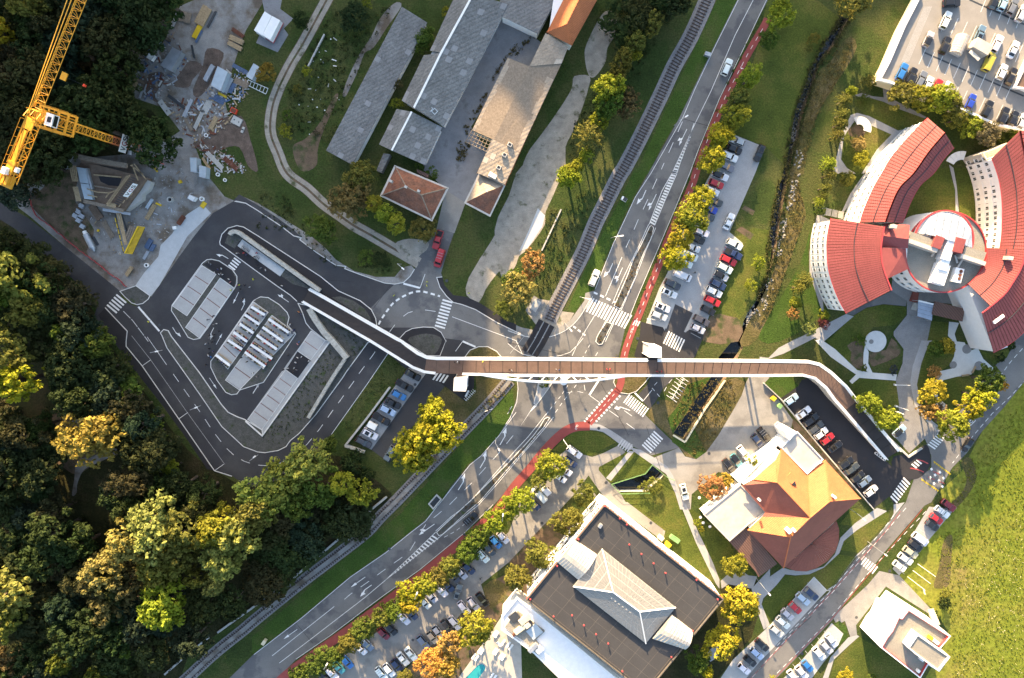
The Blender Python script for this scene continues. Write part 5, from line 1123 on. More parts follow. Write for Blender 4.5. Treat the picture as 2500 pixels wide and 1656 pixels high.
mb=MB();mb.prism(inset([Vector((p.x,p.y,EZH-.15))for p in outer_+inner_[::-1]],.45),0);mb.build('wing_wall',M['render'],hot)
lowp=wp(oL,EZH)+wp(rL,EZH)[::-1]
mb=MB();mb.prism(inset([Vector((p.x,p.y,EZH-.2))for p in lowp],.45),0);mb.build('wing_wall',M['render'],hot)
gab=[P(*T(1,3,(1170,1105))[0],RZH),P(*T(1,3,(765,1315))[0],EZH)]
roofface(hot,[P(*t,z)for t,z in zip(T(1,3,(1105,500),(1335,515),(1325,645),(1088,612)),(12.4,12.4,13.6,14.0))],M['tilered'])
roofface(hot,[P(*t,z)for t,z in zip(T(1,3,(1088,612),(1325,645),(1318,727),(1080,715)),(14.0,13.6,12.6,12.6))],M['tilered'])
roofface(hot,[P(*t,z)for t,z in zip(T(1,3,(1078,720),(1300,727),(1318,915),(1130,1005),(1090,880)),(14.4,12.2,11.4,14.3,14.5))],M['tilered'])
mb=MB();mb.prism([P(*t,11.2)for t in T(1,3,(1110,520),(1325,530),(1305,900),(1150,980))],0);mb.build('link_wall',M['render'],hot)
p=P(*T(1,3,(1185,530))[0],14.5);mb=MB();mb.box((p.x,p.y,14.2),(1.0,.9,2.4),R(-15));mb.build('chimney',M['terrace'],hot)
def groups(pts,fr,zs,n=3,w=.95,h=1.35,gap=1.5,d=.42):
 cum=along(pts)
 for t in fr:
  c,dv=at(pts,cum,cum[-1]*t);nn=Vector((-dv.y,dv.x,0));cen=c
  for z in zs:
   for k in range(n):
    q=cen+dv*(k-(n-1)/2)*gap;window(hot,(q.x,q.y,z),math.atan2(dv.y,dv.x),w,h)
def wallline(pts,ins_,rev=False):
 q=[Vector((p.x,p.y,0))for p in pts]
 return q[::-1]if rev else q
wallU=inset([Vector((p.x,p.y,0))for p in outer_+inner_[::-1]],.44)[:len(outer_)]
wallL=inset([Vector((p.x,p.y,0))for p in lowp],.44)[:len(wp(oL,EZH))]
def facing(pts):
 a_,b_=pts[0],pts[-1];d_=b_-a_;m_=(a_+b_)/2;nn=Vector((-d_.y,d_.x,0))
 return pts if nn.dot(Vector((0,17,0))-m_)>0 else pts[::-1]
groups(facing(wallU),(.1,.27,.44,.61,.78,.93),(2.2,5.4,8.6));groups(facing(wallL),(.1,.29,.48,.68,.88),(1.6,4.7,7.8),3)
iR=T(0,3,(2075,1430))+T(1,3,(2110,0),(2150,140),(2172,330),(2170,560),(2150,730));rR=T(0,3,(2330,1180))+T(1,3,(2395,0),(2425,180),(2430,400),(2415,600),(2380,740));oR=T(0,3,(2600,1180))+T(1,3,(2660,0),(2690,200),(2700,450),(2680,640),(2640,800))
iS=T(1,3,(2040,722),(2020,870),(1935,985),(1865,1052));rS=T(1,3,(2380,740),(2340,900),(2260,1040),(2190,1140),(2065,1250));rT=T(1,3,(2420,720),(2340,900),(2200,1130),(2065,1250),(1985,1310));oT=T(1,3,(2700,900),(2620,1150),(2500,1340),(2280,1560),(2092,1668))
wing(hot,wp(iR,EZH),wp(rR,RZH),32,'tilered');wing(hot,wp(oR,EZH),wp(rR,RZH),30,'tilered',False)
wing(hot,wp(iS,EZH),wp(rS,RZH),26,'tilered');wing(hot,wp(oT,10.0),wp(rT,RZH-.1),30,'tilered')
inn,out_=wp(iR,EZH),wp(oR,EZH)
pw=inset([Vector((p.x,p.y,EZH-.15))for p in inn+out_[::-1]],.45);mb=MB();mb.prism(pw,0);mb.build('wing_wall',M['pink_render'],hot)
inn2=wp(iS,EZH);pl=inset([Vector((p.x,p.y,EZH-1.4))for p in inn2+wp(oT,10)[::-1]],.4);mb=MB();mb.prism(pl,0);mb.build('wing_wall',M['pink_render'],hot)
groups(facing(pw[:len(inn)]),(.08,.27,.46,.64,.82,.96),(1.6,4.7,7.8),3)
endw=[Vector((q.x,q.y,0))for q in(P(*T(1,3,(1985,1310))[0],10.2),P(*T(1,3,(2092,1668))[0],10.0))];g_=facing(endw);dd=(g_[1]-g_[0]).normalized();nl=Vector((-dd.y,dd.x,0))
mb=MB();mb.prism([Vector((p.x,p.y,9.7))for p in(g_[0]-nl*.5,g_[1]-nl*.5,g_[1]-nl*4,g_[0]-nl*4)],0);mb.build('end_wall',M['pink_render'],hot)
facade(hot,g_[0]-nl*.5,g_[0]-nl*.5+dd*6,(2.2,5.2,8.2),1,1.0,1.4,3)
bf=[P(*t,8.0)for t in T(0,3,(1990,1385),(2290,1270),(2315,1325),(2020,1440))]
mb=MB();mb.strip(bf,.3,0,.4,True);mb.build('balcony_rail',M['cream'],hot)
for i in range(1,8):mb=MB();mb.bar(bf[0].lerp(bf[1],i/8),bf[3].lerp(bf[2],i/8),.09);mb.build('balcony_bar',M['cream'],hot)
mb=MB();mb.bar(bf[0].lerp(bf[3],.5),bf[1].lerp(bf[2],.5),.09);mb.build('balcony_bar',M['cream'],hot)
mb=MB();mb.prism([p-Vector((0,0,.5))for p in bf],0);mb.build('balcony_floor',M['terrace'],hot)
ZC=9.6
c0=P(*T(1,3,(1655,760))[0],ZC);r0_=99*.1045
mb=MB();mb.prism(ringpts(c0,r0_,56,ZC),0,0,1);mb.build('drum',[M['roofgravel'],M['pink_render']],hot)
mb=MB();mb.strip(ringpts(c0,r0_-.15,56,ZC),.28,0,.4,True);mb.build('drum_parapet',M['redtrim'],hot)
for k in range(7):
 an=R(188+k*11);q=c0+Vector((math.cos(an),math.sin(an),0))*(r0_+.02)
 for z in(2.6,6.2):window(hot,(q.x,q.y,z),an-math.pi/2,1.2,1.6)
c1=P(*T(1,3,(1640,655))[0],10.6);r1_=71*.104
ax=Vector((math.cos(R(-16)),math.sin(R(-16)),0));ay=Vector((-ax.y,ax.x,0))
dome_edge=[c1+ax*(r1_*math.cos(R(t)))+ay*(r1_*math.sin(R(t)))for t in range(-10,196,5)]
mb=MB();mb.prism([Vector((p.x,p.y,10.4))for p in dome_edge],0);mb.build('glass_hall_wall',M['pink_render'],hot)
mb=MB();mb.strip([Vector((p.x,p.y,10.6))for p in dome_edge],.38,0,.3);mb.build('dome_rim',M['redtrim'],hot)
for i in range(8):
 x0,x1=-r1_+2*r1_*i/8,-r1_+2*r1_*(i+1)/8
 yy=lambda x:math.sqrt(max(0,(r1_-.3)**2-x*x));g2=lambda x,y:c1+ax*x+ay*y+Vector((0,0,1.9*(1-y/r1_)*(1-(x/r1_)**2*.6)))
 a0,a1=max(-r1_+.3,x0+.06),min(r1_-.3,x1-.06)
 for k in range(3):
  q=[g2(a0,yy(a0)*k/3+.03),g2(a1,yy(a1)*k/3+.03),g2(a1,yy(a1)*(k+1)/3-.03),g2(a0,yy(a0)*(k+1)/3-.03)]
  mb=MB();mb.poly(q);lo=[p-Vector((0,0,.05))for p in q]
  for m_ in range(4):l=(m_+1)%4;mb.poly((lo[m_],lo[l],q[l],q[m_]))
  mb.build('dome_pane',M['domepane'],hot)
mb=MB();mb.prism([c1+ax*(r1_*math.cos(R(t))*.97)+ay*(r1_*math.sin(R(t))*.97)+Vector((0,0,-.05))for t in range(0,181,9)],10.2);mb.build('dome_frame',M['white'],hot)
def rbox(pt,z,l_,w_,h_,a_,mt,nm,par=hot):
 p=P(*T(1,3,pt)[0],z+h_);mb=MB();mb.box((p.x,p.y,z+h_/2),(l_,w_,h_),R(a_));return mb.build(nm,M[mt],par)
rbox((1445,650),9.6,6.6,2.0,2.2,-19,'roofgravel','roof_strip');rbox((1920,775),9.6,5.6,2.2,2.2,-16,'roofgravel','roof_strip')
rbox((1595,672),9.6,2.3,3.0,2.9,-19,'tilered','red_hood');rbox((1785,700),9.6,2.4,3.6,3.0,-14,'tilered','red_hood')
rbox((1450,700),9.6,8.2,1.0,2.6,-19,'zinc','duct');rbox((1910,830),9.6,6.6,1.0,2.4,-18,'zinc','duct')
rbox((1690,740),9.6,2.2,5.2,2.6,-16,'white','duct');d1=rbox((1620,960),9.6,3.2,5.2,2.0,-16,'white','duct');rbox((1650,870),9.6,2.2,3.0,2.3,-16,'white','duct')
for k in range(4):rbox((1585+k*14,1040-k*48),11.5,2.9,.1,.18,-16,'zinc','duct_joint')
ch=rbox((1775,970),9.6,2.2,3.6,1.3,-12,'white','chiller')
for k in range(3):
 p=P(*T(1,3,(1802-k*8,935+k*33))[0],11.1);mb=MB();mb.bar((p.x,p.y,10.8),(p.x,p.y,11.02),.42,12);mb.build('fan',M['rust'],ch)
for pts in(((1530,800),(1560,760)),((1745,790),(1765,860)),((1750,930),(1810,830))):
 mb=MB();mb.bar(P(*T(1,3,pts[0])[0],10.4),P(*T(1,3,pts[1])[0],10.4),.25,8);mb.build('pipe',M['zinc'],hot)
p=P(*T(1,3,(2245,815))[0],14.5);mb=MB();mb.box((p.x,p.y,13.6),(1.2,.9,2.2),R(-10));mb.build('chimney',M['terrace'],hot)
p=P(*T(1,3,(2140,1365))[0],13.4);mb=MB();mb.box((p.x,p.y,13.0),(3.0,.8,1.0),R(38));mb.build('roof_unit',M['white'],hot)
can=thing('entrance_canopy','flat black canopy roof at the hotel entrance','canopy')
q=[P(*t,4.0)for t in T(1,3,(1565,1205),(1832,1272),(1812,1388),(1540,1325))];mb=MB();mb.prism(q,3.6);mb.build('roof',M['brownroof'],can)
for p in inset(q,.3):mb=MB();mb.bar((p.x,p.y,0),(p.x,p.y,3.6),.1,6);mb.build('post',M['darksteel'],can)
fc=thing('glass_footbridge','flat glazed entrance roof with pale edge over the hotel forecourt','canopy')
q=[P(*t,3.6)for t in T(1,3,(1412,1200),(1548,1232),(1535,1380),(1405,1340))]
for i in range(4):
 mb=MB();mb.prism([q[0].lerp(q[3],i/4+.01),q[1].lerp(q[2],i/4+.01),q[1].lerp(q[2],(i+1)/4-.01),q[0].lerp(q[3],(i+1)/4-.01)],3.5);mb.build('pane',M['domepane'],fc)
for p in q:mb=MB();mb.bar((p.x,p.y,0),(p.x,p.y,3.5),.09,6);mb.build('post',M['steel'],fc)
mb=MB();mb.strip(q[:2],.4,.02,.15);mb.build('edge_beam',M['white'],fc)
en=thing('entrance_stair','flight of outdoor steps with red landing beside the hotel entrance','stair')
q=[P(*t,.9)for t in T(1,3,(1375,1120),(1420,1130),(1405,1215),(1345,1205))];mb=MB();mb.prism(q,0);mb.build('landing',M['redpave'],en)
for k in range(6):
 p=P(*T(1,3,(1385-k*3,1228+k*10))[0]);mb=MB();mb.box((p.x,p.y,.4-k*.06),(1.5,.32,.8-k*.12),R(-14));mb.build('step',M['concrete'],en)
for nm,lb,ctr,ri,ro,a0,a1,n_,z_ in(('pergola','curved pale pergola roof of five panels over a round garden seat',(880,1165),40,108,12,150,6,2.6),('pergola','curved pale pergola roof beside the inner court path',(1800,1520),75,150,75,155,4,2.6)):
 pg=thing(nm,lb,'pergola');c=P(*T(0,3,ctr)[0],z_);s_=.1085/3.698
 for k in range(n_):
  t0,t1=R(a0+(a1-a0)*(k+.03)/n_),R(a0+(a1-a0)*(k+.97)/n_);d2=lambda r_,t:Vector((c.x+r_*s_*math.cos(t),c.y+r_*s_*math.sin(t),z_))
  if nm and ctr[0]==880:t0,t1=t0-R(30),t1-R(30)
  mb=MB();mb.prism([d2(ri,t0),d2(ro,t0),d2(ro,(t0+t1)/2),d2(ro,t1),d2(ri,t1)],z_-.12);mb.build('roof_panel',M['palepath'],pg)
  q=d2((ri+ro)/2,t0);mb=MB();mb.bar((q.x,q.y,0),(q.x,q.y,z_-.12),.07,6);mb.build('post',M['oldtimber'],pg)
scr=thing('solar_frame','three dark glazed frames on the terrace against the white hotel front','frame')
q=[P(*t,2.6)for t in T(1,3,(582,362),(745,400),(735,462),(568,425))]
for i in range(3):
 mb=MB();mb.prism([q[0].lerp(q[1],i/3+.02),q[0].lerp(q[1],(i+1)/3-.02),q[3].lerp(q[2],(i+1)/3-.02),q[3].lerp(q[2],i/3+.02)],2.5);mb.build('pane',M['pane'],scr)
for p in q:mb=MB();mb.bar((p.x,p.y,0),(p.x,p.y,2.5),.08,6);mb.build('post',M['steel'],scr)
fnt=thing('fountain_disc','round pale paved disc with dark central basin in the hotel garden','fountain')
c=P(*T(2,3,(1028,52))[0],.25);mb=MB();mb.prism(ringpts(c,98/3.698*.1087,40,.28),0);mb.build('disc',M['palepath'],fnt)
c=P(*T(2,3,(988,53))[0],.3);mb=MB();mb.prism(ringpts(c,.62,20,.33),.25);mb.build('basin',M['cobble'],fnt)
# footbridge
br_=thing('footbridge','long white footbridge with brown deck and leaning arch across road and railway','footbridge')
UP=[(755,706),(979.6,834),(1020,863),(1042,873),(1066,875.5),(1260,876.5),(1582,879.5),(1605,880),(1880,881.6),(1973.6,883.5),(2000.6,890),(2027.7,909),(2065.5,944),(2092.6,979.5),(2195,1101)]
LO=[(739,737),(906.6,834),(1008,897),(1036,908),(1063.5,911.5),(1260,916.5),(1582,916.8),(1605,917),(1870,917),(1960,916),(1990,924),(2017,947),(2036,974),(2062,1003),(2163,1121)]
BZ=[.5,4.2,5.2,5.5,5.8,6.6,6.6,6.6,6.2,5.4,5.0,4.5,3.8,3.2,.5]
def dense(pts,zs,n):
 q=[];m=len(pts)
 for i in range(m-1):
  for k in range(n):
   t=k/n;q.append((pts[i][0]+(pts[i+1][0]-pts[i][0])*t,pts[i][1]+(pts[i+1][1]-pts[i][1])*t,zs[i]+(zs[i+1]-zs[i])*t))
 q.append((*pts[-1],zs[-1]));return q
up=[P(*p)for p in dense(UP,BZ,6)];lo=[P(*p)for p in dense(LO,BZ,6)]
core=MB()
for i in range(len(up)-1):
 a,b,c,d=lo[i],lo[i+1],up[i+1],up[i];dz=Vector((0,0,.55));g_=Vector((0,0,.03))
 core.poly((a-g_,b-g_,c-g_,d-g_));core.poly((d-dz,c-dz,b-dz,a-dz));core.poly((a-dz,b-dz,b-g_,a-g_));core.poly((c-dz,d-dz,d-g_,c-g_))
core.build('deck_slab',M['deckdark'],br_)
cu=along(up)
def sect(x0,x1):return[i for i in range(len(up))if True]
def deckpanel(t0,t1,mt):
 cl,cu_=along(lo),along(up);q=[at(lo,cl,cl[-1]*t0)[0],at(lo,cl,cl[-1]*t1)[0],at(up,cu_,cu_[-1]*t1)[0],at(up,cu_,cu_[-1]*t0)[0]]
 m_=sum(q,Vector())/4;q=[p+Vector((0,0,.04))for p in q];mb=MB();mb.poly(q);l_=[p-Vector((0,0,.05))for p in q]
 for k in range(4):l=(k+1)%4;mb.poly((l_[k],l_[l],q[l],q[k]))
 mb.build('deck_panel',M[mt],br_)
for i in range(len(up)-1):
 q=[lo[i],lo[i+1],up[i+1],up[i]];st=i//6
 brown=3<=st<=12
 n=1 if(q[1]-q[0]).length<4 else 2
 for k in range(n):
  e0,e1=k/n+.02,(k+1)/n-.02
  p=[q[0].lerp(q[1],e0),q[0].lerp(q[1],e1),q[3].lerp(q[2],e1),q[3].lerp(q[2],e0)];p=[v+Vector((0,0,.04))for v in p];l_=[v-Vector((0,0,.05))for v in p]
  mb=MB();mb.poly(p)
  for j in range(4):l=(j+1)%4;mb.poly((l_[j],l_[l],p[l],p[j]))
  mb.build('deck_panel',M['deckbrown' if brown else 'deckdark'],br_)
for edge,gap in((up,(36,42)),(lo,(24,25))):
 for s0,s1 in((0,gap[0]),(gap[1]if edge is up else 26,len(edge)-1)):
  seg=edge[s0:s1+1]
  if len(seg)<2:continue
  w_=.82 if edge is up else .7
  mb=MB();mb.strip([p+Vector((0,0,.0))for p in seg],w_,-.5,.62);mb.build('edge_beam',M['white'],br_)
  mb=MB();mb.strip([p+Vector((0,0,1.15))for p in seg],.16,0,.08);mb.build('handrail',M['white'],br_)
  for p in seg[::2]:
   mb=MB();mb.bar(p+Vector((0,0,.1)),p+Vector((0,0,1.16)),.05,4);mb.build('baluster',M['white'],br_)
 for t in((755,706),)if edge is up else():pass
A0,A1=P(1169,914,6.7),P(1530,918,6.7);apx=P(1375,934,10.5)
arch=[]
for k in range(25):
 t=k/24;s_=math.sin(math.pi*t)**.9;b=A0.lerp(A1,t);out=P(1250+(1375-1250),930.5,11.5);off=apx-A0.lerp(A1,.57);arch.append(b+off*s_)
for i in range(24):
 mb=MB();mb.bar(arch[i],arch[i+1],.3,8,smooth=True,cap=False);mb.build('arch_segment',M['white'],br_)
for k in range(2,24,2):
 t=k/24;b=A0.lerp(A1,t);b=b+(A1-A0).normalized()*(1.6*(1 if k<13 else-1));mb=MB();mb.bar(b,arch[k],.13,6);mb.build('strut',M['white'],br_)
mb=MB();mb.poly([P(1362,917,6.9),P(1396,917,6.9),P(1380,930,8.5)]);mb.poly([P(1362,917,6.7),P(1380,930,8.3),P(1396,917,6.7)]);mb.build('centre_bracket',M['white'],br_)
c=P(1376,931,5.0);mb=MB();mb.bar(P(1376,929,0),P(1376,927,6.3),.5,10,r2=.9);mb.build('pier',M['concrete'],br_)
mb=MB();mb.prism(ringpts(P(1376,931,6.2),1.05,20,6.35),5.9);mb.build('pier_head',M['white'],br_)
for x,y,z in((1060,893,5.6),(1160,896,6),(1590,899,6.2),(1700,899,6.1),(1835,899,5.9),(1960,899,5.2),(930,828,3.4),(2045,960,3.6)):
 for dx in(-7,7):
  q=P(x+dx,y,z-.4);mb=MB();mb.bar((q.x,q.y,0),(q.x,q.y,q.z),.28,8);mb.build('pier',M['concrete'],br_)
for a,b in(((1583,880),(1583,845)),((1605,880),(1607,862))):pass
dlk=[P(*t,6.55)for t in((1583,881),(1606,881),(1606,872),(1586,872))];mb=MB();mb.prism(dlk,6.2);mb.build('landing',M['deckdark'],br_)
dlk=[P(*t,6.1)for t in((1116,913),(1139,913),(1138,930),(1113,930))];mb=MB();mb.prism(dlk,5.8);mb.build('landing',M['deckbrown'],br_)
def wallrun(parent,pts,wd,h,mt,nm,n=1):mb=MB();mb.strip(wz(pts),wd,0,h);return mb.build(nm,M[mt],parent)
ramp=thing('ramp_wall','pale retaining wall carrying the curved ramp beside the black service lot','wall')
seg=lo[54:]
mb=MB()
for i in range(len(seg)-1):
 a,b=seg[i],seg[i+1];n_=Vector((-(b-a).y,(b-a).x,0)).normalized()*-.32
 q=[Vector((a.x,a.y,0))+n_,Vector((b.x,b.y,0))+n_,b+n_-Vector((0,0,.5)),a+n_-Vector((0,0,.5))];mb.poly(q);mb.poly([q[3],q[2],b-Vector((0,0,.5)),a-Vector((0,0,.5))])
mb.build('wall',M['stone_wall'],ramp,True)
def lift(label,roof,zr,side):
 t=thing('lift_tower',label,'lift tower');q=[P(x,y,zr)for x,y in roof]
 mb=MB();mb.prism(inset([Vector((p.x,p.y,zr-.3))for p in q],.12),0);mb.build('shaft',M['pane'],t)
 n=9
 for i in range(n):
  t0,t1=i/n+.012,(i+1)/n-.012;p=[q[0].lerp(q[3],t0),q[1].lerp(q[2],t0),q[1].lerp(q[2],t1),q[0].lerp(q[3],t1)];mb=MB();mb.prism(p,zr-.12);mb.build('roof_slat',M['white'],t)
 for p in inset(q,.05):mb=MB();mb.bar((p.x,p.y,0),(p.x,p.y,zr-.12),.12,4);mb.build('corner_post',M['white'],t)
 for z in(1.2,2.6,4.0,5.4,6.8,8.2):
  if z<zr-.4:mb=MB();mb.strip([Vector((p.x,p.y,0))for p in inset(q,.06)],.12,z,.12,True);mb.build('rail',M['white'],t)
 mb=MB();mb.strip(q,.14,-.14,.2,True);mb.build('roof_edge',M['white'],t)
lift('white slatted lift tower on the south side of the footbridge by the lay-by',[(1109,925),(1140,922),(1137,955),(1107.5,954)],9.6,0)
lift('white slatted lift tower on the north side of the footbridge by the car park',[(1585,843),(1614.5,848),(1614.5,873),(1584,872)],9.6,1)
# walls, low structures
def wall(label,pts,wd,h,mt='concrete',nm='retaining_wall',seg=4.0):
 t=thing(nm,label,'wall');p=wz(pts);cum=along(p);n=max(1,round(cum[-1]/seg))
 for i in range(n):
  mb=MB();mb.strip(sub(p,cum,cum[-1]*i/n+.02,cum[-1]*(i+1)/n-.02),wd,0,h+rnd.uniform(-.02,.02));mb.build('wall_block',M[mt],t)
 return t
wall('long pale stone retaining wall behind the platform with a rounded end',[(565,574),(568,569),(574,566),(581,566.5),(590,571),(640,607),(700,650),(784,710)],1.0,1.5,'stone_wall')
wall('pale stone retaining wall running down from the ramp to a sharp corner',T(1,1,(510,1270),(560,1360),(650,1490),(735,1568))+T(2,1,(690,20),(850,200)),1.5,1.6,'stone_wall')
wall('pale stone retaining wall falling to the south between planted slopes',T(2,1,(830,205),(720,370),(610,550),(500,735)),.9,1.3,'stone_wall')
wall('grey retaining wall along the lay-by parking',T(2,1,(1232,460),(1040,720),(830,985)),.5,1.2)
wall('short grey wall closing the south end of the lay-by',T(2,1,(830,985),(1005,1045)),.7,1.2)
wall('thin pale wall along the top of the slope beside the overgrown lane',T(0,1,(640,315),(560,470),(490,610)),.35,.6)
wall('long low concrete wall beside the railway, its upper stretch by the wood',T(2,1,(1200,1450),(1080,1550))+T(3,1,(960,140),(700,365),(380,640),(0,920))+T(3,0,(2150,1020),(1970,1150)),.55,.6,'concrete','low_wall')
wall('broken low concrete wall beside the railway at the lower edge of the photo',T(3,0,(1890,1195),(1740,1310),(1490,1530)),.5,.5,'concrete','low_wall',2.5)
wall('pale concrete channel lip beside the creek basin south of the footbridge',T(2,2,(1960,400),(1775,665),(1600,955)),.45,.35,'cream','channel_kerb')
wall('pale channel end wall at the dark creek basin',T(2,2,(1490,895),(1600,960)),.5,.35,'cream','channel_kerb')
wall('white kerb wall round the green corner below the footbridge ramp',T(2,3,(10,425),(165,570),(520,1000),(1000,1560)),.22,.9,'concrete','kerb_wall')
wall('dark retaining wall behind the hotel garage forecourt',T(2,3,(1100,880),(1320,1090),(1440,1010)),.5,.5,'concrete','kerb_wall')
sl=thing('concrete_beam','long pale concrete beam lying in the grass beside the railway','beam');mb=MB();mb.strip(wz(T(1,2,(480,375),(305,748))),.35,0,.35);mb.build('beam',M['concrete'],sl)
tank=thing('concrete_chamber','square grey concrete chamber cover beside the level crossing','chamber');q=[P(*t,.5)for t in T(1,2,(245,1180),(302,1215),(250,1305),(195,1265))];mb=MB();mb.prism(q,0);mb.build('cover',M['concrete'],tank)
q=[P(*t,.25)for t in T(1,2,(235,1155),(335,1215),(255,1345),(160,1285))];mb=MB();mb.prism(q,0);mb.build('plinth',M['cobble'],tank)
shf=thing('roadside_pit','open square concrete pit between the railway and main road','pit');q=[P(*t,.4)for t in T(2,1,(1650,1435),(1690,1475),(1620,1560),(1580,1515))];mb=MB();mb.strip(q,.35,0,.4,True);mb.build('rim',M['concrete'],shf);mb=MB();mb.flat([Vector((p.x,p.y,.05))for p in q]);mb.build('floor',M['darksteel'],shf)
gf=thing('guard_rail','thin green guard rail round the dark stepped basin','railing')
gp_=wz(T(2,2,(930,1335),(1235,1240),(1300,1160),(1430,1270),(1500,1300)));
M['green']=mat('green_paint',(.16,.30,.12),.5)
for z in(.5,1.0):mb=MB();mb.strip(gp_,.07,z,.07);mb.build('rail',M['green'],gf)
gp2=wz(T(2,2,(930,1335),(1015,1420),(1275,1415)));
for z in(.5,1.0):mb=MB();mb.strip(gp2,.07,z,.07);mb.build('rail',M['green'],gf)
for p in gp_+gp2:mb=MB();mb.bar(p,p+Vector((0,0,1.05)),.05,4);mb.build('post',M['green'],gf)
# railway
RLp=T(0,2,(1830,-90),(1785,30),(1650,330),(1500,600),(1380,860),(1200,1230),(1060,1500))+T(1,2,(1000,80),(880,320),(790,500),(690,740),(580,960),(440,1230),(370,1380))
RLs=T(2,1,(2310,400),(2120,620),(1850,900),(1600,1160),(1300,1475))+T(3,1,(1146,107),(1000,262),(700,495),(400,725),(0,1050))+T(3,0,(2200,1130),(1950,1330),(1700,1560),(1600,1650))
rail_n=thing('railway_track','curving railway track with dark sleepers north of the level crossing','railway')
rail_s=thing('railway_track','railway track running south below the footbridge along the wood','railway')
_slm=MB();_slm.box((0,0,.19),(.26,2.5,.16));_slm=_slm.mesh('sleeper',M['sleeper'])
for par,pts in((rail_n,RLp),(rail_s,RLs)):
 p=wz(spl(pts,6,False));cum=along(p)
 mb=MB();mb.strip(p,4.2 if par is rail_n else 3.4,0,.10);mb.strip(p,3.2 if par is rail_n else 2.7,.1,.04);mb.build('ballast',M['ballast'],par)
 q=[v+Vector((0,0,.26))for v in p]
 for off in(-.76,.76):
  r_=[]
  for i,v in enumerate(q):
   a=q[max(0,i-1)];b=q[min(len(q)-1,i+1)];t=(b-a).normalized();r_.append(v+Vector((-t.y,t.x,0))*off)
  mb=MB();mb.strip(r_,.1,0,.14);mb.build('rail',M['rail'],par)
 if par is rail_s:mb=MB();mb.strip(p,1.25,.14,.135);mb.build('ballast_fill',M['gravel'],par)
 step=.82 if par is rail_n else .74;d=.5;k=0
 while d<cum[-1]:
  v,t=at(p,cum,d);hidden=(par is rail_s and rnd.random()<.04)
  if not hidden and k<300:put('sleeper',_slm,par,(v.x,v.y,rnd.uniform(-.02,.015)-(.05 if par is rail_s else 0)),math.atan2(t.y,t.x)+rnd.uniform(-.03,.03));k+=1
  d+=step
lc_=thing('level_crossing','dark rubber level crossing panels with four steel rails in the side road','level crossing')
cp=T(1,2,(400,1410),(300,1568))+T(2,2,(235,20),(205,95),(150,170))
for off in(-16,0,16):
 q=[(x+off*.85,y+off*.45)for x,y in T(1,2,(350,1400),(262,1568))+T(2,2,(195,160))]
 mb=MB();mb.strip(wz(q),1.5 if off==0 else 1.3,.1,.02);mb.build('rubber_panel',M['asphalt_black'],lc_)
for off in(-9,9):
 q=[(x+off*.7,y+off*.38)for x,y in T(1,2,(350,1400),(262,1568))+T(2,2,(195,160))];mb=MB();mb.strip(wz(q),.12,.1,.05);mb.build('rail',M['steel'],lc_)
# lamp posts, signs and small street furniture
def lamp(label,base,ang,h=7.5,arm=1.6,grp='street lamps',rz=None):
 t=thing('street_lamp',label,'street lamp',P(*base),R(ang),grp)
 mb=MB();mb.bar((0,0,0),(0,0,h),.09,8,r2=.055);mb.build('pole',M['steel'],t)
 mb=MB();mb.bar((0,0,h-.1),(arm,0,h+.25),.05,6);mb.build('arm',M['steel'],t)
 mb=MB();mb.box((arm+.3,0,h+.27),(.85,.34,.14));hd=mb.build('lamp_head',M['white'],t)
 mb=MB();mb.box((arm+.3,0,h+.185),(.6,.24,.03));mb.build('lens',M['pane'],hd);return t
for lb,b,a in(('grey street lamp at the fork where the main road widens',T(0,2,(1500,1135))[0],30),('grey street lamp on the verge beside the long planted median',T(1,2,(930,635))[0],8),('grey street lamp beside the zebra crossing north of the junction',T(1,2,(650,1165))[0],-12),('grey street lamp at the level crossing pavement',T(1,2,(510,1400))[0],-50),('grey street lamp by the north lift tower',T(1,2,(1290,1362))[0],170),('tall lamp at the bend of the verge south of the footbridge',T(2,1,(2185,920))[0],-60),('lamp standing in the bed between the bus road and the tables',T(2,0,(1465,130))[0],12),('lamp in the verge strip by the lower end of the bus road',T(2,0,(1812,630))[0],22),('lamp at the lowest curve of the bus road verge',T(2,0,(2330,1075))[0],40),('lamp beside the mown lawn of the villa street',T(3,3,(955,335))[0],-35),('lamp over the parking bays below the villa',T(3,3,(-50,640))[0]if 0 else V(1660,1380,3.075,(575,100))[0],-50),('lamp by the bicycle racks at the villa path',T(3,3,(770,20))[0],-40),('lamp between the hedge and hotel car park row',T(3,1,(685,1375))[0],60),('lamp among the hedge trees beside the red cycle path',T(3,1,(1480,760))[0],70),('lamp rising from the hedge near the white van',T(3,1,(2245,80))[0],85),('white lamp on the corner of the bus road by the side lane',T(1,1,(1330,870))[0],-40)):
 lamp(lb,b,a,6.5)
def pole(nm,label,cat,base,h,r_=.05,mt='steel',grp=None,flag=None):
 t=thing(nm,label,cat,P(*base),0,grp);mb=MB();mb.bar((0,0,0),(0,0,h),r_,8,r2=r_*.7);mb.build('pole',M[mt],t)
 if flag:
  mb=MB();n=8;rows=[[Vector((i/n*flag[0]*math.cos(R(flag[2])),i/n*flag[0]*math.sin(R(flag[2]))+.12*math.sin(i*1.3),h-.2-j*flag[1]/3-i*.05))for i in range(n+1)]for j in range(4)]
  for j in range(3):
   for i in range(n):mb.poly((rows[j][i],rows[j+1][i],rows[j+1][i+1],rows[j][i+1]))
  mb.build('flag',M['white'],t)
 return t
for k,(x,y)in enumerate(((1405,535),(1362,595),(1315,652))):
 pole('flagpole',('bare white flagpole nearest the parked cars at the meadow edge','middle white flagpole at the meadow edge, bare','white flagpole with a drooping white flag at the meadow edge')[k],'flagpole',T(3,3,(x,y))[0],8.5,.06,'white',None,(1.6,.9,-70)if k==2 else None)
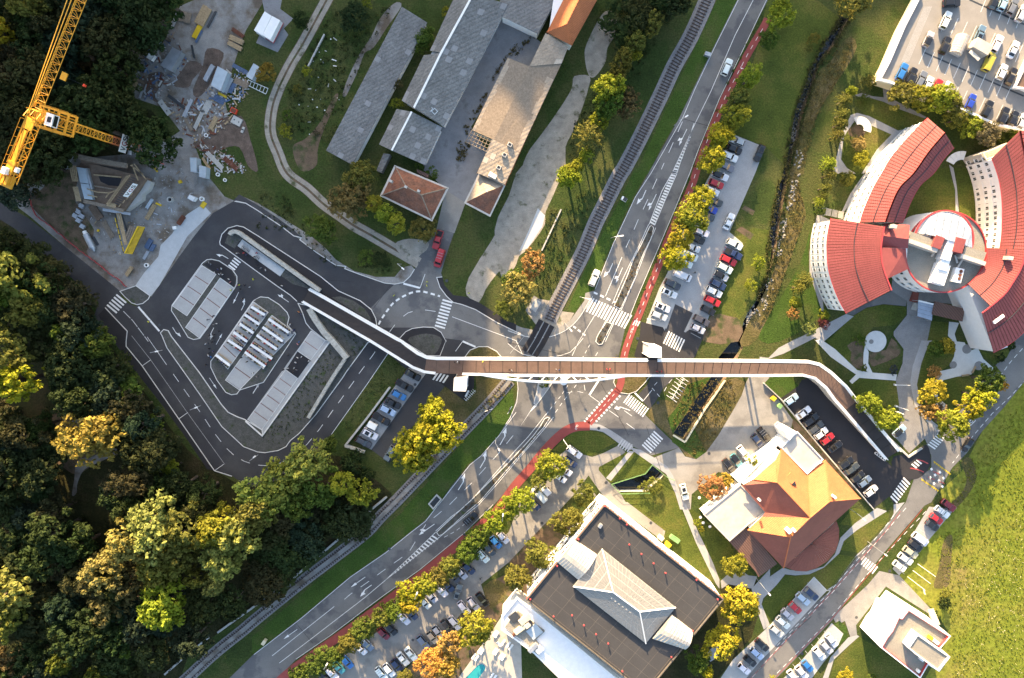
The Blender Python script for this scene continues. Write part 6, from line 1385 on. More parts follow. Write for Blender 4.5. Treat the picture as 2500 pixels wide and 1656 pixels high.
pole('sign_post','white sign on a slim post beside the pavement of the white block','sign',T(3,3,(1258,690))[0],2.6)
for k,(a,b)in enumerate(((T(2,3,(1203,633))[0],T(2,3,(1308,668))[0]),(T(2,3,(1193,440))[0],T(2,3,(1326,443))[0]))):
 t=thing('barrier_gate',('white boom barrier lowered across the hotel drive by the yellow tree','white boom barrier across the upper hotel drive')[k],'barrier');p,q=P(*a),P(*b)
 mb=MB();mb.box((p.x,p.y,.5),(.4,.4,1.0));mb.build('post',M['white'],t);mb=MB();mb.bar(p+Vector((0,0,.95)),q+Vector((0,0,.95)),.07,6);mb.build('boom',M['white'],t)
t=thing('flagpole','white pole with furled banner beside the hotel drive barrier','flagpole',P(*T(2,3,(1155,665))[0]));mb=MB();mb.bar((0,0,0),(0,0,7),.05,6);mb.build('pole',M['white'],t);mb=MB();mb.bar((0,0,4.0),(0,0,6.9),.22,8,r2=.1);mb.build('banner',M['white'],t)
for lb,pts,n in(('row of steel bicycle stands beside the driveway south of the footbridge',T(2,2,(1585,385),(1480,570)),7),('steel bicycle rack behind the south lift tower',T(2,1,(2000,490),(1910,585)),7)):
 t=thing('bicycle_rack',lb,'bicycle rack');p=wz(pts)
 mb=MB();mb.bar(p[0]+Vector((0,0,.12)),p[1]+Vector((0,0,.12)),.06,6);mb.build('base_rail',M['white'],t)
 d_=(p[1]-p[0]).normalized();nn=Vector((-d_.y,d_.x,0))
 for i in range(n):
  c=p[0].lerp(p[1],(i+.5)/n);mb=MB()
  for a_,b_ in(((-.7,0),(-.7,.8)),((-.7,.8),(.3,.8)),((.3,.8),(.3,0))):mb.bar(c+nn*a_[0]+Vector((0,0,a_[1])),c+nn*b_[0]+Vector((0,0,b_[1])),.05,5)
  mb.build('hoop',M['white'],t)
 if n==7 and pts[0][0]>1400:
  for k in range(7):line(northpark,[tuple(Vector(pts[0]).lerp(Vector(pts[1]),k/6)+Vector((-13,-9))),tuple(Vector(pts[0]).lerp(Vector(pts[1]),k/6)+Vector((12,8)))],.14,name='bay_line')
bn=thing('bench','pale steel bench beside the south lift tower rack','bench',P(*T(2,1,(1925,520))[0]),R(62));mb=MB();mb.box((0,0,.45),(1.9,.45,.07));mb.build('seat',M['white'],bn)
for x in(-.7,.7):mb=MB();mb.box((x,0,.2),(.08,.4,.42));mb.build('leg',M['steel'],bn)
sg=thing('road_sign','big white direction sign seen from above at the junction corner','road sign',P(*T(2,2,(525,965))[0]),R(-55))
for x in(-1.2,1.2):mb=MB();mb.bar((x,0,0),(x,0,3.0),.06,6);mb.build('post',M['steel'],sg)
mb=MB();mb.box((0,.05,2.3),(3.2,.08,1.6));mb.build('panel',M['white'],sg)
for lb,b,a in(('lattice signal gantry post with hanging lamps beside the track south of the bridge',T(2,1,(2125,650))[0],20),('slim signal post on the grass beside the bend of the main road',T(2,1,(2310,650))[0],60)):
 t=thing('railway_signal',lb,'signal',P(*b),R(a));mb=MB();mb.bar((0,0,0),(0,0,5.2),.1,6);mb.build('post',M['darksteel'],t);mb=MB();mb.box((0,.1,4.6),(.5,.25,1.1));h_=mb.build('head',M['blackplastic'],t);mb=MB();mb.bar((-1.2,0,3.4),(1.2,0,3.4),.06,5);mb.build('crossarm',M['white'],t)
for lb,pt,a,mt in(('grey trackside cabinet on the verge near the tall grass',T(0,2,(1795,500))[0],-20,'steel'),('white trackside cabinet with dark lid beside the railway',T(1,2,(1045,285))[0],-30,'white'),('pale meter cabinet on the grass beside the lower road',T(3,1,(100,1230))[0],55,'cream')):
 t=thing('cabinet',lb,'cabinet',P(*pt),R(a));mb=MB();mb.box((0,0,.6),(1.5,.9,1.2));mb.build('case',M[mt],t);mb=MB();mb.box((.2,0,1.24),(1.0,.95,.08));mb.build('lid',M['darksteel' if mt=='white' else mt],t)
for i,(x,y)in enumerate(((1715,1420),(1370,1080),(1262,1160))):
 pass
_bol=MB();_bol.bar((0,0,0),(0,0,.9),.09,8);_bol=_bol.mesh('bollard',M['steel'])
for k in range(5):
 p=P(*T(2,3,(1025+k*18,1058+k*14))[0]);t=thing('planter','round white planter in the short row at the foot of the ramp','planter',p,0,'planters at the ramp foot');mb=MB();mb.bar((0,0,0),(0,0,.6),.32,12,r2=.38);mb.build('pot',M['white'],t);mb=MB();mb.flat(ringpts(Vector((0,0,.61)),.3,10,.61));mb.build('soil',M['bed'],t)
pool=thing('swimming_pool','small turquoise swimming pool with rounded end on the terrace','pool')
pp=[(x,y)for x,y in V(1100,1500,4.228,(100,720),(250,545),(290,512),(330,505),(362,528),(368,565),(345,600),(230,740))];pw_=wz(spl(pp,4),.08)
mb=MB();mb.flat([Vector((p.x,p.y,5*LV+.03))for p in pw_]);mb.build('water',M['pool'],pool);mb=MB();mb.strip([Vector((p.x,p.y,0))for p in pw_],.5,.03,.09,True);mb.build('rim',M['terrace'],pool)
_ls=MB();_ls.box((.1,0,.35),(1.3,.62,.07));_ls=_ls.mesh('seat',M['white']);_lb=MB();_lb.box((-.8,0,.5),(.65,.62,.06),M=Matrix.Rotation(R(28),3,'Y'));_lb=_lb.mesh('backrest',M['white']);_ll=MB();[_ll.box((x,y,.17),(.06,.06,.33))for x in(-.6,.65)for y in(-.27,.27)];_ll=_ll.mesh('leg_frame',M['steel'])
LN=[(462,180,55),(480,195,55),(505,305,-50),(548,275,55),(600,300,55),(628,325,55),(460,365,55),(478,375,55),(525,415,55),(548,430,55),(305,355,55),(330,370,55),(245,420,55),(275,435,55),(430,620,55),(460,640,55)]
for i,(x,y,a)in enumerate(LN):
 t=thing('sun_lounger','white sun lounger set out on the pool terrace','sun lounger',P(*V(1100,1500,4.228,(x,y))[0])+Vector((0,0,5*LV)),R(a),'sun loungers on the pool terrace')
 put('seat',_ls,t);put('backrest',_lb,t);put('leg_frame',_ll,t)
for k,(x,y,a)in enumerate(((1905,305,65),(1830,355,8),(1650,650,80),(1590,370,50))):
 t=thing('garden_bench',('brown bench beside the paved circle on the white garden path','long brown bench at the bend of the white garden path','dark bench at the lower end of the white garden path','short bench beside the orange maple on the white path')[k],'bench',P(*T(2,3,(x,y))[0]),R(a));mb=MB();mb.box((0,0,.45),(2.0,.5,.07));mb.build('seat',M['timber'],t);mb=MB();mb.box((0,.24,.75),(2.0,.06,.4));mb.build('backrest',M['timber'],t)
 for sx in(-.8,.8):mb=MB();mb.box((sx,0,.21),(.08,.45,.42));mb.build('leg',M['darksteel'],t)
for lb,pt,a,mt,l_ in(('yellow recycling container behind the pool hall',T(3,2,(1440,350))[0],-38,'yellow',1.5),('pale green recycling container beside the yellow one',T(3,2,(1375,290))[0],-38,'cream',1.5),('large dark green skip behind the pool hall',T(3,2,(1500,300))[0],-35,'green',2.8),('small yellow bin by the black service lot wall',T(2,3,(95,562))[0],-40,'yellow',1.0),('dark green bin by the service lot wall',T(2,3,(150,630))[0],-40,'green',1.0)):
 t=thing('waste_container',lb,'waste container',P(*pt),R(a));mb=MB();mb.box((0,0,.6),(l_,1.1,1.1));mb.build('tub',M[mt],t);mb=MB();mb.box((0,0,1.2),(l_+.08,1.2,.1));mb.build('lid',M[mt],t)
sheet('storage_slab',[(625,105),(650,50),(640,0),(690,-10),(684,22),(716,46),(693,70),(704,85),(678,128)],3,M['yard'])
for k,q in enumerate(([(646,28),(663,39),(640,87),(620,74)],[(664,39),(684,50),(660,98),(641,86)])):
 t=thing('box_trailer',('white roofed box trailer nearer the building yard','white roofed box trailer with red frame nearer the lane')[k],'trailer');p=[P(x,y,3.0)for x,y in q];mb=MB();mb.prism(p,.8);mb.build('box',M['white'],t)
 mb=MB();mb.strip([Vector((v.x,v.y,0))for v in p],.2,.55,.3,True);mb.build('chassis',M['redtrim' if k else 'steel'],t)
 for v in inset([Vector((v.x,v.y,0))for v in p],.4):mb=MB();mb.bar((v.x-.12,v.y,.4),(v.x+.12,v.y,.4),.4,12);mb.build('wheel',M['tyre'],t)
def stones(name,pts,n,rad,s0,s1,z):
 mb=MB();p=wz(pts);cum=along(p)
 for i in range(n):
  c,d_=at(p,cum,rnd.random()*cum[-1]);nn=Vector((-d_.y,d_.x,0));c=c+nn*rnd.uniform(-rad,rad)+Vector((0,0,z));s_=rnd.uniform(s0,s1);vs=[]
  for k in range(6):
   a=k*1.047+rnd.random()*.5;vs.append(c+Vector((math.cos(a)*s_*rnd.uniform(.7,1.2),math.sin(a)*s_*rnd.uniform(.7,1.2),rnd.uniform(-.05,.1))))
  top=c+Vector((rnd.uniform(-.1,.1),rnd.uniform(-.1,.1),s_*.7))
  for k in range(6):mb.poly((vs[k],vs[(k+1)%6],top))
 o=mb.build(name,M['stone']);o['kind']='stuff'
mid=[((a[0]+b[0])/2,(a[1]+b[1])/2)for a,b in zip(creekL[:18:1],creekR[:18:1])]
stones('creek_stones',mid,110,1.3,.12,.3,-1.2)
stones('creek_stones',T(0,3,(310,1100),(290,1230),(275,1310)),60,1.2,.2,.42,-1.15)
stones('bank_stones',T(0,3,(350,1340),(320,1540))+T(1,3,(310,80),(280,250),(220,420),(190,560),(170,680),(130,800)),90,1.0,.18,.42,.03)
stones('bank_stones',T(1,2,(2280,1290),(2200,1360),(2140,1420)),70,2.2,.25,.5,-.5)
stones('bank_stones',T(1,3,(90,1000),(20,1200),(-40,1330)),26,1.2,.2,.4,.03)
# tower crane
cr=thing('tower_crane','tall yellow tower crane with a long lattice jib and white banner on its mast','tower crane')
mB=P(345,369,0);mB.z=0
HT=39.0
def lattice_box(L,wd,n,r_,zig=True):
 """square lattice along +X from 0 to L"""
 mb=MB();h=wd/2;cs=[(-h,-h),(h,-h),(h,h),(-h,h)]
 for y,z in cs:mb.bar((0,y,z),(L,y,z),r_,4)
 for i in range(n):
  x0,x1=L*i/n,L*(i+1)/n
  for k in range(4):
   a,b=cs[k],cs[(k+1)%4];mb.bar((x0,*a),(x0,*b),r_*.6,3,cap=False)
   mb.bar((x0,*(a if i%2 else b)),(x1,*(b if i%2 else a)),r_*.6,3,cap=False)
 return mb
sec=lattice_box(3.0,1.7,2,.08)
msA,msB=sec.mesh('mast_section',M['crane']),sec.mesh('mast_section',M['craneshade'])  # lower sections are coloured as if in shade
mast_top=P(106,285,HT);lean=Vector((mast_top.x-mB.x,mast_top.y-mB.y,0))
rotm=math.atan2(lean.y,lean.x)
base_xy=Vector(((mB.x+mast_top.x)/2,(mB.y+mast_top.y)/2,0))if lean.length<6 else mB
base_xy=Vector((mast_top.x,mast_top.y,0))
for i in range(13):
 o=put('mast_section',msB if i<5 else msA,cr,(base_xy.x,base_xy.y,i*3.0));o.rotation_euler=(R(-20),R(-90),0);o.rotation_euler=Matrix.Rotation(R(-12),3,'Z').to_euler();o.rotation_euler=(Matrix.Rotation(R(-12),3,'Z')@Matrix.Rotation(R(-90),3,'Y')).to_euler()
mb=MB();mb.box((base_xy.x,base_xy.y,.3),(3.2,3.2,.6),R(-12));mb.build('foundation',M['yard'],cr)
slew=base_xy+Vector((0,0,HT));ZJ=HT+2.2
jdir_a,jdir_b=P(*T(0,0,(420,1050))[0],ZJ),P(*T(0,0,(838,0))[0],ZJ);jd=(jdir_b-jdir_a).normalized();jang=math.atan2(jd.y,jd.x);jn=Vector((-jd.y,jd.x,0))
mb=MB();mb.bar(slew,slew+Vector((0,0,.8)),1.4,14);mb.build('slewing_ring',M['crane'],cr)
head=lattice_box(7.5,1.7,4,.11);o=head.build('tower_head',M['crane'],cr);o.location=(slew.x,slew.y,HT+.8);
apex=P(*T(0,0,(248,1025))[0],HT+9.0);hv=apex-Vector((slew.x,slew.y,HT+.8));o.rotation_euler=hv.to_track_quat('X','Z').to_euler()
jroot=Vector((slew.x,slew.y,ZJ))+jd*1.2
def jibsec(L,wd,ht,n,r_):
 mb=MB();h=wd/2
 for y,z in((-h,0),(h,0),(0,ht)):mb.bar((0,y,z),(L,y,z),r_,4)
 for i in range(n):
  x0,x1=L*i/n,L*(i+1)/n;xm=(x0+x1)/2
  for s in(-h,h):mb.bar((x0,s,0),(xm,0,ht),r_*.6,3,cap=False);mb.bar((xm,0,ht),(x1,s,0),r_*.6,3,cap=False)
  mb.bar((x0,-h,0),(x0,h,0),r_*.6,3,cap=False);mb.bar((x0,-h,0),(x1,h,0),r_*.55,3,cap=False)
 return mb
js=jibsec(5.0,1.75,1.7,3,.085).mesh('jib_section',M['crane'])
for i in range(10):
 p=jroot+jd*(5.0*i);put('jib_section',js,cr,p,jang)
cj=lattice_box(14.0,1.9,7,.11);o=cj.build('counter_jib',M['crane'],cr);o.location=jroot-jd*2.4;o.rotation_euler=(0,0,jang+math.pi)
def onjib(d,s=0,z=0):return jroot+jd*d+jn*s+Vector((0,0,z))
for d,s,z,sz,mt,nm in((-8.5,0,1.3,(7,.8,.12),'crane','walkway'),(-13.2,0,.9,(2.6,1.5,1.4),'crane','winch_housing'),(-16.2,0,.6,(2.6,2.6,.5),'crane','ballast_frame'),(-14.2,.2,2.0,(1.4,.9,1.3),'white','electric_cabinet'),(-13.2,-1.4,1.2,(1.0,.6,.8),'white','electric_cabinet'),(-16.0,-.55,1.2,(1.8,.55,1.3),'crane','ballast_block'),(-16.0,.25,1.2,(1.8,.55,1.3),'crane','ballast_block'),(-16.0,1.0,1.2,(1.8,.5,1.2),'crane','ballast_block'),(-3.5,0,.9,(2.5,2.0,.15),'crane','platform')):
 c=onjib(d,s,z);mb=MB();mb.box(c,sz,jang);mb.build(nm,M[mt],cr)
for s in(-1.15,1.15):mb=MB();mb.bar(onjib(-3,s,2.2),onjib(-15,s,2.2),.04,4);[mb.bar(onjib(-3-k*2,s,1.2),onjib(-3-k*2,s,2.2),.035,4)for k in range(7)];mb.build('handrail',M['crane'],cr)
pd=(mB-base_xy);pd=pd.normalized()if pd.length>.5 else Vector((.95,-.3,0))
pd=Vector((.955,-.298,0));pn=Vector((-pd.y,pd.x,0));pang=math.atan2(pd.y,pd.x)
c=P(*T(0,0,(468,1090))[0],HT+.4);mb=MB();mb.box(c,(1.5,2.6,2.0),pang);cb=mb.build('cab',M['white'],cr);mb=MB();mb.box(c+Vector((.1,0,1.02)),(.8,1.1,.06),pang);mb.build('roof_window',M['carglass'],cb);mb=MB();mb.box(c+pd*.77,(.05,2.2,1.2),pang);mb.build('front_window',M['carglass'],cb)
def onm(z,s=0,t=0):return Vector((base_xy.x,base_xy.y,z))+pd*s+pn*t
for z,r_ in((37.5,2.1),(34.5,2.2),(31.5,2.1)):
 mb=MB();mb.strip([onm(z,-r_,-r_),onm(z,r_,-r_),onm(z,r_,r_),onm(z,-r_,r_)],.4,0,.12,True);mb.build('climbing_platform',M['crane'],cr)
 mb=MB();mb.strip([onm(z+1.0,-r_-.3,-r_-.3),onm(z+1.0,r_+.3,-r_-.3),onm(z+1.0,r_+.3,r_+.3),onm(z+1.0,-r_-.3,r_+.3)],.08,0,.08,True);mb.build('handrail',M['crane'],cr)
mb=MB()
for s in(-1.4,1.4):
 for t in(-1.4,1.4):mb.bar(onm(30,s,t),onm(39,s,t),.12,4)
mb.build('climbing_frame',M['crane'],cr)
for a,b in((apex,onjib(62,0,6.0)),(apex,onjib(-12.5,.9,1.6)),(apex,onjib(-12.5,-.9,1.6)),(apex+Vector((.3,0,0)),onjib(40,-.3,3.6))):
 mb=MB();mb.bar(a,b,.09,5);mb.build('pendant_bar',M['crane'],cr)
tr=onjib(8.2,-2.2,-.2);mb=MB();mb.box(tr,(1.6,1.2,.3),jang);mb.build('trolley',M['crane'],cr)
hk=tr-Vector((0,0,7));mb=MB();mb.bar(tr,hk,.03,4);mb.build('hoist_rope',M['darksteel'],cr);mb=MB();mb.box(hk,(.5,.3,.8),jang);mb.build('hook_block',M['orange_red'],cr)
FONT=None
def banner(parent,a,b,up_,txt,two):
 """white board from a to b (world), height vector up_, with flat lettering reading from a to b"""
 a,b,up_=Vector(a),Vector(b),Vector(up_);d=(b-a);nrm=d.cross(up_).normalized()
 mb=MB();q=[a,b,b+up_,a+up_];k=nrm*.05;mb.poly(q);mb.poly([p-k for p in q][::-1])
 for i in range(4):j=(i+1)%4;mb.poly((q[i]-k,q[j]-k,q[j],q[i]))
 o=mb.build('banner',M['white'],parent);L,H=d.length,up_.length;d.normalize();u=up_.normalized();X=.1*L
 for ch,col in zip(txt,two):
  cu_=bpy.data.curves.new('letter','FONT');cu_.body=ch;cu_.size=H*.95;cu_.offset=H*.018;tmp=bpy.data.objects.new('letter',cu_);COL.objects.link(tmp)
  dg=bpy.context.evaluated_depsgraph_get();me=bpy.data.meshes.new_from_object(tmp.evaluated_get(dg));bpy.data.objects.remove(tmp)
  xs=[v.co.x for v in me.vertices];x0,wch=min(xs),max(xs)-min(xs);k2=.24*L/max(.01,wch)
  for v in me.vertices:co=v.co.copy();v.co=a+d*(X+(co.x-x0)*k2)+u*(H*.16+co.y)+nrm*.02
  me.materials.clear();me.materials.append(M[col]);put('letter',me,o);X+=.28*L
zb=10.0
bc=P(*T(0,0,(1078,1305))[0],zb);bt=pn*1.0
mw=onm(zb,1.0,0)
banner(cr,onm(zb-1.6,1.05,-2.2),onm(zb-1.6,1.05,2.2),Vector((0,0,3.2)),'VGS',('blackplastic','redpaint','blackplastic'))
# building site
V5=lambda*p:V(150,370,5.9175,*p)
fw=thing('concrete_core','half-built concrete core with timber formwork round a dark square shaft','building site')
ZF=5.0
floor_=[P(*t,3.2)for t in V5((300,140),(1230,380),(880,860),(330,730),(230,230))];mb=MB();mb.prism(floor_,0);mb.build('floor',M['ply'],fw)
hole=[P(*t,3.215)for t in V5((530,345),(880,372),(825,505),(680,490),(565,435))];mb=MB();mb.flat(hole);mb.build('shaft_shade',M['asphalt_black'],fw)  # flat dark sheet standing in for the shade inside the shaft
def runp(parent,pts,wd,z,h,mt,nm):q=[P(*t,z)for t in pts];mb=MB();mb.strip(q,wd,0,h);return mb.build(nm,M[mt],parent)
runp(fw,V5((260,80),(600,150),(960,210)),1.2,4.6,.5,'oldtimber','formwork_wall');runp(fw,V5((290,135),(950,235)),.5,4.2,.4,'ply','formwork_wall')
q=[P(*t,4.4)for t in V5((215,220),(340,240),(450,700),(330,690))];
for i in range(2):mb=MB();mb.prism([q[0].lerp(q[3],i/2+.01),q[1].lerp(q[2],i/2+.01),q[1].lerp(q[2],(i+1)/2-.01),q[0].lerp(q[3],(i+1)/2-.01)],3.2);mb.build('steel_shutter',M['lightblue'],fw)
runp(fw,V5((390,250),(470,550)),.5,3.3,1.0,'steel','formwork_wall');runp(fw,V5((480,340),(870,375)),.35,3.3,.5,'timber','formwork_wall');runp(fw,V5((480,500),(830,560)),.4,3.3,.5,'oldtimber','formwork_wall')
for a,b in(((370,540),(520,590)),((520,590),(700,600)),((700,600),(840,540)),((380,630),(520,660)),((640,670),(690,600)),((1020,190),(1110,420)),((1050,180),(1220,400)),((1000,200),(1180,330))):runp(fw,V5(a,b),.28,4.6,.12,'timber','beam')
for k in range(3):runp(fw,V5((990-k*22,340+k*8),(700-k*22,740+k*10)),.3,5.4,.12,'timber','plank')
for k in range(4):runp(fw,V5((120+k*28,205),(165+k*22,435)),.3,4.8,.08,'timber','plank');runp(fw,V5((170+k*20,510),(225+k*18,720)),.28,4.8,.08,'timber','plank')
for k in range(14):t=k/13;a=Vector(V5((1030,380))[0]).lerp(Vector(V5((790,750))[0]),t);runp(fw,[tuple(a+Vector((-4,-1.5))),tuple(a+Vector((9,4)))],.16,5.0,.1,'darksteel','joist')
for k in range(4):t=k/3;a=Vector(V5((830,800))[0]).lerp(Vector(V5((1000,640))[0]),t);runp(fw,[tuple(a),tuple(a+Vector((5,-7)))],.2,5.0,.1,'timber','beam')
runp(fw,V5((330,720),(680,800),(900,860)),.9,3.9,.4,'oldtimber','formwork_wall');runp(fw,V5((660,760),(790,790)),1.1,4.6,.12,'timber','plank');runp(fw,V5((600,840),(1000,905)),.7,2.4,.15,'steel','walkway')
q=[P(*t,2.0)for t in V5((1240,410),(1300,440),(1250,560),(1170,620),(1160,700),(1020,800),(930,860),(1150,560))];mb=MB();mb.prism(q,0);mb.build('concrete_bench',M['concrete'],fw)
b0,b1=P(*V5((960,665))[0],5.2),P(*V5((1105,480))[0],5.2);banner(fw,b0,b1,(P(*V5((1090,478))[0],6.0)-P(*V5((1105,480))[0],5.2))*0+Vector((-.55,.2,1.3)),'VGS',('blackplastic','redpaint','blackplastic'))
vf_=thing('formwork_vee','vee-shaped formwork with a timber walkway and yellow girder deck','building site')
for k in range(3):runp(vf_,V5((800+k*26,890),(920+k*14,1350)),.3,2.6,.1,'timber','plank')
runp(vf_,V5((775,900),(900,1470)),.2,2.0,.2,'darksteel','beam');runp(vf_,V5((870,900),(960,1180)),.3,1.2,.2,'darksteel','beam')
for k in range(6):t=k/6;a,b=Vector(V5((775,960))[0]).lerp(Vector(V5((905,1460))[0]),t),Vector(V5((775,960))[0]).lerp(Vector(V5((905,1460))[0]),t+.13);runp(vf_,[tuple(a),tuple(b)],.22,2.25,.1,'yellowsteel','guard_plank')
for k in range(3):runp(vf_,V5((1000+k*30,1070+k*10),(930+k*28,1250+k*18)),.4,2.4,.1,'oldtimber','plank')
A_,B_,C_,D_=(Vector(t)for t in V5((1105,1085),(1210,1100),(1030,1480),(915,1470)))
for k in range(24):
 t=k/23;runp(vf_,[tuple(A_.lerp(D_,t)),tuple(B_.lerp(C_,t))],.2,2.6,.16,'yellowsteel','formwork_girder')
runp(vf_,[tuple(A_),tuple(D_)],.35,2.8,.1,'yellowsteel','guard_plank');runp(vf_,[tuple(B_),tuple(C_)],.2,2.5,.1,'darksteel','beam');mb=MB();mb.flat([P(*t,2.5)for t in(A_,B_,C_,D_)]);mb.build('deck',M['darksteel'],vf_)
def stack(label,pt,ang,l,w_,n,layers=1,mt='timber',nm='timber_stack',cat='timber stack',pc='plank',th=.16):
 t=thing(nm,label,cat,P(*pt),R(ang));pw=w_/n
 for j in range(layers):
  for i in range(n):
   mb=MB();mb.box((rnd.uniform(-.12,.12),-w_/2+pw*(i+.5),.12+th*(j+.5)),(l*rnd.uniform(.93,1.03),pw*.86,th*.92));mb.build(pc,M[mt],t)
 for x in(-l*.33,l*.33):mb=MB();mb.box((x,0,.06),(.12,w_,.12));mb.build('bearer',M['oldtimber'],t)
 return t
Z0=lambda x,y:T(0,0,(x,y))[0]
Z1=lambda x,y:T(1,0,(x,y))[0]
for lb,pt,a,l,w_,n,ly,mt,nm,cat,pc in(('broad stack of pale shuttering boards at the head of the site yard',Z0(1840,150),60,5.0,2.6,7,3,'timber','timber_stack','timber stack','plank'),('grey steel props in a bundle beside the broad board stack',Z0(1915,180),60,4.6,.5,4,2,'darksteel','prop_bundle','steel props','prop'),('untidy heap of split timber at the wood edge of the yard',Z0(1675,160),75,2.6,3.0,10,2,'oldtimber','timber_heap','timber heap','plank'),('steel channels leaning in a bundle at the wood edge',Z0(1580,190),62,4.0,.9,4,2,'steel','steel_bundle','steel beams','beam'),('yellow formwork girders stacked beside the yard drive',Z0(1785,290),60,3.6,1.3,6,2,'yellowsteel','girder_stack','girder stack','girder'),('blue formwork panels lying end to end with the yellow girders',Z0(1800,330),60,3.4,.6,3,1,'blue','panel_stack','panel stack','panel'),('upper of two pale timber stacks on the far side of the yard',Z0(2140,365),-24,3.8,1.3,5,3,'timber','timber_stack','timber stack','plank'),('lower of two pale timber stacks on the far side of the yard',Z0(2125,420),-27,3.9,1.2,5,3,'timber','timber_stack','timber stack','plank'),('maroon steel plates behind the two pale timber stacks',Z0(2150,300),-35,3.6,1.0,4,1,'rust','plate_stack','steel plates','plate'),('grey ribbed steel sheets beside the pale blue container',Z0(1895,665),60,4.4,1.2,6,4,'steel','sheet_stack','sheet stack','sheet'),('grey pipes bundled below the pale blue container',Z0(2065,775),62,4.2,1.1,6,2,'steel','pipe_bundle','pipes','pipe'),('blue shutter panels among the pipe bundles',Z0(2100,800),62,2.8,1.0,3,2,'blue','panel_stack','panel stack','panel'),('weathered boards stacked next to the lying ladder',Z0(2185,755),-25,3.8,1.6,7,2,'oldtimber','timber_stack','timber stack','plank'),('blue steel beams in front of the narrow blue container',Z0(2170,625),-28,4.4,1.0,4,1,'blue','beam_stack','steel beams','beam'),('single pile of yellow girders beside blue frames',Z0(2012,862),-27,2.5,.6,3,2,'yellowsteel','girder_stack','girder stack','girder'),('dark blue frames below the single yellow girder pile',Z0(1985,905),-27,3.0,1.6,4,2,'blue','frame_stack','frame stack','frame'),('pale timbers piled at the far corner by the wood',Z0(1215,765),62,3.8,1.4,5,2,'timber','timber_stack','timber stack','plank'),('long grey trench sheets lying on the slope',Z0(1700,980),62,5.0,.9,4,2,'steel','sheet_stack','sheet stack','sheet'),('grey concrete planks laid beside the trench sheets',Z0(1870,970),60,3.6,1.7,5,1,'concrete','plank_stack','concrete planks','plank'),('long grey box beam pile running down the middle of the lower yard',Z0(1800,1080),62,5.6,1.0,3,1,'concrete','beam_stack','concrete beams','beam'),('olive coloured boards at the right side of the lower yard',Z0(1930,1115),62,3.8,1.2,5,2,'timber','timber_stack','timber stack','plank'),('black steel bars fanned out near the concrete slab',Z0(1595,920),-38,5.2,.8,5,1,'darksteel','bar_bundle','steel bars','bar'),('two dark steel beams lying open in the yard centre',Z0(1745,470),-80,3.4,.5,2,1,'darksteel','beam_pair','steel beams','beam'),('brown scaffold boards raked along the mud bank',Z0(1700,1120),-60,4.0,.8,4,1,'oldtimber','timber_stack','timber stack','plank'),('grey beams sliding down the tip beside the mud, upper pile',Z0(1940,1450),-47,6.0,1.2,5,1,'concrete','beam_pile','concrete beams','beam'),('rusty beams at the foot of the tip',Z0(2085,1480),-42,4.6,1.3,5,1,'rust','beam_pile','steel beams','beam'),('pale boards beside the twin blue cabins',Z0(1865,1480),-58,3.6,.7,3,1,'timber','timber_stack','timber stack','plank'),('grey steel decking beside the excavated pit',Z1(1355,325),55,2.9,.8,4,2,'lightblue','panel_stack','panel stack','panel'),('narrow pale timber pile with a white sheet on top',Z1(1365,400),58,4.6,1.1,5,2,'timber','timber_stack','timber stack','plank'),('brown brick-coloured pallet load at the edge of the pale strip',Z1(1640,475),52,2.6,1.2,4,3,'rust','pallet_load','pallet','board'),('dark blue panels left of two beside the yellow girder deck',Z1(1350,685),60,2.8,1.3,4,3,'blue','panel_stack','panel stack','panel'),('dark blue panels right of two beside the yellow girder deck',Z1(1385,720),60,2.0,1.0,3,3,'blue','panel_stack','panel stack','panel'),('thin grey boards below the dark blue panels',Z1(1320,790),58,2.6,.8,4,1,'steel','board_stack','board stack','board'),('small pile of pale boards near the red netting',Z1(1170,935),55,2.8,1.0,4,2,'timber','timber_stack','timber stack','plank'),('dark brown shutter boards leaning at the foot of the core',Z1(870,400),-58,4.4,2.0,6,2,'ply','timber_stack','timber stack','plank'),('long timber rails laid in a row towards the vee formwork',Z1(980,560),-62,5.0,1.4,5,1,'oldtimber','timber_stack','timber stack','plank'),('dark steel frame lying beside the grey cement silo',Z1(865,660),-62,2.6,.7,3,1,'darksteel','frame_stack','steel frame','bar')):
 stack(lb,pt,a,l,w_,n,ly,mt,nm,cat,pc)
for k,(x,y)in enumerate(((745,345),(718,397),(690,435),(748,437),(722,478),(755,530))):
 stack(('uppermost','second','left-hand','right-hand','fifth','lowest')[k]+' grey block pallet in the cluster beside the core',Z1(x,y),-32,1.25,1.1,3,4,'steel','block_pallet','pallet','block')
def cabin(label,q,h,mt,base=0.0):
 t=thing('site_container',label,'container');p=[P(*c,h)for c in q];mb=MB();mb.prism(p,base+.1);mb.build('box',M[mt],t);n=7
 for i in range(n):
  mb=MB();mb.strip([p[0].lerp(p[3],(i+.5)/n),p[1].lerp(p[2],(i+.5)/n)],.07,.0,.05);mb.build('roof_rib',M[mt],t)
 mb=MB();mb.strip([Vector((v.x,v.y,0))for v in p],.12,h-.08,.1,True);mb.build('top_frame',M['steel'],t)
cabin('pale blue site container lying square in the muddy yard',T(0,0,(1965,600),(2055,650),(1990,820),(1905,770)),2.6,'lightblue')
cabin('narrow pale blue container near the yellow bush',T(0,0,(2290,575),(2338,605),(2275,720),(2225,690)),2.5,'lightblue')
cabin('left of the twin pale blue site cabins',V5((1855,88),(1952,92),(1955,296),(1868,290)),2.7,'lightblue');cabin('right of the twin pale blue site cabins',V5((1990,200),(2090,225),(2082,385),(1990,365)),2.7,'lightblue')
cabin('grey tool container with a timber covered roof at the wood edge',T(0,0,(1560,430),(1640,470),(1540,640),(1450,590)),2.4,'steel')
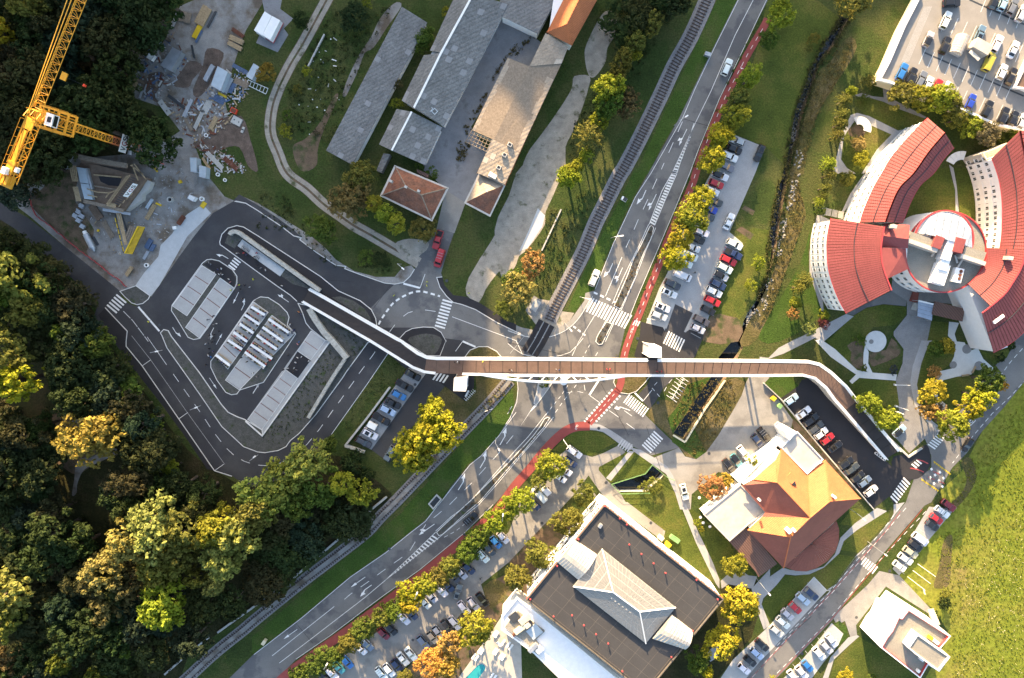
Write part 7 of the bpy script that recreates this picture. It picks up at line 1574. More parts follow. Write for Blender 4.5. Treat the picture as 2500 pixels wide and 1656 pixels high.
cabin('small blue grey cabin standing in the wood edge',T(0,0,(1225,575),(1300,600),(1270,640),(1205,620)),2.2,'blue');cabin('white tank box among the wood edge clutter',T(0,0,(1345,480),(1395,500),(1360,545),(1320,520)),1.6,'white')
cabin('small site hut with white and blue roof at the pale strip',V5((1850,625),(1940,665),(1895,720),(1820,675)),1.9,'white')
def ring(label,pt,r_,h,mt='concrete',mt2='asphalt_black'):
 t=thing('concrete_ring',label,'concrete ring',P(*pt));mb=MB();n=18
 for k in range(n):
  a,b=2*math.pi*k/n,2*math.pi*(k+1)/n;f=lambda r,an,z:(r*math.cos(an),r*math.sin(an),z)
  mb.poly((f(r_,a,h),f(r_,b,h),f(r_*.68,b,h),f(r_*.68,a,h)));mb.poly((f(r_,a,0),f(r_,b,0),f(r_,b,h),f(r_,a,h)));mb.poly((f(r_*.68,b,.02),f(r_*.68,a,.02),f(r_*.68,a,h),f(r_*.68,b,h)))
 mb.build('ring',M[mt],t);mb=MB();mb.flat(ringpts(Vector((0,0,.05)),r_*.68,14,.05));mb.build('bottom',M[mt2],t)
ring('large open concrete manhole ring in the middle of the site',Z1(1548,290),.75,1.1);ring('white concrete ring beside the orange cover at the pale strip',Z1(1830,283),.6,.8,'white','concrete');ring('white rimmed concrete ring near the zebra crossing end of the site',Z1(1330,880),.55,.7,'white');ring('pale ring by the tip beside the cabins',Z0(1865,1225),.5,.5,'white')
ring('half sunk ring beside the lying concrete pipe',Z1(1972,62),.5,.6,'white');ring('second half sunk ring near the corner of the tip',Z1(2035,112),.45,.5,'white')
for k,(a,b,r_)in enumerate((((1170,1400),(1190,1250),.55),((1190,1250),(1300,1185),.55),((1290,1290),(1340,1290),.6),((1310,1240),(1360,1250),.6),((1350,1290),(1385,1300),.62))):
 t=thing('concrete_pipe',('long grey pipe standing upright beside the mast foot','long grey pipe laid across behind the mast foot','short concrete pipe in the lower left of the pipe pile','short concrete pipe on top of the pipe pile','short concrete pipe at the open end of the pipe pile')[k],'concrete pipe')
 p,q=P(*Z0(*a),.7),P(*Z0(*b),.7);mb=MB();mb.bar(p,q,r_,14,smooth=True);o=mb.build('pipe',M['concrete' if k>1 else 'steel'],t);d_=(q-p).normalized()
 for e_,s_ in((p,-1),(q,1)):mb=MB();mb.bar(e_+d_*s_*.01,e_+d_*s_*.03,r_*.75,14);mb.build('bore_shade',M['asphalt_black'],t)  # dark end discs stand in for the shade inside the hollow pipe
sk_=thing('concrete_skip','orange red concrete skip beside a heap of pale aggregate','concrete skip',P(*V5((1430,135))[0]));mb=MB();mb.bar((0,0,.5),(0,0,1.9),.45,16,r2=1.0);mb.build('hopper',M['orange_red'],sk_);mb=MB();mb.flat(ringpts(Vector((0,0,1.85)),.85,16,1.91));mb.build('mouth',M['rust'],sk_);mb=MB();[mb.bar((x*.9,y*.9,0),(x*.8,y*.8,1.6),.07,4)for x in(-1,1)for y in(-1,1)];mb.build('frame',M['orange_red'],sk_)
og=thing('orange_bin','bright orange open bin at the lower right of the yard','bin',P(*Z0(2118,1005)),R(-25));mb=MB();mb.box((0,0,.4),(1.6,1.3,.8));mb.build('tub',M['orange_red'],og);mb=MB();mb.box((0,0,.82),(1.35,1.05,.04));mb.build('load',M['rust'],og)
ld=thing('ladder_frame','white lattice frame lying like a ladder in the grass','frame');
a,b,c,d=(P(*Z0(*p),.3)for p in((2240,722),(2420,800),(2400,850),(2225,765)))
for s0,s1 in((a,b),(d,c)):mb=MB();mb.bar(s0,s1,.09,4);mb.build('stile',M['white'],ld)
for k in range(7):mb=MB();mb.bar(a.lerp(b,k/6),d.lerp(c,k/6),.07,4);mb.build('rung',M['white'],ld)
silo=thing('cement_silo','grey cement silo lying on its side near the red netting','silo');p,q=P(*Z1(775,600),.9),P(*Z1(835,720),.9);mb=MB();mb.bar(p,q,.8,16,smooth=True);mb.build('tank',M['steel'],silo);mb=MB();mb.bar(q,q+(q-p).normalized()*1.1,.8,16,r2=.25,smooth=True);mb.build('cone',M['steel'],silo);mb=MB();mb.bar(p,p-(q-p).normalized()*.9,.6,12,r2=.5);mb.build('cap',M['white'],silo)
for lb,x,y,l_,w_,h_,a_,mt in(('yellow plank box on the site ground near the ring',1435,330,1.6,.5,.3,-25,'yellowsteel'),('orange cover sheet beside the white ring',1838,335,1.7,1.2,.25,55,'yellowsteel'),('white bagged load at the edge of the pale strip',1585,543,.9,.8,.8,10,'white'),('yellow machine part under the mast foot',1410,15,1.5,.4,.5,-55,'yellowsteel'),('small yellow mixer beside the long hose',1632,128,.8,.7,.7,20,'yellowsteel'),('yellow drum left of the vee walkway',893,567,.6,.4,.6,60,'yellowsteel')):
 t=thing('equipment_box',lb,'site equipment',P(*Z1(x,y)),R(a_));mb=MB();mb.box((0,0,h_/2),(l_,w_,h_));mb.build('body_box',M[mt],t);mb=MB();mb.box((0,0,h_+.03),(l_*.8,w_*.8,.06));mb.build('cover',M[mt],t)
for lb,x,y,l_,w_,a_ in(('pale concrete slab with lifting holes on the slope',1490,975,4.2,1.3,-55),('square concrete slab with a hatch at the lower right of the yard',2140,1095,2.6,2.0,-28),('concrete abutment block under the crane banner',1285,1330,3.4,3.4,-30),('white concrete block at the foot of the tip',2195,1175,.6,1.6,-25)):
 t=thing('concrete_slab',lb,'concrete slab',P(*Z0(x,y)),R(a_));mb=MB();mb.box((0,0,.2),(l_,w_,.35));mb.build('slab',M['concrete'],t);mb=MB();[mb.box((xx,0,.385),(.3,.3,.03))for xx in(-l_*.25,l_*.25)];mb.build('lifting_pockets',M['darksteel'],t)
net=thing('safety_netting','long strip of red plastic safety netting along the roadside','netting');p=wz(spl(T(1,0,(280,270),(330,420),(480,540),(620,660),(760,770),(880,860),(980,940),(1080,1010),(1150,1080)),5,False));n_=len(p)
for k in range(0,n_-1,3):
 seg=p[k:k+4]
 if len(seg)<2:continue
 mb=MB();mb.strip([v+Vector((rnd.uniform(-.15,.15),rnd.uniform(-.15,.15),0))for v in seg],.16,.25,.4);mb.build('net_panel',M['redpaint'],net)
 mb=MB();mb.bar(seg[0],seg[0]+Vector((0,0,1.0)),.04,4);mb.build('stake',M['steel'],net)
sf=thing('scaffold_frame','thin steel frame lying in the brush beside the core','frame')
for a,b in(((520,1490),(590,1370)),((590,1370),(690,1420)),((520,1490),(600,1530)),((600,1530),(690,1360)),((570,1380),(660,1410))):mb=MB();mb.bar(P(*Z0(*a),.4),P(*Z0(*b),.4),.07,4);mb.build('tube',M['steel'],sf)
def rubble(name,poly_,n,s0,s1,mts):
 mb=MB();xs=[p[0]for p in poly_];ys=[p[1]for p in poly_];k=0
 while k<n:
  x,y=rnd.uniform(min(xs),max(xs)),rnd.uniform(min(ys),max(ys))
  ins_=False
  for i in range(len(poly_)):
   (x1,y1),(x2,y2)=poly_[i-1],poly_[i]
   if(y1>y)!=(y2>y)and x<(x2-x1)*(y-y1)/(y2-y1)+x1:ins_=not ins_
  if not ins_:continue
  k+=1;p=P(x,y);s_=rnd.uniform(s0,s1);l_=s_*rnd.choice((1,1,1.5,3,5));mb.box((p.x,p.y,.08+s_*.2),(l_,s_,s_*.5),rnd.random()*3.14,rnd.randrange(len(mts)))
 o=mb.build(name,[M[m_]for m_ in mts]);o['kind']='stuff'
rubble('site_debris',T(0,0,(1200,560),(1560,300),(1700,560),(1500,880),(1300,900),(1150,720)),260,.12,.45,('oldtimber','steel','blue','rust','concrete'))
rubble('site_debris',T(0,0,(1980,600),(2250,640),(2230,900),(2100,1020),(1750,960),(1850,860)),260,.1,.4,('oldtimber','steel','blue','timber','concrete'))
rubble('site_debris',T(0,0,(1480,920),(1900,900),(2150,1100),(1800,1300),(1640,1200)),260,.1,.4,('oldtimber','steel','concrete','timber','rust'))
rubble('site_debris',T(0,0,(1720,1300),(2050,1330),(2250,1560),(1950,1560)),170,.12,.4,('concrete','oldtimber','rust','steel'))
rubble('site_debris',V5((1250,400),(1800,200),(1900,600),(1500,1250),(900,1500),(600,1450),(350,900),(1000,900)),190,.08,.26,('concrete','oldtimber','steel','timber'))
rubble('scattered_stones',T(0,1,(480,400),(900,300),(860,900),(650,1100),(420,1350),(400,1000)),24,.14,.3,('white','concrete'))
# cars
CT={'hatch':('hatchback',4.1,1.78,1.5,.8,-1.95,.1,-1.55),'estate':('estate car',4.65,1.82,1.48,.9,-2.2,.15,-1.85),'sedan':('saloon car',4.55,1.8,1.44,.85,-1.7,.1,-1.1),'suv':('SUV',4.5,1.88,1.7,.95,-2.1,.3,-1.8),'van':('van',5.0,1.98,1.95,1.8,-2.42,1.1,-2.36),'pickup':('pickup',5.2,1.88,1.75,1.0,-.75,.4,-.62),'open':('open convertible',4.2,1.78,1.15,.6,-1.3,.15,-1.2)}
_ck={}
def rr(L,W,z,n=5,r=.5,x0=0):
 out=[]
 for sx,sy,a0 in((1,1,0),(-1,1,90),(-1,-1,180),(1,-1,270)):
  for k in range(n):
   a=R(a0+90*k/(n-1));rx=r*(1.0 if sx>0 else .7);out.append(Vector((sx*(L/2-rx)+rx*math.cos(a)+x0,sy*(W/2-.3)+.3*math.sin(a),z)))
 return out
def carkit(k):
 if k in _ck:return _ck[k]
 nm,L,W,H,xf,xb,tf,tb=CT[k];kit=[];zb=.92 if k not in('suv','van','pickup')else 1.05
 b=MB();rings=[rr(L-.2,W-.14,.26),rr(L,W,.5),rr(L-.03,W,zb-.18),rr(L-.26,W-.12,zb-.02),rr(L-.5,W-.3,zb+.02)]
 for q0,q1 in zip(rings,rings[1:]):
  n=len(q0)
  for i in range(n):j=(i+1)%n;b.poly((q0[i],q0[j],q1[j],q1[i]),0,True)
 b.poly(rings[-1]);wb,wt=W*.455,W*.37
 lo=[Vector((xf,wb,zb)),Vector((xb,wb,zb)),Vector((xb,-wb,zb)),Vector((xf,-wb,zb))];tp=[Vector((tf,wt,H-.05)),Vector((tb,wt,H-.05)),Vector((tb,-wt,H-.05)),Vector((tf,-wt,H-.05))]
 if k!='open':
  for i in range(4):j=(i+1)%4;b.poly((lo[i],lo[j],tp[j],tp[i]))
 kit.append(('body',b.mesh('body',M['carpaint']),1,None))
 if k=='open':
  g=MB();g.box(((xf+xb)/2,0,zb+.03),(xf-xb,wb*1.7,.04));kit.append(('cockpit',g.mesh('cockpit',M['blackplastic']),0,None))
  s=MB();[s.box((x,y,zb+.12),(.5,.5,.3))for x in(-.2,-.95)for y in(-.36,.36)];kit.append(('seats',s.mesh('seats',M['tyre']),0,None))
 else:
  r_=MB();q=[tp[0]+Vector((.06,.03,.03)),tp[1]+Vector((-.06,.03,.03)),tp[2]+Vector((-.06,-.03,.03)),tp[3]+Vector((.06,-.03,.03))];c=[v.lerp(sum(q,Vector())/4,.25)+Vector((0,0,.05))for v in q]
  r_.poly(c);[r_.poly((q[i],q[(i+1)%4],c[(i+1)%4],c[i]),0,True)for i in range(4)];kit.append(('roof',r_.mesh('roof',M['carpaint']),1,None))
  if k=='pickup':g=MB();g.box((-1.65,0,zb+.03),(1.5,W*.8,.05));kit.append(('cargo_bed',g.mesh('cargo_bed',M['blackplastic']),0,None))
 nms=('side_window','rear_window','side_window','windscreen')
 for i in range(4):
  j=(i+1)%4;p=[lo[i],lo[j],tp[j],tp[i]]
  if k=='open' and i!=3:continue
  if k=='van' and i!=3:p=[lo[i].lerp(lo[j],.0 if i==1 else(.0 if i==0 else .72)),lo[i].lerp(lo[j],1 if i==1 else(.28 if i==0 else 1)),tp[i].lerp(tp[j],1 if i==1 else(.28 if i==0 else 1)),tp[i].lerp(tp[j],.0 if i!=2 else .72)]
  m_=sum(p,Vector())/4;nn=(p[1]-p[0]).cross(p[3]-p[0]).normalized();p=[v.lerp(m_,.1 if i in(1,3)else .08)+nn*.012 for v in p]
  g=MB();g.poly(p);kit.append((nms[i],g.mesh(nms[i],M['carglass']),0,None))
 wm=MB();wm.bar((0,-.11,0),(0,.11,0),.32,12);wm=wm.mesh('wheel',M['tyre']);rm=MB();rm.bar((0,-.125,0),(0,.125,0),.2,8);rm=rm.mesh('rim',M['rim'])
 for x in(L*.31,-L*.29):
  for s in(-1,1):kit.append(('wheel',wm,0,(x,s*(W/2-.09),.32),rm))
 hl=MB();hl.box((0,0,0),(.22,.42,.12));h1,h2=hl.mesh('headlight',M['lamp_w']),hl.mesh('taillight',M['lamp_r'])
 for s in(-1,1):kit.append(('headlight',h1,0,(L/2-.17,s*(W/2-.4),zb-.17)));kit.append(('taillight',h2,0,(-L/2+.15,s*(W/2-.38),zb-.16)))
 mi=MB();mi.box((0,0,0),(.14,.24,.14));mi=mi.mesh('wing_mirror',M['carpaint'])
 for s in(-1,1):kit.append(('wing_mirror',mi,1,(xf-.25,s*(W/2+.08),zb+.06)))
 sr=MB();sr.box((0,0,0),((tf-tb)*.55,wt*1.5,.02));rl=MB();[rl.box((0,s*wt*.92,0),((tf-tb)*.95,.05,.05))for s in(-1,1)];rk=MB();[rk.box((x,0,.05),(.08,W*.8,.06))for x in(-.7,0,.7)]
 _ck[k]=kit,{'sunroof':(sr.mesh('sunroof',M['carglass']),((tf+tb)/2,0,H+.035)),'rails':(rl.mesh('roof_rails',M['rim']),((tf+tb)/2,0,H+.04)),'rack':(rk.mesh('roof_rack',M['rim']),((tf+tb)/2,0,H+.04))}
 return _ck[k]
CC={'white':(.72,.72,.71),'silver':(.42,.43,.45),'grey':(.16,.17,.18),'dark grey':(.055,.06,.065),'black':(.012,.012,.013),'navy':(.02,.035,.085),'blue':(.03,.16,.42),'red':(.40,.018,.022),'dark red':(.17,.012,.018),'pale blue':(.33,.46,.58),'teal':(.05,.25,.30),'yellow':(.45,.36,.04),'beige':(.45,.40,.30),'blue grey':(.13,.19,.25),'bright blue':(.02,.05,.36)}
def car(pt,ang,kind,col,label,grp=None,z=.05,opt=()):
 kit,ex=carkit(kind);root=thing('parked_car' if kind not in('van','pickup')else kind.replace('van','delivery_van').replace('pickup','pickup_truck'),label,'car' if kind not in('van','pickup')else kind,P(*pt,.7)+Vector((0,0,z-.7))if z<1 else P(*pt,z+.7)-Vector((0,0,.7)),R(ang),grp);k=CC[col];k=tuple(c*rnd.uniform(.93,1.05)for c in k)
 for e in kit:
  cc=k if e[2]else None
  if e[0]=='roof' and 'blackroof' in opt:cc=(.012,.012,.013)
  o=put(e[0],e[1],root,e[3],None,cc)
  if len(e)>4:put('rim',e[4],o)
 for x in opt:
  if x in ex:put({'rails':'roof_rails','rack':'roof_rack'}.get(x,x),ex[x][0],root,ex[x][1])
 return root
ORD='first second third fourth fifth sixth seventh eighth ninth tenth eleventh twelfth thirteenth fourteenth fifteenth sixteenth seventeenth eighteenth nineteenth twentieth twenty-first twenty-second'.split()
def row(grp,end,r,c,ang,lst,z=.05):
 for i,e in enumerate(lst):
  x,y,col,kind=e[:4];opt=e[4]if len(e)>4 else();a=e[5]if len(e)>5 else ang
  d={'sunroof':' with dark sunroof','rails':' with roof rails','rack':' with roof rack','blackroof':' with black roof'}.get(opt[0],'')if opt else ''
  car(T(r,c,(x,y))[0],a+rnd.uniform(-1.5,1.5),kind,col,f"{col} {CT[kind][0]}{d}, {ORD[i]} from {end}",grp,z,opt)
row('cars under the yellow street trees','the tree-side row top',0,2,-23,[(2070,1275,'silver','hatch',(),158),(2045,1350,'black','hatch'),(2000,1415,'white','suv',('rails',)),(1970,1505,'grey','sedan')])
row('cars under the yellow street trees','the middle of the tree-side row',1,2,-23,[(1915,70,'white','estate',('blackroof',)),(1880,145,'red','hatch'),(1840,212,'white','hatch'),(1865,300,'dark grey','sedan'),(1825,370,'bright blue','hatch'),(1790,435,'dark grey','estate'),(1750,580,'white','hatch'),(1705,640,'black','sedan'),(1668,720,'white','hatch'),(1632,788,'white','van'),(1600,862,'white','hatch'),(1575,972,'white','van'),(1485,1052,'dark grey','estate'),(1455,1130,'white','estate',('sunroof',)),(1395,1258,'white','estate',('sunroof',)),(1365,1335,'silver','estate')])
row('cars parked along the creek bank','the top of the creek-side row',1,2,-27,[(2045,690,'white','estate'),(2030,775,'navy','pickup'),(1990,835,'red','estate'),(1955,905,'white','suv',('rails',)),(1925,977,'silver','hatch',('blackroof',)),(1895,1052,'navy','suv',('rails',)),(1860,1120,'white','estate'),(1845,1202,'red','estate'),(1805,1285,'black','hatch'),(1745,1377,'dark grey','estate'),(1715,1452,'silver','hatch')])
for pt,a,k,c,lb,o in((T(1,2,(1995,485))[0],65,'sedan','white','white saloon car driving along the aisle of the north car park',()),(T(1,2,(780,995))[0],67,'estate','white','white estate car with red roof stripe parked on the railway verge',()),(T(0,2,(1975,610))[0],68,'suv','white','white car driving up the main road beside the red cycle path',('rails',)),(T(0,2,(2270,1385))[0],248,'estate','black','black car alone at the top edge of the north car park',('sunroof',)),(T(1,1,(1660,650))[0],252,'pickup','red','red pickup with open back behind the red van',()),(T(1,1,(1676,815))[0],252,'van','red','red van with ladder rack first in line at the gate drive',('rack',)),(T(2,3,(1240,860))[0],43,'hatch','pale blue','pale blue car with dark roof waiting on the hotel drive',('blackroof',)),(T(2,3,(1855,985))[0],242,'hatch','black','black car driving down the east road by the meadow',()),(T(2,1,(1225,1060))[0],240,'estate','grey','grey car half under the yellow tree in the lay-by lot',()),(T(2,2,(1590,1410))[0],-75,'estate','white','white car parked beside the path in front of the restaurant terrace',('sunroof',)),(T(3,1,(1840,790))[0],72,'estate','grey','grey car driving through the southern car park',('sunroof',)),(T(3,1,(1955,125))[0],42,'estate','black','black car with roof bars on the main road by the red path',('rack',)),(T(1,0,(80,215))[0],40,'hatch','black','black car half in shade on the gravel track by the crane',()),(T(2,2,(285,1430))[0],133,'van','white','long white van beside a white trailer in the southern car park',())):
 car(pt,a,k,c,lb,None,.06,o)
row('cars in the lay-by below the footbridge','the footbridge in the lay-by row',2,1,-29,[(1435,355,'black','sedan'),(1360,450,'black','pickup'),(1310,535,'blue','hatch'),(1255,610,'black','sedan'),(1210,672,'pale blue','estate'),(1150,750,'black','pickup')]);row('cars in the lay-by below the footbridge','the covered trailer, lower lay-by row',2,1,-29,[(1050,885,'white','suv',('sunroof',)),(990,960,'dark grey','estate')])
def trailer(pt,a,lb):t=thing('covered_trailer',lb,'trailer',P(*pt),R(a));mb=MB();mb.box((0,0,1.1),(2.5,1.6,1.2));mb.build('tarpaulin_box',M['white'],t);mb=MB();mb.bar((1.2,0,.5),(2.1,0,.45),.06,5);mb.build('drawbar',M['steel'],t);[MB.build((lambda m_:(m_.bar((0,s-.1,.32),(0,s+.1,.32),.32,10),m_)[1])(MB()),'wheel',M['tyre'],t)for s in(-.85,.85)]
trailer(T(2,1,(1075,802))[0],-29,'white covered trailer standing in the lay-by row');trailer(T(2,2,(345,1390))[0],-48,'white covered trailer beside the long white van')
row('cars in the black lot below the ramp','the green corner in the lot below the ramp',2,3,37,[(265,575,'pale blue','hatch'),(375,695,'white','sedan'),(440,757,'black','estate'),(485,827,'dark grey','estate'),(533,880,'white','hatch'),(590,930,'red','hatch'),(660,1000,'black','open'),(755,1145,'black','suv'),(808,1200,'dark grey','sedan'),(862,1270,'black','hatch'),(925,1315,'blue grey','hatch'),(982,1400,'white','hatch')])
row('cars beside the restaurant terrace','the upper end of the terrace bays',2,2,-50,[(2310,890,'black','suv',('rack',)),(2250,945,'navy','hatch'),(2125,1055,'white','suv'),(2065,1130,'teal','estate',('blackroof',)),(1995,1172,'black','estate',('rails',))])
row('cars by the hedge in the southern car park','the grass island at the top of the southern car park',2,2,-36,[(600,1050,'white','estate'),(565,1140,'navy','hatch'),(520,1215,'white','hatch'),(470,1277,'white','hatch')]);row('cars by the hedge in the southern car park','the long white van, going down',2,2,-47,[(240,1520,'navy','hatch')])
row('cars by the hedge in the southern car park','the upper end of the hedge row',3,1,-49,[(2250,295,'white','hatch'),(2185,340,'blue','hatch'),(2130,405,'dark grey','hatch'),(2065,460,'white','suv'),(1940,575,'navy','hatch'),(1875,617,'silver','hatch'),(1810,652,'dark grey','hatch'),(1755,732,'navy','hatch'),(1690,772,'white','estate'),(1605,830,'silver','hatch'),(1545,885,'white','hatch'),(1425,985,'navy','hatch'),(1350,1022,'white','estate'),(1240,1125,'black','hatch'),(1170,1165,'dark red','hatch'),(1020,1257,'blue grey','estate'),(968,1300,'white','hatch'),(845,1422,'blue','hatch'),(767,1470,'teal','hatch'),(705,1522,'white','estate'),(632,1552,'black','hatch')])
row('cars in the lower row of the southern car park','the upper end of the lower row',3,1,-53,[(2062,855,'black','estate'),(1982,897,'silver','estate'),(1895,932,'white','estate'),(1812,1067,'white','estate'),(1745,1097,'dark grey','estate'),(1662,1147,'silver','hatch'),(1612,1197,'beige','hatch'),(1528,1242,'blue grey','estate'),(1417,1347,'white','sedan'),(1345,1392,'white','sedan'),(1290,1450,'navy','hatch'),(1222,1490,'white','suv'),(1152,1520,'white','suv',('rack',))])
row('cars in the bays north of the villa street','the empty bay north of the villa street',3,3,-42,[(445,805,'navy','estate'),(370,850,'pale blue','estate'),(300,932,'red','hatch'),(230,990,'silver','hatch'),(190,1062,'white','estate'),(133,1140,'silver','estate')])
row('cars in the bays below the shady tree','the footpath end of the bays below the shady tree',3,2,-42,[(2293,1265,'black','estate'),(2245,1342,'pale blue','estate'),(2185,1412,'black','hatch'),(2130,1480,'white','hatch')])
row('cars in the bays beside the curved path','the empty bay beside the curved path',3,3,-49,[(628,1225,'white','estate'),(582,1287,'silver','estate'),(515,1342,'white','suv'),(410,1455,'blue','hatch'),(360,1512,'white','estate'),(285,1552,'white','estate')])
row('cars in the bays along the meadow','the top of the meadow bays',3,3,-36,[(1682,5,'dark red','suv'),(1627,65,'white','estate',('rack',)),(1572,127,'red','hatch'),(1535,187,'black','hatch'),(1427,310,'white','van'),(1380,367,'black','suv'),(1340,430,'beige','estate'),(1295,490,'white','estate'),(1242,555,'white','hatch')])
row('cars on the raised parking deck','the west end, upper deck bays',0,3,66,[(1710,30,'black','suv',(),3),(1660,185,'white','estate'),(2095,12,'black','hatch'),(2178,30,'pale blue','hatch'),(2262,58,'grey','estate'),(2342,125,'silver','suv')],4.22)
row('cars on the raised parking deck','the west end, middle deck bays',0,3,66,[(1505,357,'silver','hatch',('blackroof',)),(1655,412,'black','estate'),(1967,310,'blue grey','estate',('sunroof',)),(2120,397,'white','estate'),(2270,450,'white','sedan'),(2045,562,'yellow','van'),(2168,652,'white','hatch'),(2252,692,'black','estate')],4.22)
row('cars on the raised parking deck','the west end, lowest deck bays',0,3,65,[(1265,650,'blue','estate'),(1348,690,'black','estate'),(1435,720,'grey','estate'),(1500,762,'white','hatch'),(1582,785,'red','hatch'),(1668,808,'white','hatch'),(1885,920,'bright blue','hatch'),(2035,987,'black','estate'),(2180,1047,'black','estate'),(2268,1072,'black','hatch'),(2347,1097,'silver','hatch')],4.22)
# plants
nr=np.random.default_rng(11)
def leafmesh(name,centers,rads,n,s,mat_,flat_=.55):
 """n leaf faces round each clump centre; faces lie roughly along the clump's surface"""
 C=np.asarray(centers,float);k=len(C);rad=np.asarray(rads,float)
 d=nr.normal(size=(k,n,3));d[...,2]=np.abs(d[...,2])*.9+d[...,2]*.35;d/=np.linalg.norm(d,axis=2,keepdims=True)+1e-9
 pos=C[:,None,:]+d*(rad[:,None,None]*nr.uniform(.55,1.05,(k,n,1)))
 nv=d+nr.normal(size=d.shape)*flat_;nv/=np.linalg.norm(nv,axis=2,keepdims=True)
 t=np.cross(nv,nr.normal(size=d.shape));t/=np.linalg.norm(t,axis=2,keepdims=True)+1e-9;b=np.cross(nv,t)
 sz=s*nr.uniform(.6,1.25,(k,n,1));q=np.stack([pos-t*sz,pos+b*sz*.62,pos+t*sz,pos-b*sz*.62],2).reshape(-1,3)
 m=bpy.data.meshes.new(name);N=k*n;m.vertices.add(4*N);m.vertices.foreach_set('co',q.ravel());m.loops.add(4*N);m.loops.foreach_set('vertex_index',np.arange(4*N));m.polygons.add(N);m.polygons.foreach_set('loop_start',np.arange(0,4*N,4));m.materials.append(mat_);m.update(calc_edges=True);return m
def crownmesh(seed,k=80,n=30,kind='round'):
 g=np.random.default_rng(seed);u=g.normal(size=(k,3));u[:,2]=np.where(u[:,2]<-.35,-u[:,2],u[:,2]);u/=np.linalg.norm(u,axis=1,keepdims=True)
 lob=g.normal(size=(6,3));lob/=np.linalg.norm(lob,axis=1,keepdims=True);amp=g.uniform(.12,.3,6);bump=sum(a*np.clip((u@l)*2-1,0,1)for a,l in zip(amp,lob))
 r=g.uniform(.5,.88,k)+bump
 if kind=='ragged':r=g.uniform(.3,1.05,k)+bump
 C=u*r[:,None]
 if kind=='tall':C[:,2]*=1.5
 return leafmesh('crown',C,g.uniform(.15,.27,k)if kind!='ragged' else g.uniform(.12,.2,k),n,.092,M['leaf'])
def coniferm(seed):
 g=np.random.default_rng(seed);C=[];rd=[]
 for lv in range(9):
  z=-0.6+lv*.26;R_=(1.0-lv/9.5);nb=max(4,11-lv)
  for b in range(nb):
   a=g.uniform(0,.5)+b*2*math.pi/nb+lv
   for s in np.linspace(.25,1,5):C.append((math.cos(a)*R_*s,math.sin(a)*R_*s,z-.22*s*R_));rd.append(.085)
 return leafmesh('crown',C,rd,9,.07,M['needle'],.9)
CROWN={'round':[crownmesh(s)for s in range(5)],'tall':[crownmesh(20+s,85,30,'tall')for s in range(3)],'ragged':[crownmesh(40+s,110,22,'ragged')for s in range(3)],'fir':[coniferm(60+s)for s in range(2)],'low':[crownmesh(80+s,46,26)for s in range(3)]}
_tr=MB();_tr.bar((0,0,0),(0,0,1),.05,7,r2=.026,smooth=True)
for k in range(5):a=k*1.3;_tr.bar((0,0,.6+.05*k),(.16*math.cos(a),.16*math.sin(a),.95+.03*k),.02,5,r2=.008)
TRUNK=_tr.mesh('trunk',M['bark'])
def tree(pt,rpx,h,kind,col,label,grp=None,nm=None,cat='tree',ground=0.0):
 """crown centre seen at pixel pt with a radius of rpx pixels; the trunk stands straight below it"""
 zc=h*(.62 if kind!='low' else .45);c=P(*pt,zc+ground);r=rpx*(CAM_H-zc)/FPX;hv=max(h-zc,.3)
 t=thing(nm or('conifer_tree' if kind=='fir' else 'broadleaf_tree'),label,cat,(c.x,c.y,ground),rnd.random()*6.28,grp)
 zr={'round':1,'tall':1.55,'ragged':1.05,'fir':1.75,'low':1}[kind]
 o=put('crown',rnd.choice(CROWN[kind]),t,(0,0,zc),None,tuple(max(.004,v*rnd.uniform(.9,1.1))for v in col));o.scale=(r,r*rnd.uniform(.92,1.08),hv/zr)
 o=put('trunk' if h>2.5 else 'stem',TRUNK,t);o.scale=(h*.75,h*.75,zc+hv*.35)
 return t
YG,YL,GR,DG,OL,TAN,OR,BR=(.21,.23,.026),(.29,.275,.024),(.085,.125,.022),(.030,.050,.016),(.14,.145,.032),(.22,.215,.065),(.33,.21,.075),(.11,.10,.042)
def many(r,c,lst,grp=None):
 for x,y,rz,h,kind,col,lab in lst:tree(T(r,c,(x,y))[0],rz/3.698,h,kind,col,lab,grp,*(('garden_bush','bush')if kind=='low' else(None,'tree')))
many(0,2,[(2172,720,95,6.5,'round',YG,'yellow-green street tree opposite the white car on the main road'),(2090,890,100,6.5,'round',OL,'olive street tree second below the white car on the main road'),(2042,1062,108,7,'round',YG,'bright street tree above the end of the north car park'),(1922,1240,105,7,'round',YL,'yellow street tree beside the silver car at the car park end'),(1852,1440,115,7,'round',YL,'yellow street tree overhanging the white car with roof rails')],'street trees along the red cycle path')
many(1,2,[(1740,290,110,7,'round',YL,'golden street tree beside the bright blue car'),(1650,470,145,8,'round',YG,'largest street tree in the row by the car park'),(1560,655,115,7,'round',YL,'dark gold street tree above the lowest one of the car park row'),(1490,832,110,7,'round',YL,'lowest street tree of the car park row, over white vans')],'street trees along the red cycle path')
many(1,2,[(225,840,105,7,'ragged',OR,'orange autumn tree beside the concrete beam'),(165,985,60,6,'ragged',OR,'small orange bush tree between the orange and the tan tree'),(90,1095,135,9,'ragged',TAN,'pale tan leafless-looking tree by the concrete chamber'),(550,105,98,8,'round',YG,'lone yellow-green tree at the foot of the belt by the gravel strip'),(2258,868,60,3,'low',YG,'round yellow bush on the creek bank beside the red car'),(2176,1062,56,3,'low',YG,'pale yellow bush on the creek bank lower down')])
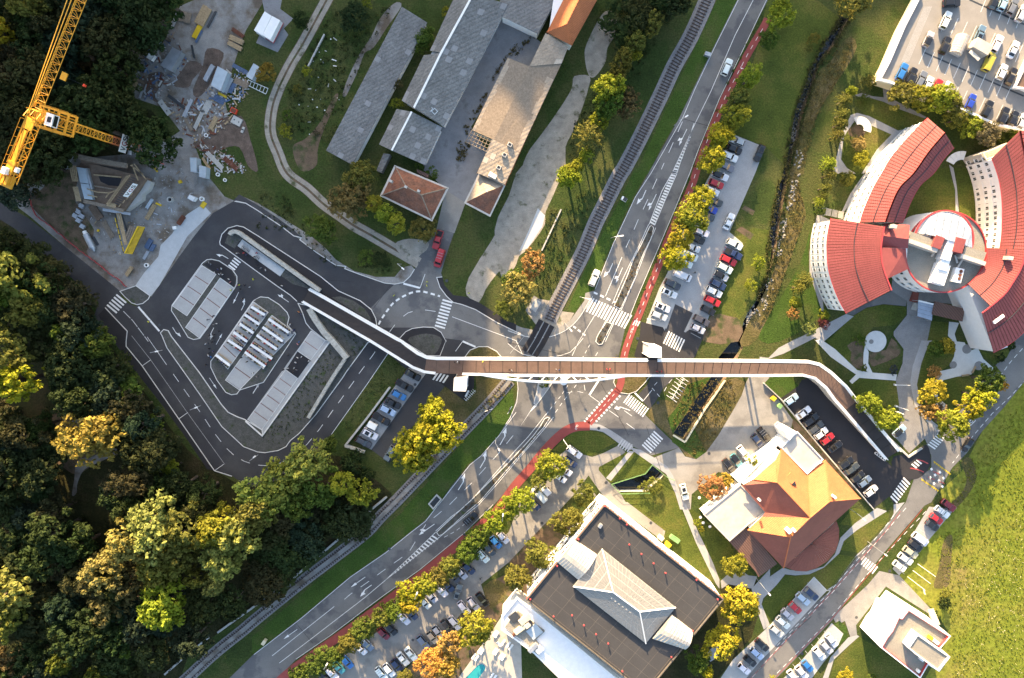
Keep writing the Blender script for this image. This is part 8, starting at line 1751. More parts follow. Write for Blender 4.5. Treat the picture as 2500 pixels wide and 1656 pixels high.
many(0,2,[(1290,225,95,9,'ragged',OL,'uppermost lit tree of the belt beside the railway'),(1150,405,95,9,'round',OL,'second lit tree of the belt beside the railway'),(1140,515,50,8,'round',YG,'small tree crest just below the second tree of the belt'),(1030,565,85,9,'round',OL,'third lit tree of the belt beside the railway'),(975,685,75,9,'round',OL,'narrow tree above the big bright tree of the belt'),(895,800,125,12,'round',YG,'big bright bushy tree in the middle of the belt'),(900,960,115,10,'round',GR,'dark lower half neighbour of the big bright tree'),(1080,940,110,8,'ragged',BR,'brown autumn tree behind the big bright tree'),(820,1085,80,7,'ragged',YG,'small tree between the big bright tree and the spruce'),(735,1220,150,12,'fir',OL,'wide spruce with radiating branches beside the gravel strip'),(695,1400,58,6,'round',YG,'small round tree just below the wide spruce'),(625,1495,60,6,'round',YG,'second small round tree below the wide spruce'),(540,1555,70,7,'round',YG,'third small round tree below the wide spruce'),(1510,60,120,10,'round',DG,'dark tree at the upper edge beside the railway'),(1350,20,110,9,'round',DG,'dark tree at the upper edge beside the pale gravel')])
many(2,1,[(1645,600,80,11,'round',(.28,.29,.024),'highest tip of the golden tree group by the lay-by'),(1610,720,120,12,'round',(.28,.29,.024),'upper bright crown of the golden tree group by the lay-by'),(1730,850,160,14,'round',(.28,.29,.024),'right-hand big crown of the golden tree group by the lay-by'),(1560,890,165,14,'round',(.28,.29,.024),'middle big crown of the golden tree group by the lay-by'),(1420,1040,170,13,'ragged',YL,'lowest and widest crown of the golden tree group by the lay-by'),(1520,1110,110,12,'round',YG,'shaded lower crown of the golden tree group by the lay-by')],'golden trees by the lay-by')
many(2,1,[(480,1120,190,17,'round',(.24,.27,.06),'big pale green tree at the end of the bus road bend'),(260,1290,190,16,'round',(.24,.27,.05),'broad pale green tree left of the big one at the bus road bend'),(100,1430,200,16,'round',(.24,.26,.05),'broad pale green tree lowest of the group below the bus road'),(690,975,80,8,'round',GR,'small green tree beside the grey corner wall of the lay-by'),(810,1320,110,14,'tall',YG,'tall pale tree standing forward from the pale green group'),(990,1430,120,12,'round',YG,'pale tree at the right-hand end of the pale green group'),(620,1400,170,13,'round',GR,'dark green tree inside the pale green group'),(400,1470,170,13,'round',GR,'shaded green tree at the lower middle of the pale green group'),(870,1180,90,7,'round',DG,'dark bushy tree behind the lay-by corner'),(1000,1270,80,6,'round',DG,'dark low tree near the lay-by corner'),(900,1080,80,6,'low',DG,'dark shrub against the grey corner wall')],'trees between the bus road and railway')
many(3,0,[(1400,130,230,20,'round',TAN,'big tan topped tree at the upper end of the sunlit wood'),(1250,330,190,19,'round',TAN,'tan tree below the uppermost one of the sunlit wood'),(1000,560,180,18,'ragged',TAN,'spiky tan tree on the left-hand side of the sunlit wood'),(1010,860,170,16,'ragged',BR,'brown purple tree low in the sunlit wood'),(1200,720,140,16,'ragged',BR,'brown tree between the tan and lime trees'),(1500,890,210,18,'round',YG,'lime green tree at the lower tip of the sunlit wood'),(1480,520,200,17,'round',OL,'olive tree in the middle of the sunlit wood'),(1680,230,220,18,'round',OL,'olive green tree at the top middle of the sunlit wood'),(1640,420,170,17,'ragged',OL,'grey olive tree with a bare limb in the sunlit wood'),(1960,170,200,18,'round',YG,'yellow-green tree near the top right of the sunlit wood'),(2180,230,200,18,'round',TAN,'tan yellow tree on the right-hand side of the sunlit wood'),(2040,480,180,17,'round',TAN,'golden tan tree leaning over the dark slope'),(1960,700,100,14,'round',TAN,'small golden tan tree lowest on the dark slope'),(1790,640,90,14,'round',OL,'small pale olive crown between golden and lime trees'),(2300,60,180,17,'round',OL,'olive tree joining the sunlit wood to the pale green group'),(580,1400,110,14,'round',GR,'lit green tree in the dark lower corner wood'),(890,1540,100,13,'round',GR,'lit green tree at the lower edge of the wood'),(1190,1260,80,12,'tall',GR,'slim lit green tree on the dark lower slope'),(920,1110,60,11,'round',GR,'small lit crown on the dark lower slope'),(100,780,200,19,'ragged',TAN,'tan tree at the left-hand edge of the lower wood'),(80,1010,170,18,'ragged',OL,'olive tree below the tan tree at the left-hand edge'),(60,1420,150,15,'ragged',BR,'brown tree in the lower left-hand corner')],'trees of the sunlit wood')
many(2,0,[(850,910,235,17,'ragged',(.25,.205,.05),'golden tree standing free on the grey clearing'),(1010,800,140,15,'ragged',(.25,.205,.05),'upper lobe crown next to the golden clearing tree'),(190,400,180,19,'ragged',YL,'yellow lit tree in the western wood above the clearing'),(120,180,200,19,'round',OL,'olive tree above the yellow lit one in the western wood'),(1150,440,110,8,'round',GR,'bright green tree on the roadside edge of the western wood'),(1180,560,140,9,'round',GR,'green tree lower on the roadside edge of the western wood'),(1400,880,130,8,'round',GR,'green tree beside the bus bay edge, lower down'),(1210,900,70,8,'round',YG,'small yellow green sapling right of the golden clearing tree'),(1560,1190,70,8,'round',YG,'small yellow green sapling near the bus bay corner'),(880,80,160,12,'round',GR,'green tree at the top of the western roadside wood'),(1330,1170,120,9,'round',OL,'olive tree below the golden clearing tree')],'trees of the western wood')
many(1,0,[(130,1000,220,19,'round',OL,'large olive crown in the western wood beside the left road'),(310,1270,180,16,'round',OL,'brownish olive crown below the large one by the left road'),(90,1100,160,17,'round',GR,'green crown under the large olive one by the left road'),(620,1500,110,12,'round',GR,'green crown near the dark bus bay corner')],'trees of the western wood')
many(0,0,[(40,320,110,19,'ragged',YL,'yellow lit tree top at the far left edge above the crane'),(30,440,90,18,'ragged',OR,'orange lit tree top just below the yellow one at the left edge'),(350,130,150,17,'round',OL,'green lit tree right of the crane jib tip side'),(150,650,170,16,'ragged',BR,'brown tree beside the crane pendant')],None)
many(0,1,[(1735,110,45,3,'low',YG,'yellow-green bush at the top of the long hall'),(1560,340,85,5,'round',GR,'green tree squeezed between the shed and the long hall'),(1520,450,55,4,'low',GR,'low green bush at the step of the long hall'),(110,660,80,4,'round',(.2,.15,.03),'round yellow brown bush beside the overgrown lane'),(480,655,42,2.4,'low',YG,'yellow bush on the thin wall beside the lane'),(390,815,42,2.4,'low',OL,'olive bush halfway down the lane slope'),(285,1180,58,3,'low',YG,'bright green bush inside the bend of the lane'),(295,1040,45,2.2,'low',GR,'dark green bush above the bend of the lane'),(1300,940,50,3.4,'low',YG,'green bush at the joint of hall and annexe'),(880,150,120,6,'round',DG,'dark dense tree above the overgrown field'),(1290,760,50,4,'ragged',BR,'bare brown bush beside the shed eave'),(970,1540,85,6,'round',OL,'olive bush tree at the foot of the shed'),(1505,1515,40,3,'low',GR,'green bush between annexe and brown house'),(420,200,70,4,'round',DG,'dark bush by the trailer slab'),(1020,30,40,3,'low',YG,'yellow bush at the top of the field')])
many(1,1,[(960,90,120,8,'round',OL,'green tree beside the brown hipped house'),(880,290,165,9,'ragged',(.14,.115,.045),'brownish grey tree across the lane by the brown house'),(640,550,120,6,'round',GR,'green tree at the bend of bus road bank'),(1100,330,78,9,'tall',YG,'upper of three yellow tipped cypresses by the brown house'),(1190,420,85,9,'tall',YG,'middle of three yellow tipped cypresses by the brown house'),(1280,500,90,8.5,'tall',YG,'lowest of three yellow tipped cypresses by the brown house'),(1525,550,110,4.5,'ragged',OL,'spreading olive bush beside the gate drive'),(1620,60,55,3.5,'low',GR,'green bush behind the brown house'),(1000,800,70,1.6,'low',GR,'low green thicket on the bank above the bus road'),(1150,820,70,1.6,'low',DG,'second low thicket on the bank above the bus road'),(2330,1000,80,5,'ragged',GR,'green scrub beneath the tan tree'),(2250,1260,90,2.5,'low',GR,'green scrub by the pavement near the level crossing')])
many(0,3,[(150,150,118,8,'round',YG,'big yellow-green tree between the red path and the upper lawn'),(60,370,85,7,'round',GR,'darker tree just below the big yellow-green one at the upper lawn'),(850,20,150,9,'round',OL,'broad dark tree over the head of the creek'),(470,350,52,2.5,'low',OL,'olive bush on the lawn beside the creek'),(430,450,32,1.8,'low',OL,'tiny bush on the lawn beside the creek'),(968,745,62,3,'low',OL,'clipped round bush at the corner of the parking deck')])
many(0,3,[(1245,830,112,7,'round',OL,'first hedge tree from the west below the parking deck'),(1425,880,110,7.5,'round',YG,'second hedge tree from the west below the parking deck'),(1560,910,118,8,'round',YG,'third hedge tree from the west below the parking deck'),(1680,930,100,7.5,'round',OL,'fourth hedge tree from the west below the parking deck'),(1730,1090,88,6,'round',OL,'fifth hedge tree from the west, below the main hedge'),(1895,1150,98,6,'round',YG,'sixth hedge tree from the west, bright and round'),(2030,1215,100,7,'ragged',(.17,.16,.10),'grey green willow at the east end of the hedge'),(2120,1280,40,3,'low',GR,'green bush right of the willow by the frame balcony'),(2030,1320,42,3,'low',GR,'green bush below the willow'),(2250,1190,55,3,'low',GR,'small hedge bush under the deck wall'),(2330,1220,62,3.5,'low',YG,'bright hedge bush under the deck wall at the frame edge')],'hedge trees below the parking deck')
many(0,3,[(800,830,48,6,'tall',YG,'topmost slim bright tree of the conifer row by the creek'),(760,905,80,8,'fir',OL,'first spruce from the top of the row between creek and hotel'),(740,1030,76,8,'fir',OL,'second spruce from the top of the row between creek and hotel'),(722,1120,72,8,'fir',OL,'third spruce from the top of the row between creek and hotel'),(690,1225,76,8,'fir',OL,'fourth spruce from the top of the row between creek and hotel'),(612,1480,82,8,'fir',YG,'fifth spruce from the top of the row between creek and hotel')],'spruces between creek and hotel')
many(1,3,[(620,65,66,8,'fir',OL,'sixth spruce of the row, level with the hotel front'),(585,180,60,8,'fir',OL,'seventh spruce of the row, level with the hotel front'),(560,250,52,7,'fir',OL,'eighth spruce of the row, level with the hotel front'),(525,305,52,7,'fir',YG,'last spruce of the row before the paved corner'),(400,1020,85,8,'fir',OL,'upper spruce below the wide hotel wing'),(345,1085,72,8,'fir',OL,'lower spruce below the wide hotel wing')],'spruces between creek and hotel')
many(0,3,[(865,1300,58,3.5,'ragged',(.3,.22,.08),'pale yellow bush on the lawn by the pergola seat'),(890,1440,72,4,'round',YG,'yellow-green bush beside the hotel front path'),(905,900,45,1.6,'low',GR,'low green shrub on the lawn below the cobbled path')])
many(1,3,[(300,1230,52,4,'round',YG,'yellow-green tree on the bank below the spruces'),(275,1310,50,4,'ragged',OR,'small orange tree on the bank below the spruces'),(565,1335,48,3.5,'round',YG,'yellow tree at the corner of the hotel path'),(545,1390,48,3.5,'round',(.16,.05,.05),'dark red tree at the corner of the hotel path'),(420,1450,60,4.5,'round',(.24,.25,.08),'pale lime tree casting a long shadow on the path'),(770,105,68,3,'round',OL,'bush on the lawn below the frames of the hotel front'),(500,400,30,2,'low',GR,'small bush at the paved hotel corner')])
many(2,3,[(955,585,108,7.5,'round',YG,'upper of two yellow-green trees beside the black ramp'),(1140,765,112,7.5,'round',YG,'lower of two yellow-green trees beside the black ramp'),(1040,680,70,5,'round',GR,'dark tree between the two yellow-green trees'),(1525,505,112,6.5,'round',YL,'golden tree beside the hotel drive on the white path'),(1490,670,82,6,'ragged',OR,'orange yellow tree beside the hotel drive, lower one'),(1590,690,75,5,'ragged',(.22,.16,.10),'thin grey pink tree right of the orange yellow one'),(1700,790,135,11,'round',YG,'large yellow-green tree by the zebra crossing of the hotel drive'),(1870,655,108,10,'round',YL,'lower of two golden trees beside the east road'),(1945,545,112,10,'ragged',YL,'upper of two golden trees beside the east road'),(2020,400,120,9,'round',GR,'green tree at the garden corner by the east road'),(2135,445,56,5.5,'ragged',(.36,.22,.03),'bright orange tree at the garden corner by the east road'),(1660,105,70,5,'round',(.3,.24,.03),'yellow maple with red tips in the garden bed'),(1570,110,75,4.5,'round',GR,'green shrub left of the yellow maple'),(1545,320,55,4,'ragged',OR,'small orange maple on the white path lawn'),(880,30,50,2.6,'low',GR,'dark round shrub left of the fountain disc'),(918,290,32,1.6,'low',GR,'small round shrub by the narrow garden path'),(1185,300,40,1.8,'low',(.05,.06,.07),'blue grey shrub dome at the garden edge'),(2240,90,45,2,'low',DG,'dark shrub under the tip of the red roof'),(2150,200,45,2,'low',DG,'dark shrub lower in the bed under the red roof')])
many(2,2,[(400,1165,135,8,'round',YG,'large yellow-green tree over the cars at the car park head'),(275,1290,72,6,'round',OL,'smaller tree left of the large one at the car park head'),(100,1460,132,8,'round',YG,'yellow-green tree beside the white van by the red path'),(695,1440,98,6,'round',OL,'round tree at the north corner of the dark hall'),(1850,1360,115,5,'ragged',OR,'orange leaved tree on the restaurant terrace'),(1960,1300,60,4,'ragged',(.3,.22,.04),'yellow leaved small tree on the restaurant terrace'),(2200,1125,55,4,'low',YG,'green creeper mass on the restaurant front wall'),(1310,1350,90,2.5,'low',OL,'scrub on the slope of the dark stepped basin'),(335,420,52,3,'low',GR,'dark bush on the splitter island under the arch')])
many(3,2,[(530,145,132,8,'round',OL,'upper tree of three along the north-west wall of the dark hall'),(268,445,135,8,'round',OL,'middle tree of three along the north-west wall of the dark hall'),(92,665,115,8,'round',OL,'lowest tree of three along the north-west wall of the dark hall'),(2052,540,108,6,'round',YG,'round yellow-green tree beside the brown sheet roof'),(2110,890,180,10,'round',YL,'big golden tree at the east corner of the dark hall'),(1930,1190,150,9,'round',YL,'golden tree below the big one at the dark hall'),(1700,1400,120,8,'round',GR,'green tree lower along the east wall of the dark hall'),(1785,1490,62,7,'round',YL,'small golden crown lowest along the dark hall'),(1700,165,34,1.8,'low',YG,'clipped bush beside the villa footpath'),(1750,225,28,1.5,'low',YG,'second clipped bush beside the villa footpath')])
many(3,1,[(e[0],e[1],e[2],6.5,'round',e[3],f"{e[4]} hedge tree beside the red path, {ORD[i]} counted from the top")for i,e in enumerate([(2290,60,95,YG,'bright'),(2180,150,108,YG,'bright'),(2010,290,112,GR,'green'),(1930,410,118,GR,'dark green'),(1780,560,105,OL,'olive'),(1680,650,95,OL,'olive'),(1570,720,105,YG,'yellow-green'),(1415,790,118,YL,'golden'),(1395,900,92,YL,'golden'),(1260,920,85,GR,'green'),(1150,1005,100,OL,'olive'),(985,1110,112,GR,'dark green'),(850,1230,108,OL,'olive'),(690,1360,110,GR,'green'),(560,1440,105,GR,'dark green'),(420,1520,102,GR,'dark green')])],'hedge trees along the lower car park')
many(3,1,[(2010,1115,165,9,'round',YG,'big yellow-green tree beside the pool terrace'),(1770,1225,115,9,'ragged',OR,'upper crown of the orange trees by the pool'),(1650,1390,135,9,'round',(.36,.21,.06),'lower left-hand crown of the orange trees by the pool'),(1765,1430,115,9,'round',(.36,.24,.06),'lower right-hand crown of the orange trees by the pool'),(1370,1560,80,4,'round',OL,'olive shrub at the lower edge by the car park'),(2330,640,78,6,'round',OL,'round tree at the corner of the car park and dark hall lawn')])
many(3,3,[(1645,890,62,3,'ragged',DG,'dark shrub in the meadow beside the white block'),(1650,800,50,2.4,'low',OL,'low shrub above the dark one in the meadow'),(745,1540,70,4,'round',YL,'yellow bush on the lawn at the lower edge'),(980,1560,50,3,'low',GR,'green bush at the lower edge right of the yellow one'),(90,1560,30,3,'low',YG,'small bush at the street edge bottom')])
for i,(r,c,x,y)in enumerate([(0,2,2215,290),(0,2,2155,405),(0,2,2100,525),(0,2,2035,640),(0,2,1985,755),(0,2,1885,1000),(0,2,1780,1250),(0,2,1685,1500),(1,2,1635,105),(1,2,1585,230),(1,2,1390,725),(1,2,1340,850),(1,2,1290,965),(1,2,1235,1095),(1,2,1180,1220)]):
 tree(T(r,c,(x,y))[0],3.6,.9,'low',GR,'small clipped bush in the strip between main road and red path','clipped bushes between road and cycle path','clipped_bush','bush')
def inside(p,poly_):
 x,y=p;s=False
 for i in range(len(poly_)):
  (x1,y1),(x2,y2)=poly_[i-1],poly_[i]
  if(y1>y)!=(y2>y)and x<(x2-x1)*(y-y1)/(y2-y1)+x1:s=not s
 return s
WOODS=[([(-30,-30),(425,-30),(385,90),(320,150),(300,240),(360,280),(410,320),(370,345),(280,330),(170,360),(110,430),(40,480),(-30,470)],50,17),([(-30,580),(40,590),(120,660),(170,705),(215,780),(250,850),(330,960),(440,1120),(500,1180),(540,1220),(480,1290),(330,1250),(200,1150),(90,1200),(90,1010),(170,960),(120,830),(-30,800)],42,14),([(-30,1180),(120,1230),(260,1270),(330,1400),(470,1480),(640,1440),(560,1500),(400,1640),(370,1690),(-30,1690)],44,15),([(640,1250),(800,1180),(900,1200),(880,1280),(760,1350),(640,1430)],16,9),([(1540,-20),(1640,-20),(1600,60),(1540,150),(1520,60)],4,8),([(-30,1000),(60,1010),(80,1200),(-30,1200)],10,16)]
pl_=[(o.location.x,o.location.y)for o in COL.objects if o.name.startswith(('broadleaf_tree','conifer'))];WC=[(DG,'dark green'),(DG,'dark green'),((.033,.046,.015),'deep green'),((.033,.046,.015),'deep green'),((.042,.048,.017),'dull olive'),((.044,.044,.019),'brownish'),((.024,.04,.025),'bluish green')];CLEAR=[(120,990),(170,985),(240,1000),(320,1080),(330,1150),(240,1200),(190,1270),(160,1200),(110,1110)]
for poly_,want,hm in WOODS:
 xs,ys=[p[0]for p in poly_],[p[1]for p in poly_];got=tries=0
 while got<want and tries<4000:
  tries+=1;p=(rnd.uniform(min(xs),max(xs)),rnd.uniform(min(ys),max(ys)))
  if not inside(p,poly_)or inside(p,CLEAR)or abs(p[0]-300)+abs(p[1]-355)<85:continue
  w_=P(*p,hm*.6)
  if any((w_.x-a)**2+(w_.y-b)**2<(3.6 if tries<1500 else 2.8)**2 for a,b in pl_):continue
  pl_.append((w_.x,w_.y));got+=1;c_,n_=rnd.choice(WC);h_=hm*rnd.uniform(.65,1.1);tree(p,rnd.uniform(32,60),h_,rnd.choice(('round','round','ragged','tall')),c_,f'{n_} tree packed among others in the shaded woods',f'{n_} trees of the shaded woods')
def scatter(name,polys,n,h0,h1,s,col,m_='leaf',clump=1,spread=.4):
 C=[];rd=[]
 tot=[(max(p[0]for p in q)-min(p[0]for p in q))*(max(p[1]for p in q)-min(p[1]for p in q))for q in polys]
 for q,a in zip(polys,tot):
  xs,ys=[p[0]for p in q],[p[1]for p in q]
  for _ in range(int(n*a/sum(tot))):
   p=(rnd.uniform(min(xs),max(xs)),rnd.uniform(min(ys),max(ys)))
   if inside(p,q)and not inside(p,CLEAR):w_=P(*p);hh=rnd.uniform(h0,h1);C.append((w_.x,w_.y,hh*.5));rd.append(hh)
 o=put(name,leafmesh(name,C,rd,clump,s,M[m_],.8),None,None,None,col);o['kind']='stuff';return o
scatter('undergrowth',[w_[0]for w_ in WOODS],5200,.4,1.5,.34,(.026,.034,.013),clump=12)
scatter('bramble_scrub',[T(1,1,(20,560),(300,560),(700,900),(1000,800),(1330,900),(1180,960),(800,850),(500,600),(300,250),(60,200)),T(0,1,(700,100),(1250,60),(880,800),(700,1300),(300,1200),(250,900),(450,550)),T(0,2,(700,100),(1500,100),(1250,560),(800,1400),(520,1550),(600,1100),(1000,500)),T(1,2,(380,380),(850,150),(480,950),(300,1180),(230,800))],2600,.15,.7,.22,(.04,.052,.017),clump=9)
scatter('meadow_tufts',[T(3,3,(1560,300),(2420,-60),(2420,1568),(1720,1568),(1720,1100)),T(2,3,(1900,1100),(2420,500),(2420,1568),(1700,1568))],4200,.05,.2,.15,(.15,.175,.025),clump=5)
scatter('meadow_flowers',[T(3,3,(1800,700),(2420,-60),(2420,1568),(1750,1568))],260,.3,.5,.12,(.45,.42,.30),clump=4)
scatter('median_planting',[isl1,isl2,isl3],1500,.12,.35,.15,(.12,.075,.03),clump=8)
scatter('slope_planting',[T(2,1,(640,100),(800,200),(480,740),(200,1000),(60,940)),T(2,1,(900,20),(1020,60),(840,330)),T(2,1,(1230,180),(1350,250),(960,800),(760,960),(900,620)),T(1,1,(640,1330),(980,1560),(740,1568))],900,.12,.4,.15,(.055,.075,.022),clump=8)
scatter('dry_grass',[T(0,3,(560,600),(680,420),(840,360),(700,700),(500,1050),(380,1500),(300,1400),(430,950)),T(1,3,(300,20),(400,400),(230,900),(60,1350),(-60,1500),(180,680)),T(2,2,(1620,440),(2000,380),(2060,560),(1800,1030),(1640,1080),(1480,800))],3800,.1,.4,.16,(.13,.11,.04),clump=6)
scatter('verge_growth',[T(2,1,(2280,420),(2330,480),(1950,760),(1800,950),(1840,860),(2100,600)),T(2,2,(1000,150),(1030,170),(990,190),(960,160))],260,.2,.7,.2,(.13,.13,.03),clump=9)
scatter('ivy',[T(0,1,(2100,820),(2110,850),(1990,1090),(1920,1090),(1950,1040)),T(0,1,(1900,1130),(1970,1140),(1940,1220),(1890,1210)),T(0,1,(1830,1270),(1960,1300),(1900,1450),(1830,1460)),T(0,1,(2240,560),(2367,420),(2280,540),(2160,740),(2150,700)),T(0,2,(20,440),(240,290),(280,300),(100,480),(30,520))],500,.2,.5,.2,(.10,.085,.03),clump=10)
_edge=[[(p[0]-5,p[1]-3),(q[0]-5,q[1]-3),(q[0]+5,q[1]+3),(p[0]+5,p[1]+3)]for e in(creekL[:20],creekR[:20])for p,q in zip(e,e[1:])]
scatter('creekside_growth',_edge,1500,.2,.75,.2,(.06,.062,.024),clump=9)
# people and tables
def figure(name,J,E,root):
 me=bpy.data.meshes.new(name);me.from_pydata([j[:3]for j in J],E,[]);o=bpy.data.objects.new(name,me);COL.objects.link(o)
 md=o.modifiers.new('skin','SKIN');
 for v,j in zip(me.skin_vertices[0].data,J):v.radius=(j[3],j[3]);v.use_root=False
 me.skin_vertices[0].data[root].use_root=True
 o.modifiers.new('sub','SUBSURF').levels=1
 dg=bpy.context.evaluated_depsgraph_get();m2=bpy.data.meshes.new_from_object(o.evaluated_get(dg));bpy.data.objects.remove(o);bpy.data.meshes.remove(me);m2.name=name
 m2.materials.clear()
 for k in('cloth','trousers','skin','hair','tyre'):m2.materials.append(M[k])
 head=J[3];hipz=J[0][2]
 for p in m2.polygons:
  c=p.center;p.use_smooth=True
  if c.z>head[2]-.1 and abs(c.x)<.14:p.material_index=3 if(c.z>head[2]+.03 or c.y<head[1]-.03)else 2
  elif c.z<.1:p.material_index=4
  elif c.z<hipz+.03 and not(abs(c.x)>.17 and c.z>hipz-.2 and name!='seated'):p.material_index=1
  elif(Vector(c)-Vector(J[7][:3])).length<.13 or(Vector(c)-Vector(J[10][:3])).length<.13:p.material_index=2
  else:p.material_index=0
 return m2
def joints(hz,knee,ank,arm):
 t=hz-.93;J=[(0,0,hz,.13),(0,0,1.28+t,.15),(0,.01,1.47+t,.055),(0,.03,1.6+t,.095),(0,.03,1.7+t,.085)]
 for s in(-1,1):J+=[(s*.19,0,1.4+t,.065),(s*.25,arm[0][0],arm[0][1]+t,.045),(s*arm[1][0],arm[1][1],arm[1][2]+t,.04)]
 for s,k in((-1,0),(1,1)):J+=[(s*.1,knee[k][0],knee[k][1],.07),(s*.1,ank[k][0],.1,.05),(s*.1,ank[k][0]+.15,.05,.045)]
 return J
ED=[(0,1),(1,2),(2,3),(3,4),(1,5),(5,6),(6,7),(1,8),(8,9),(9,10),(0,11),(11,12),(12,13),(0,14),(14,15),(15,16)]
FIG={'standing':figure('standing',joints(.93,((.02,.5),(.02,.5)),((-.02,),(-.02,)),((-.02,1.13),(.25,.08,.9))),ED,0),'walking':figure('walking',joints(.91,((.22,.52),(-.05,.5)),((.3,),(-.38,)),((-.04,1.13),(.24,.16,.95))),ED,0),'seated':figure('seated',joints(.5,((.42,.5),(.42,.5)),((.42,),(.42,)),((.14,1.18),(.14,.36,1.14))),ED,0)}
CL=[('black',(.012,.012,.015)),('white',(.65,.65,.65)),('red',(.42,.03,.04)),('dark blue',(.02,.04,.13)),('grey',(.2,.2,.21)),('pink',(.5,.2,.22)),('dark green',(.03,.06,.03))]
def person(pt,ang,pose,col,label,grp,z=.06):
 o=put('person',FIG[pose],None,P(*pt,z),R(ang),col);s=rnd.uniform(.94,1.06);o.scale=(s,s,s);return tag(o,label,'person',grp)
V4=lambda*p:V(480,760,5.9175,*p)
TB=[('left','topmost',(790,-65),(990,55)),('left','second from the top',(700,50),(910,190)),('left','third from the top',(625,180),(825,315)),('left','fourth from the top',(535,300),(735,440)),('left','fifth from the top',(455,415),(660,550)),('left','lowest, separate',(280,630),(485,785)),('right','topmost',(1040,110),(1335,310)),('right','second from the top',(955,230),(1250,435)),('right','third from the top',(870,345),(1165,552)),('right','fourth from the top',(785,480),(1095,688)),('right','lowest',(700,590),(995,800))]
for sd,nth,a,b in TB:
 (a,),(b,)=V4(a),V4(b);p,q=P(*a,.75),P(*b,.75);L=(q-p).length;d=(q-p).normalized();an=math.atan2(d.y,d.x);z0=.17;c=(p+q)/2
 t=thing('banquet_table',f'long white-clothed table, {nth} in the {"uphill" if sd == "left" else "downhill"} block of the car park','table',(c.x,c.y,z0),an,'long tables in the car park')
 n=max(2,round(L/2.2))
 for i in range(n):
  mb=MB();mb.box((-L/2+L*(i+.5)/n,0,.74),(L/n-.04,.7,.05));mb.build('tabletop',M['white'],t)
  for x in(-.4,.4):mb=MB();mb.box((-L/2+L*(i+.5+x)/n,0,.36),(.06,.7,.7));mb.build('leg',M['steel'],t)
 nn=Vector((-d.y,d.x,0))
 for s in(-1,1):
  bp=c+nn*s*.74;bt=thing('table_bench',f'wooden bench on the {"upper" if s > 0 else "lower"} side of the table {nth}, {"uphill" if sd == "left" else "downhill"} block','bench',(bp.x,bp.y,z0),an,'benches at the long tables');mb=MB();mb.box((0,0,.43),(L*.94,.26,.05));mb.build('seat',M['timber'],bt);[MB.build((lambda m_:(m_.box((x,0,.2),(.06,.24,.4)),m_)[1])(MB()),'leg',M['steel'],bt)for x in(-L*.4,L*.4)]
  if nth=='lowest, separate' and s>0:continue
  k=int(L/.62)
  for i in range(k):
   if rnd.random()<.08:continue
   cn,cc=rnd.choices(CL,(5,3,2,3,2,1,1))[0];w_=c+d*(-L/2+.35+i*(L-.6)/max(1,k-1))+nn*s*(.72+rnd.uniform(-.05,.05))
   o=put('person',FIG['seated'],None,(w_.x,w_.y,z0),an+(math.pi if s>0 else 0)+rnd.uniform(-.25,.25),cc);tag(o,f'person in {cn} top seated at the table {nth}, {"uphill" if sd == "left" else "downhill"} block','person','people seated at the long tables')
sp_=[(V4((1365,190)),'white'),(V4((1415,285)),'dark blue'),(V4((1370,300)),'white'),(V4((1340,345)),'dark blue'),(V4((1395,310)),'black'),(V4((1425,265)),'dark blue')]
D=dict(CL);D['hi-vis yellow']=(.55,.62,.03);D['orange']=(.5,.2,.06);D['bright blue']=(.03,.15,.45)
def crowd(lst,lab,grp,z=.07):
 for(pt,),c in lst:person(pt,rnd.uniform(0,360),rnd.choice(('standing','walking')),D[c],f'person in {c} {lab}',grp,z)
crowd(sp_,'standing at the end of the topmost downhill table','people standing round the tables')
crowd([(V4(p),c)for p,c in(((345,285),'black'),((275,335),'black'),((205,345),'black'),((265,385),'black'),((205,385),'grey'),((250,440),'black'),((150,470),'white'),((175,460),'grey'),((205,535),'black'),((200,600),'black'),((195,635),'white'),((155,770),'black'),((260,575),'dark blue'))],'walking in the aisle left of the tables','people in the aisle beside the tables')
crowd([(V4(p),c)for p,c in(((230,655),'bright blue'),((830,890),'white'),((890,945),'grey'),((1340,630),'black'),((745,725),'black'),((665,665),'black'))],'standing apart near the lower tables','people standing round the tables',.17)
crowd([(V4(p),c)for p,c in(((1475,665),'white'),((1530,655),'white'),((1560,660),'black'),((1445,735),'white'),((1635,715),'white'),((1335,820),'white'),((1425,815),'white'),((1460,840),'grey'),((1405,875),'black'),((1270,840),'black'),((1495,440),'bright blue'),((1475,470),'pink'))],'on the dark strip between the pale paver slabs','people on the dark strip',.17)
V3=lambda*p:V(480,560,5.9175,*p)
crowd([(V3(p),c)for p,c in(((200,480),'grey'),((230,505),'grey'),((330,580),'dark blue'),((380,570),'white'),((280,630),'white'),((345,650),'white'),((370,640),'grey'),((395,655),'white'),((485,720),'white'),((505,765),'pink'),((600,350),'white'),((625,345),'grey'),((700,345),'red'),((740,365),'dark blue'),((850,400),'black'),((885,345),'red'),((890,520),'black'),((945,560),'grey'),((1015,590),'white'),((1250,815),'white'),((680,1005),'black'),((655,865),'black'),((710,810),'black'),((785,835),'white'),((605,810),'pink'),((1520,1225),'dark blue'),((265,1250),'black'),((180,1305),'grey'),((270,1375),'grey'),((310,1360),'white'))],'standing on the dark asphalt above the tables','people above the tables')
crowd([(V3((835,722)),'hi-vis yellow'),(V3((635,805)),'hi-vis yellow'),(V3((515,880)),'hi-vis yellow')],'steward vest between the crossing and the platform','stewards by the platform')
crowd([(V3((1490,1190)),'orange')],'standing alone on the asphalt right of the topmost tables',None)
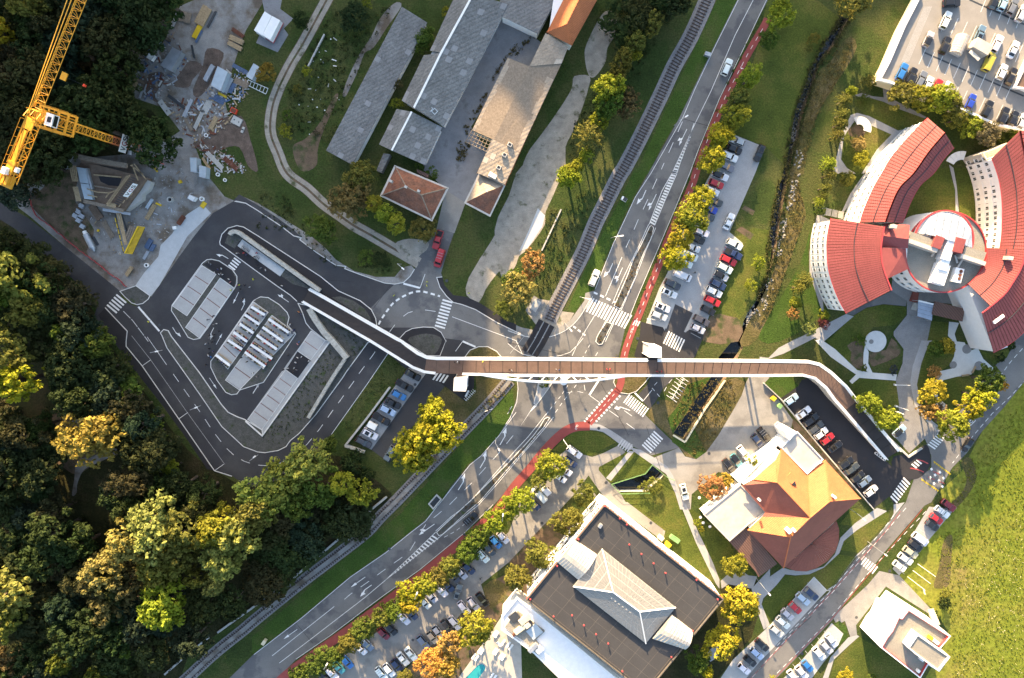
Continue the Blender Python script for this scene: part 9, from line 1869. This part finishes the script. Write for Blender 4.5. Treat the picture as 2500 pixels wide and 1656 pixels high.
crowd([(T(1,0,(1355,1388)),'hi-vis yellow')],'jacket by the blue pole on the bus road',None);crowd([(T(1,1,(1568,1030)),'hi-vis yellow'),(T(1,1,(1565,1065)),'hi-vis yellow')],'jacket, one of two at the side road mouth','two marshals at the side road');crowd([(T(1,1,(1270,1152)),'hi-vis yellow')],'jacket alone on the asphalt near the dotted curve',None);crowd([(T(1,1,(1943,1130)),'hi-vis yellow')],'jacket at the foot of the gravel strip',None)
crowd([(T(1,2,(1680,945)),'black')],'walking in the aisle of the north car park',None);crowd([(T(3,1,(2045,660)),'black')],'walking in the aisle of the southern car park',None)
crowd([(T(2,1,(1815,235)),'black'),(T(2,1,(1860,238)),'black'),(T(2,1,(1840,232)),'white')],'in the left-hand group on the footbridge','left-hand group on the footbridge',5.9);crowd([(T(2,1,(2068,230)),'hi-vis yellow')],'jacket alone on the footbridge',None,6.4)
crowd([(T(2,2,(15,305)),'black'),(T(2,2,(35,310)),'grey'),(T(2,2,(435,300)),'grey'),(T(2,2,(460,305)),'dark blue'),(T(2,2,(890,300)),'red'),(T(2,2,(915,298)),'red'),(T(2,2,(905,312)),'black')],'walking along the parapet of the footbridge','people in the middle of the footbridge',6.65);crowd([(T(2,2,(1340,318)),'red'),(T(2,2,(1380,318)),'red'),(T(2,2,(1360,322)),'black')],'standing opposite the north lift landing','people at the lift landing',6.65)
_bt=MB();_bt.bar((0,0,.7),(0,0,.75),.4,14);_bt=_bt.mesh('tabletop',M['white'])
for k,(x,y)in enumerate(((135,965),(150,1215),(270,1335),(195,1070),(185,1285),(330,945))):
 t=thing('cafe_table',('round white cafe table at the top left of the terrace','round cafe table beside the villa path','round cafe table on its own dark paving','round cafe table among chairs at the terrace edge','round cafe table near the clipped bushes','round cafe table under the orange leaved tree')[k],'table',V1(x,y,0)if 0 else P(1680+x/5.26,1030+y/5.26));put('tabletop',_bt,t);mb=MB();mb.bar((0,0,0),(0,0,.7),.05,6);mb.build('leg',M['steel'],t)
for k in range(14):
 c=P(*V3((690+k*42,212+k*27))[0],.2);bb=put('light_bollard',_bol,None,(c.x,c.y,.2));bb.scale=(1.6,1.6,.35);tag(bb,'small white light bollard in the row on the platform slab','bollard','light bollards on the platform')
for k in range(9):
 c=P(*V3((665+k*18+(k>5)*90,265+k*14+(k>5)*60))[0],.2);t=thing('parked_bicycle','bicycle parked in the row on the platform slab','bicycle',(c.x,c.y,.2),R(62),'bicycles on the platform')
 for x in(-.5,.5):w_=MB();w_.strip([Vector((x+.33*math.cos(a*.5236),0,.33+.33*math.sin(a*.5236)))for a in range(12)],.06)if 0 else[w_.bar((x+.33*math.cos(a*.5236),0,.33+.33*math.sin(a*.5236)),(x+.33*math.cos((a+1)*.5236),0,.33+.33*math.sin((a+1)*.5236)),.025,4)for a in range(12)];w_.build('wheel',M['tyre'],t)
 f_=MB();[f_.bar(a,b,.025,4)for a,b in(((-.5,0,.33),(0,0,.3)),((0,0,.3),(-.12,0,.85)),((-.1,0,.75),(.38,0,.8)),((0,0,.3),(.38,0,.75)),((.38,0,1.0),(.5,0,.33)),((.38,-.28,1.0),(.38,.28,1.0)))];f_.build('frame',M['darksteel'],t)
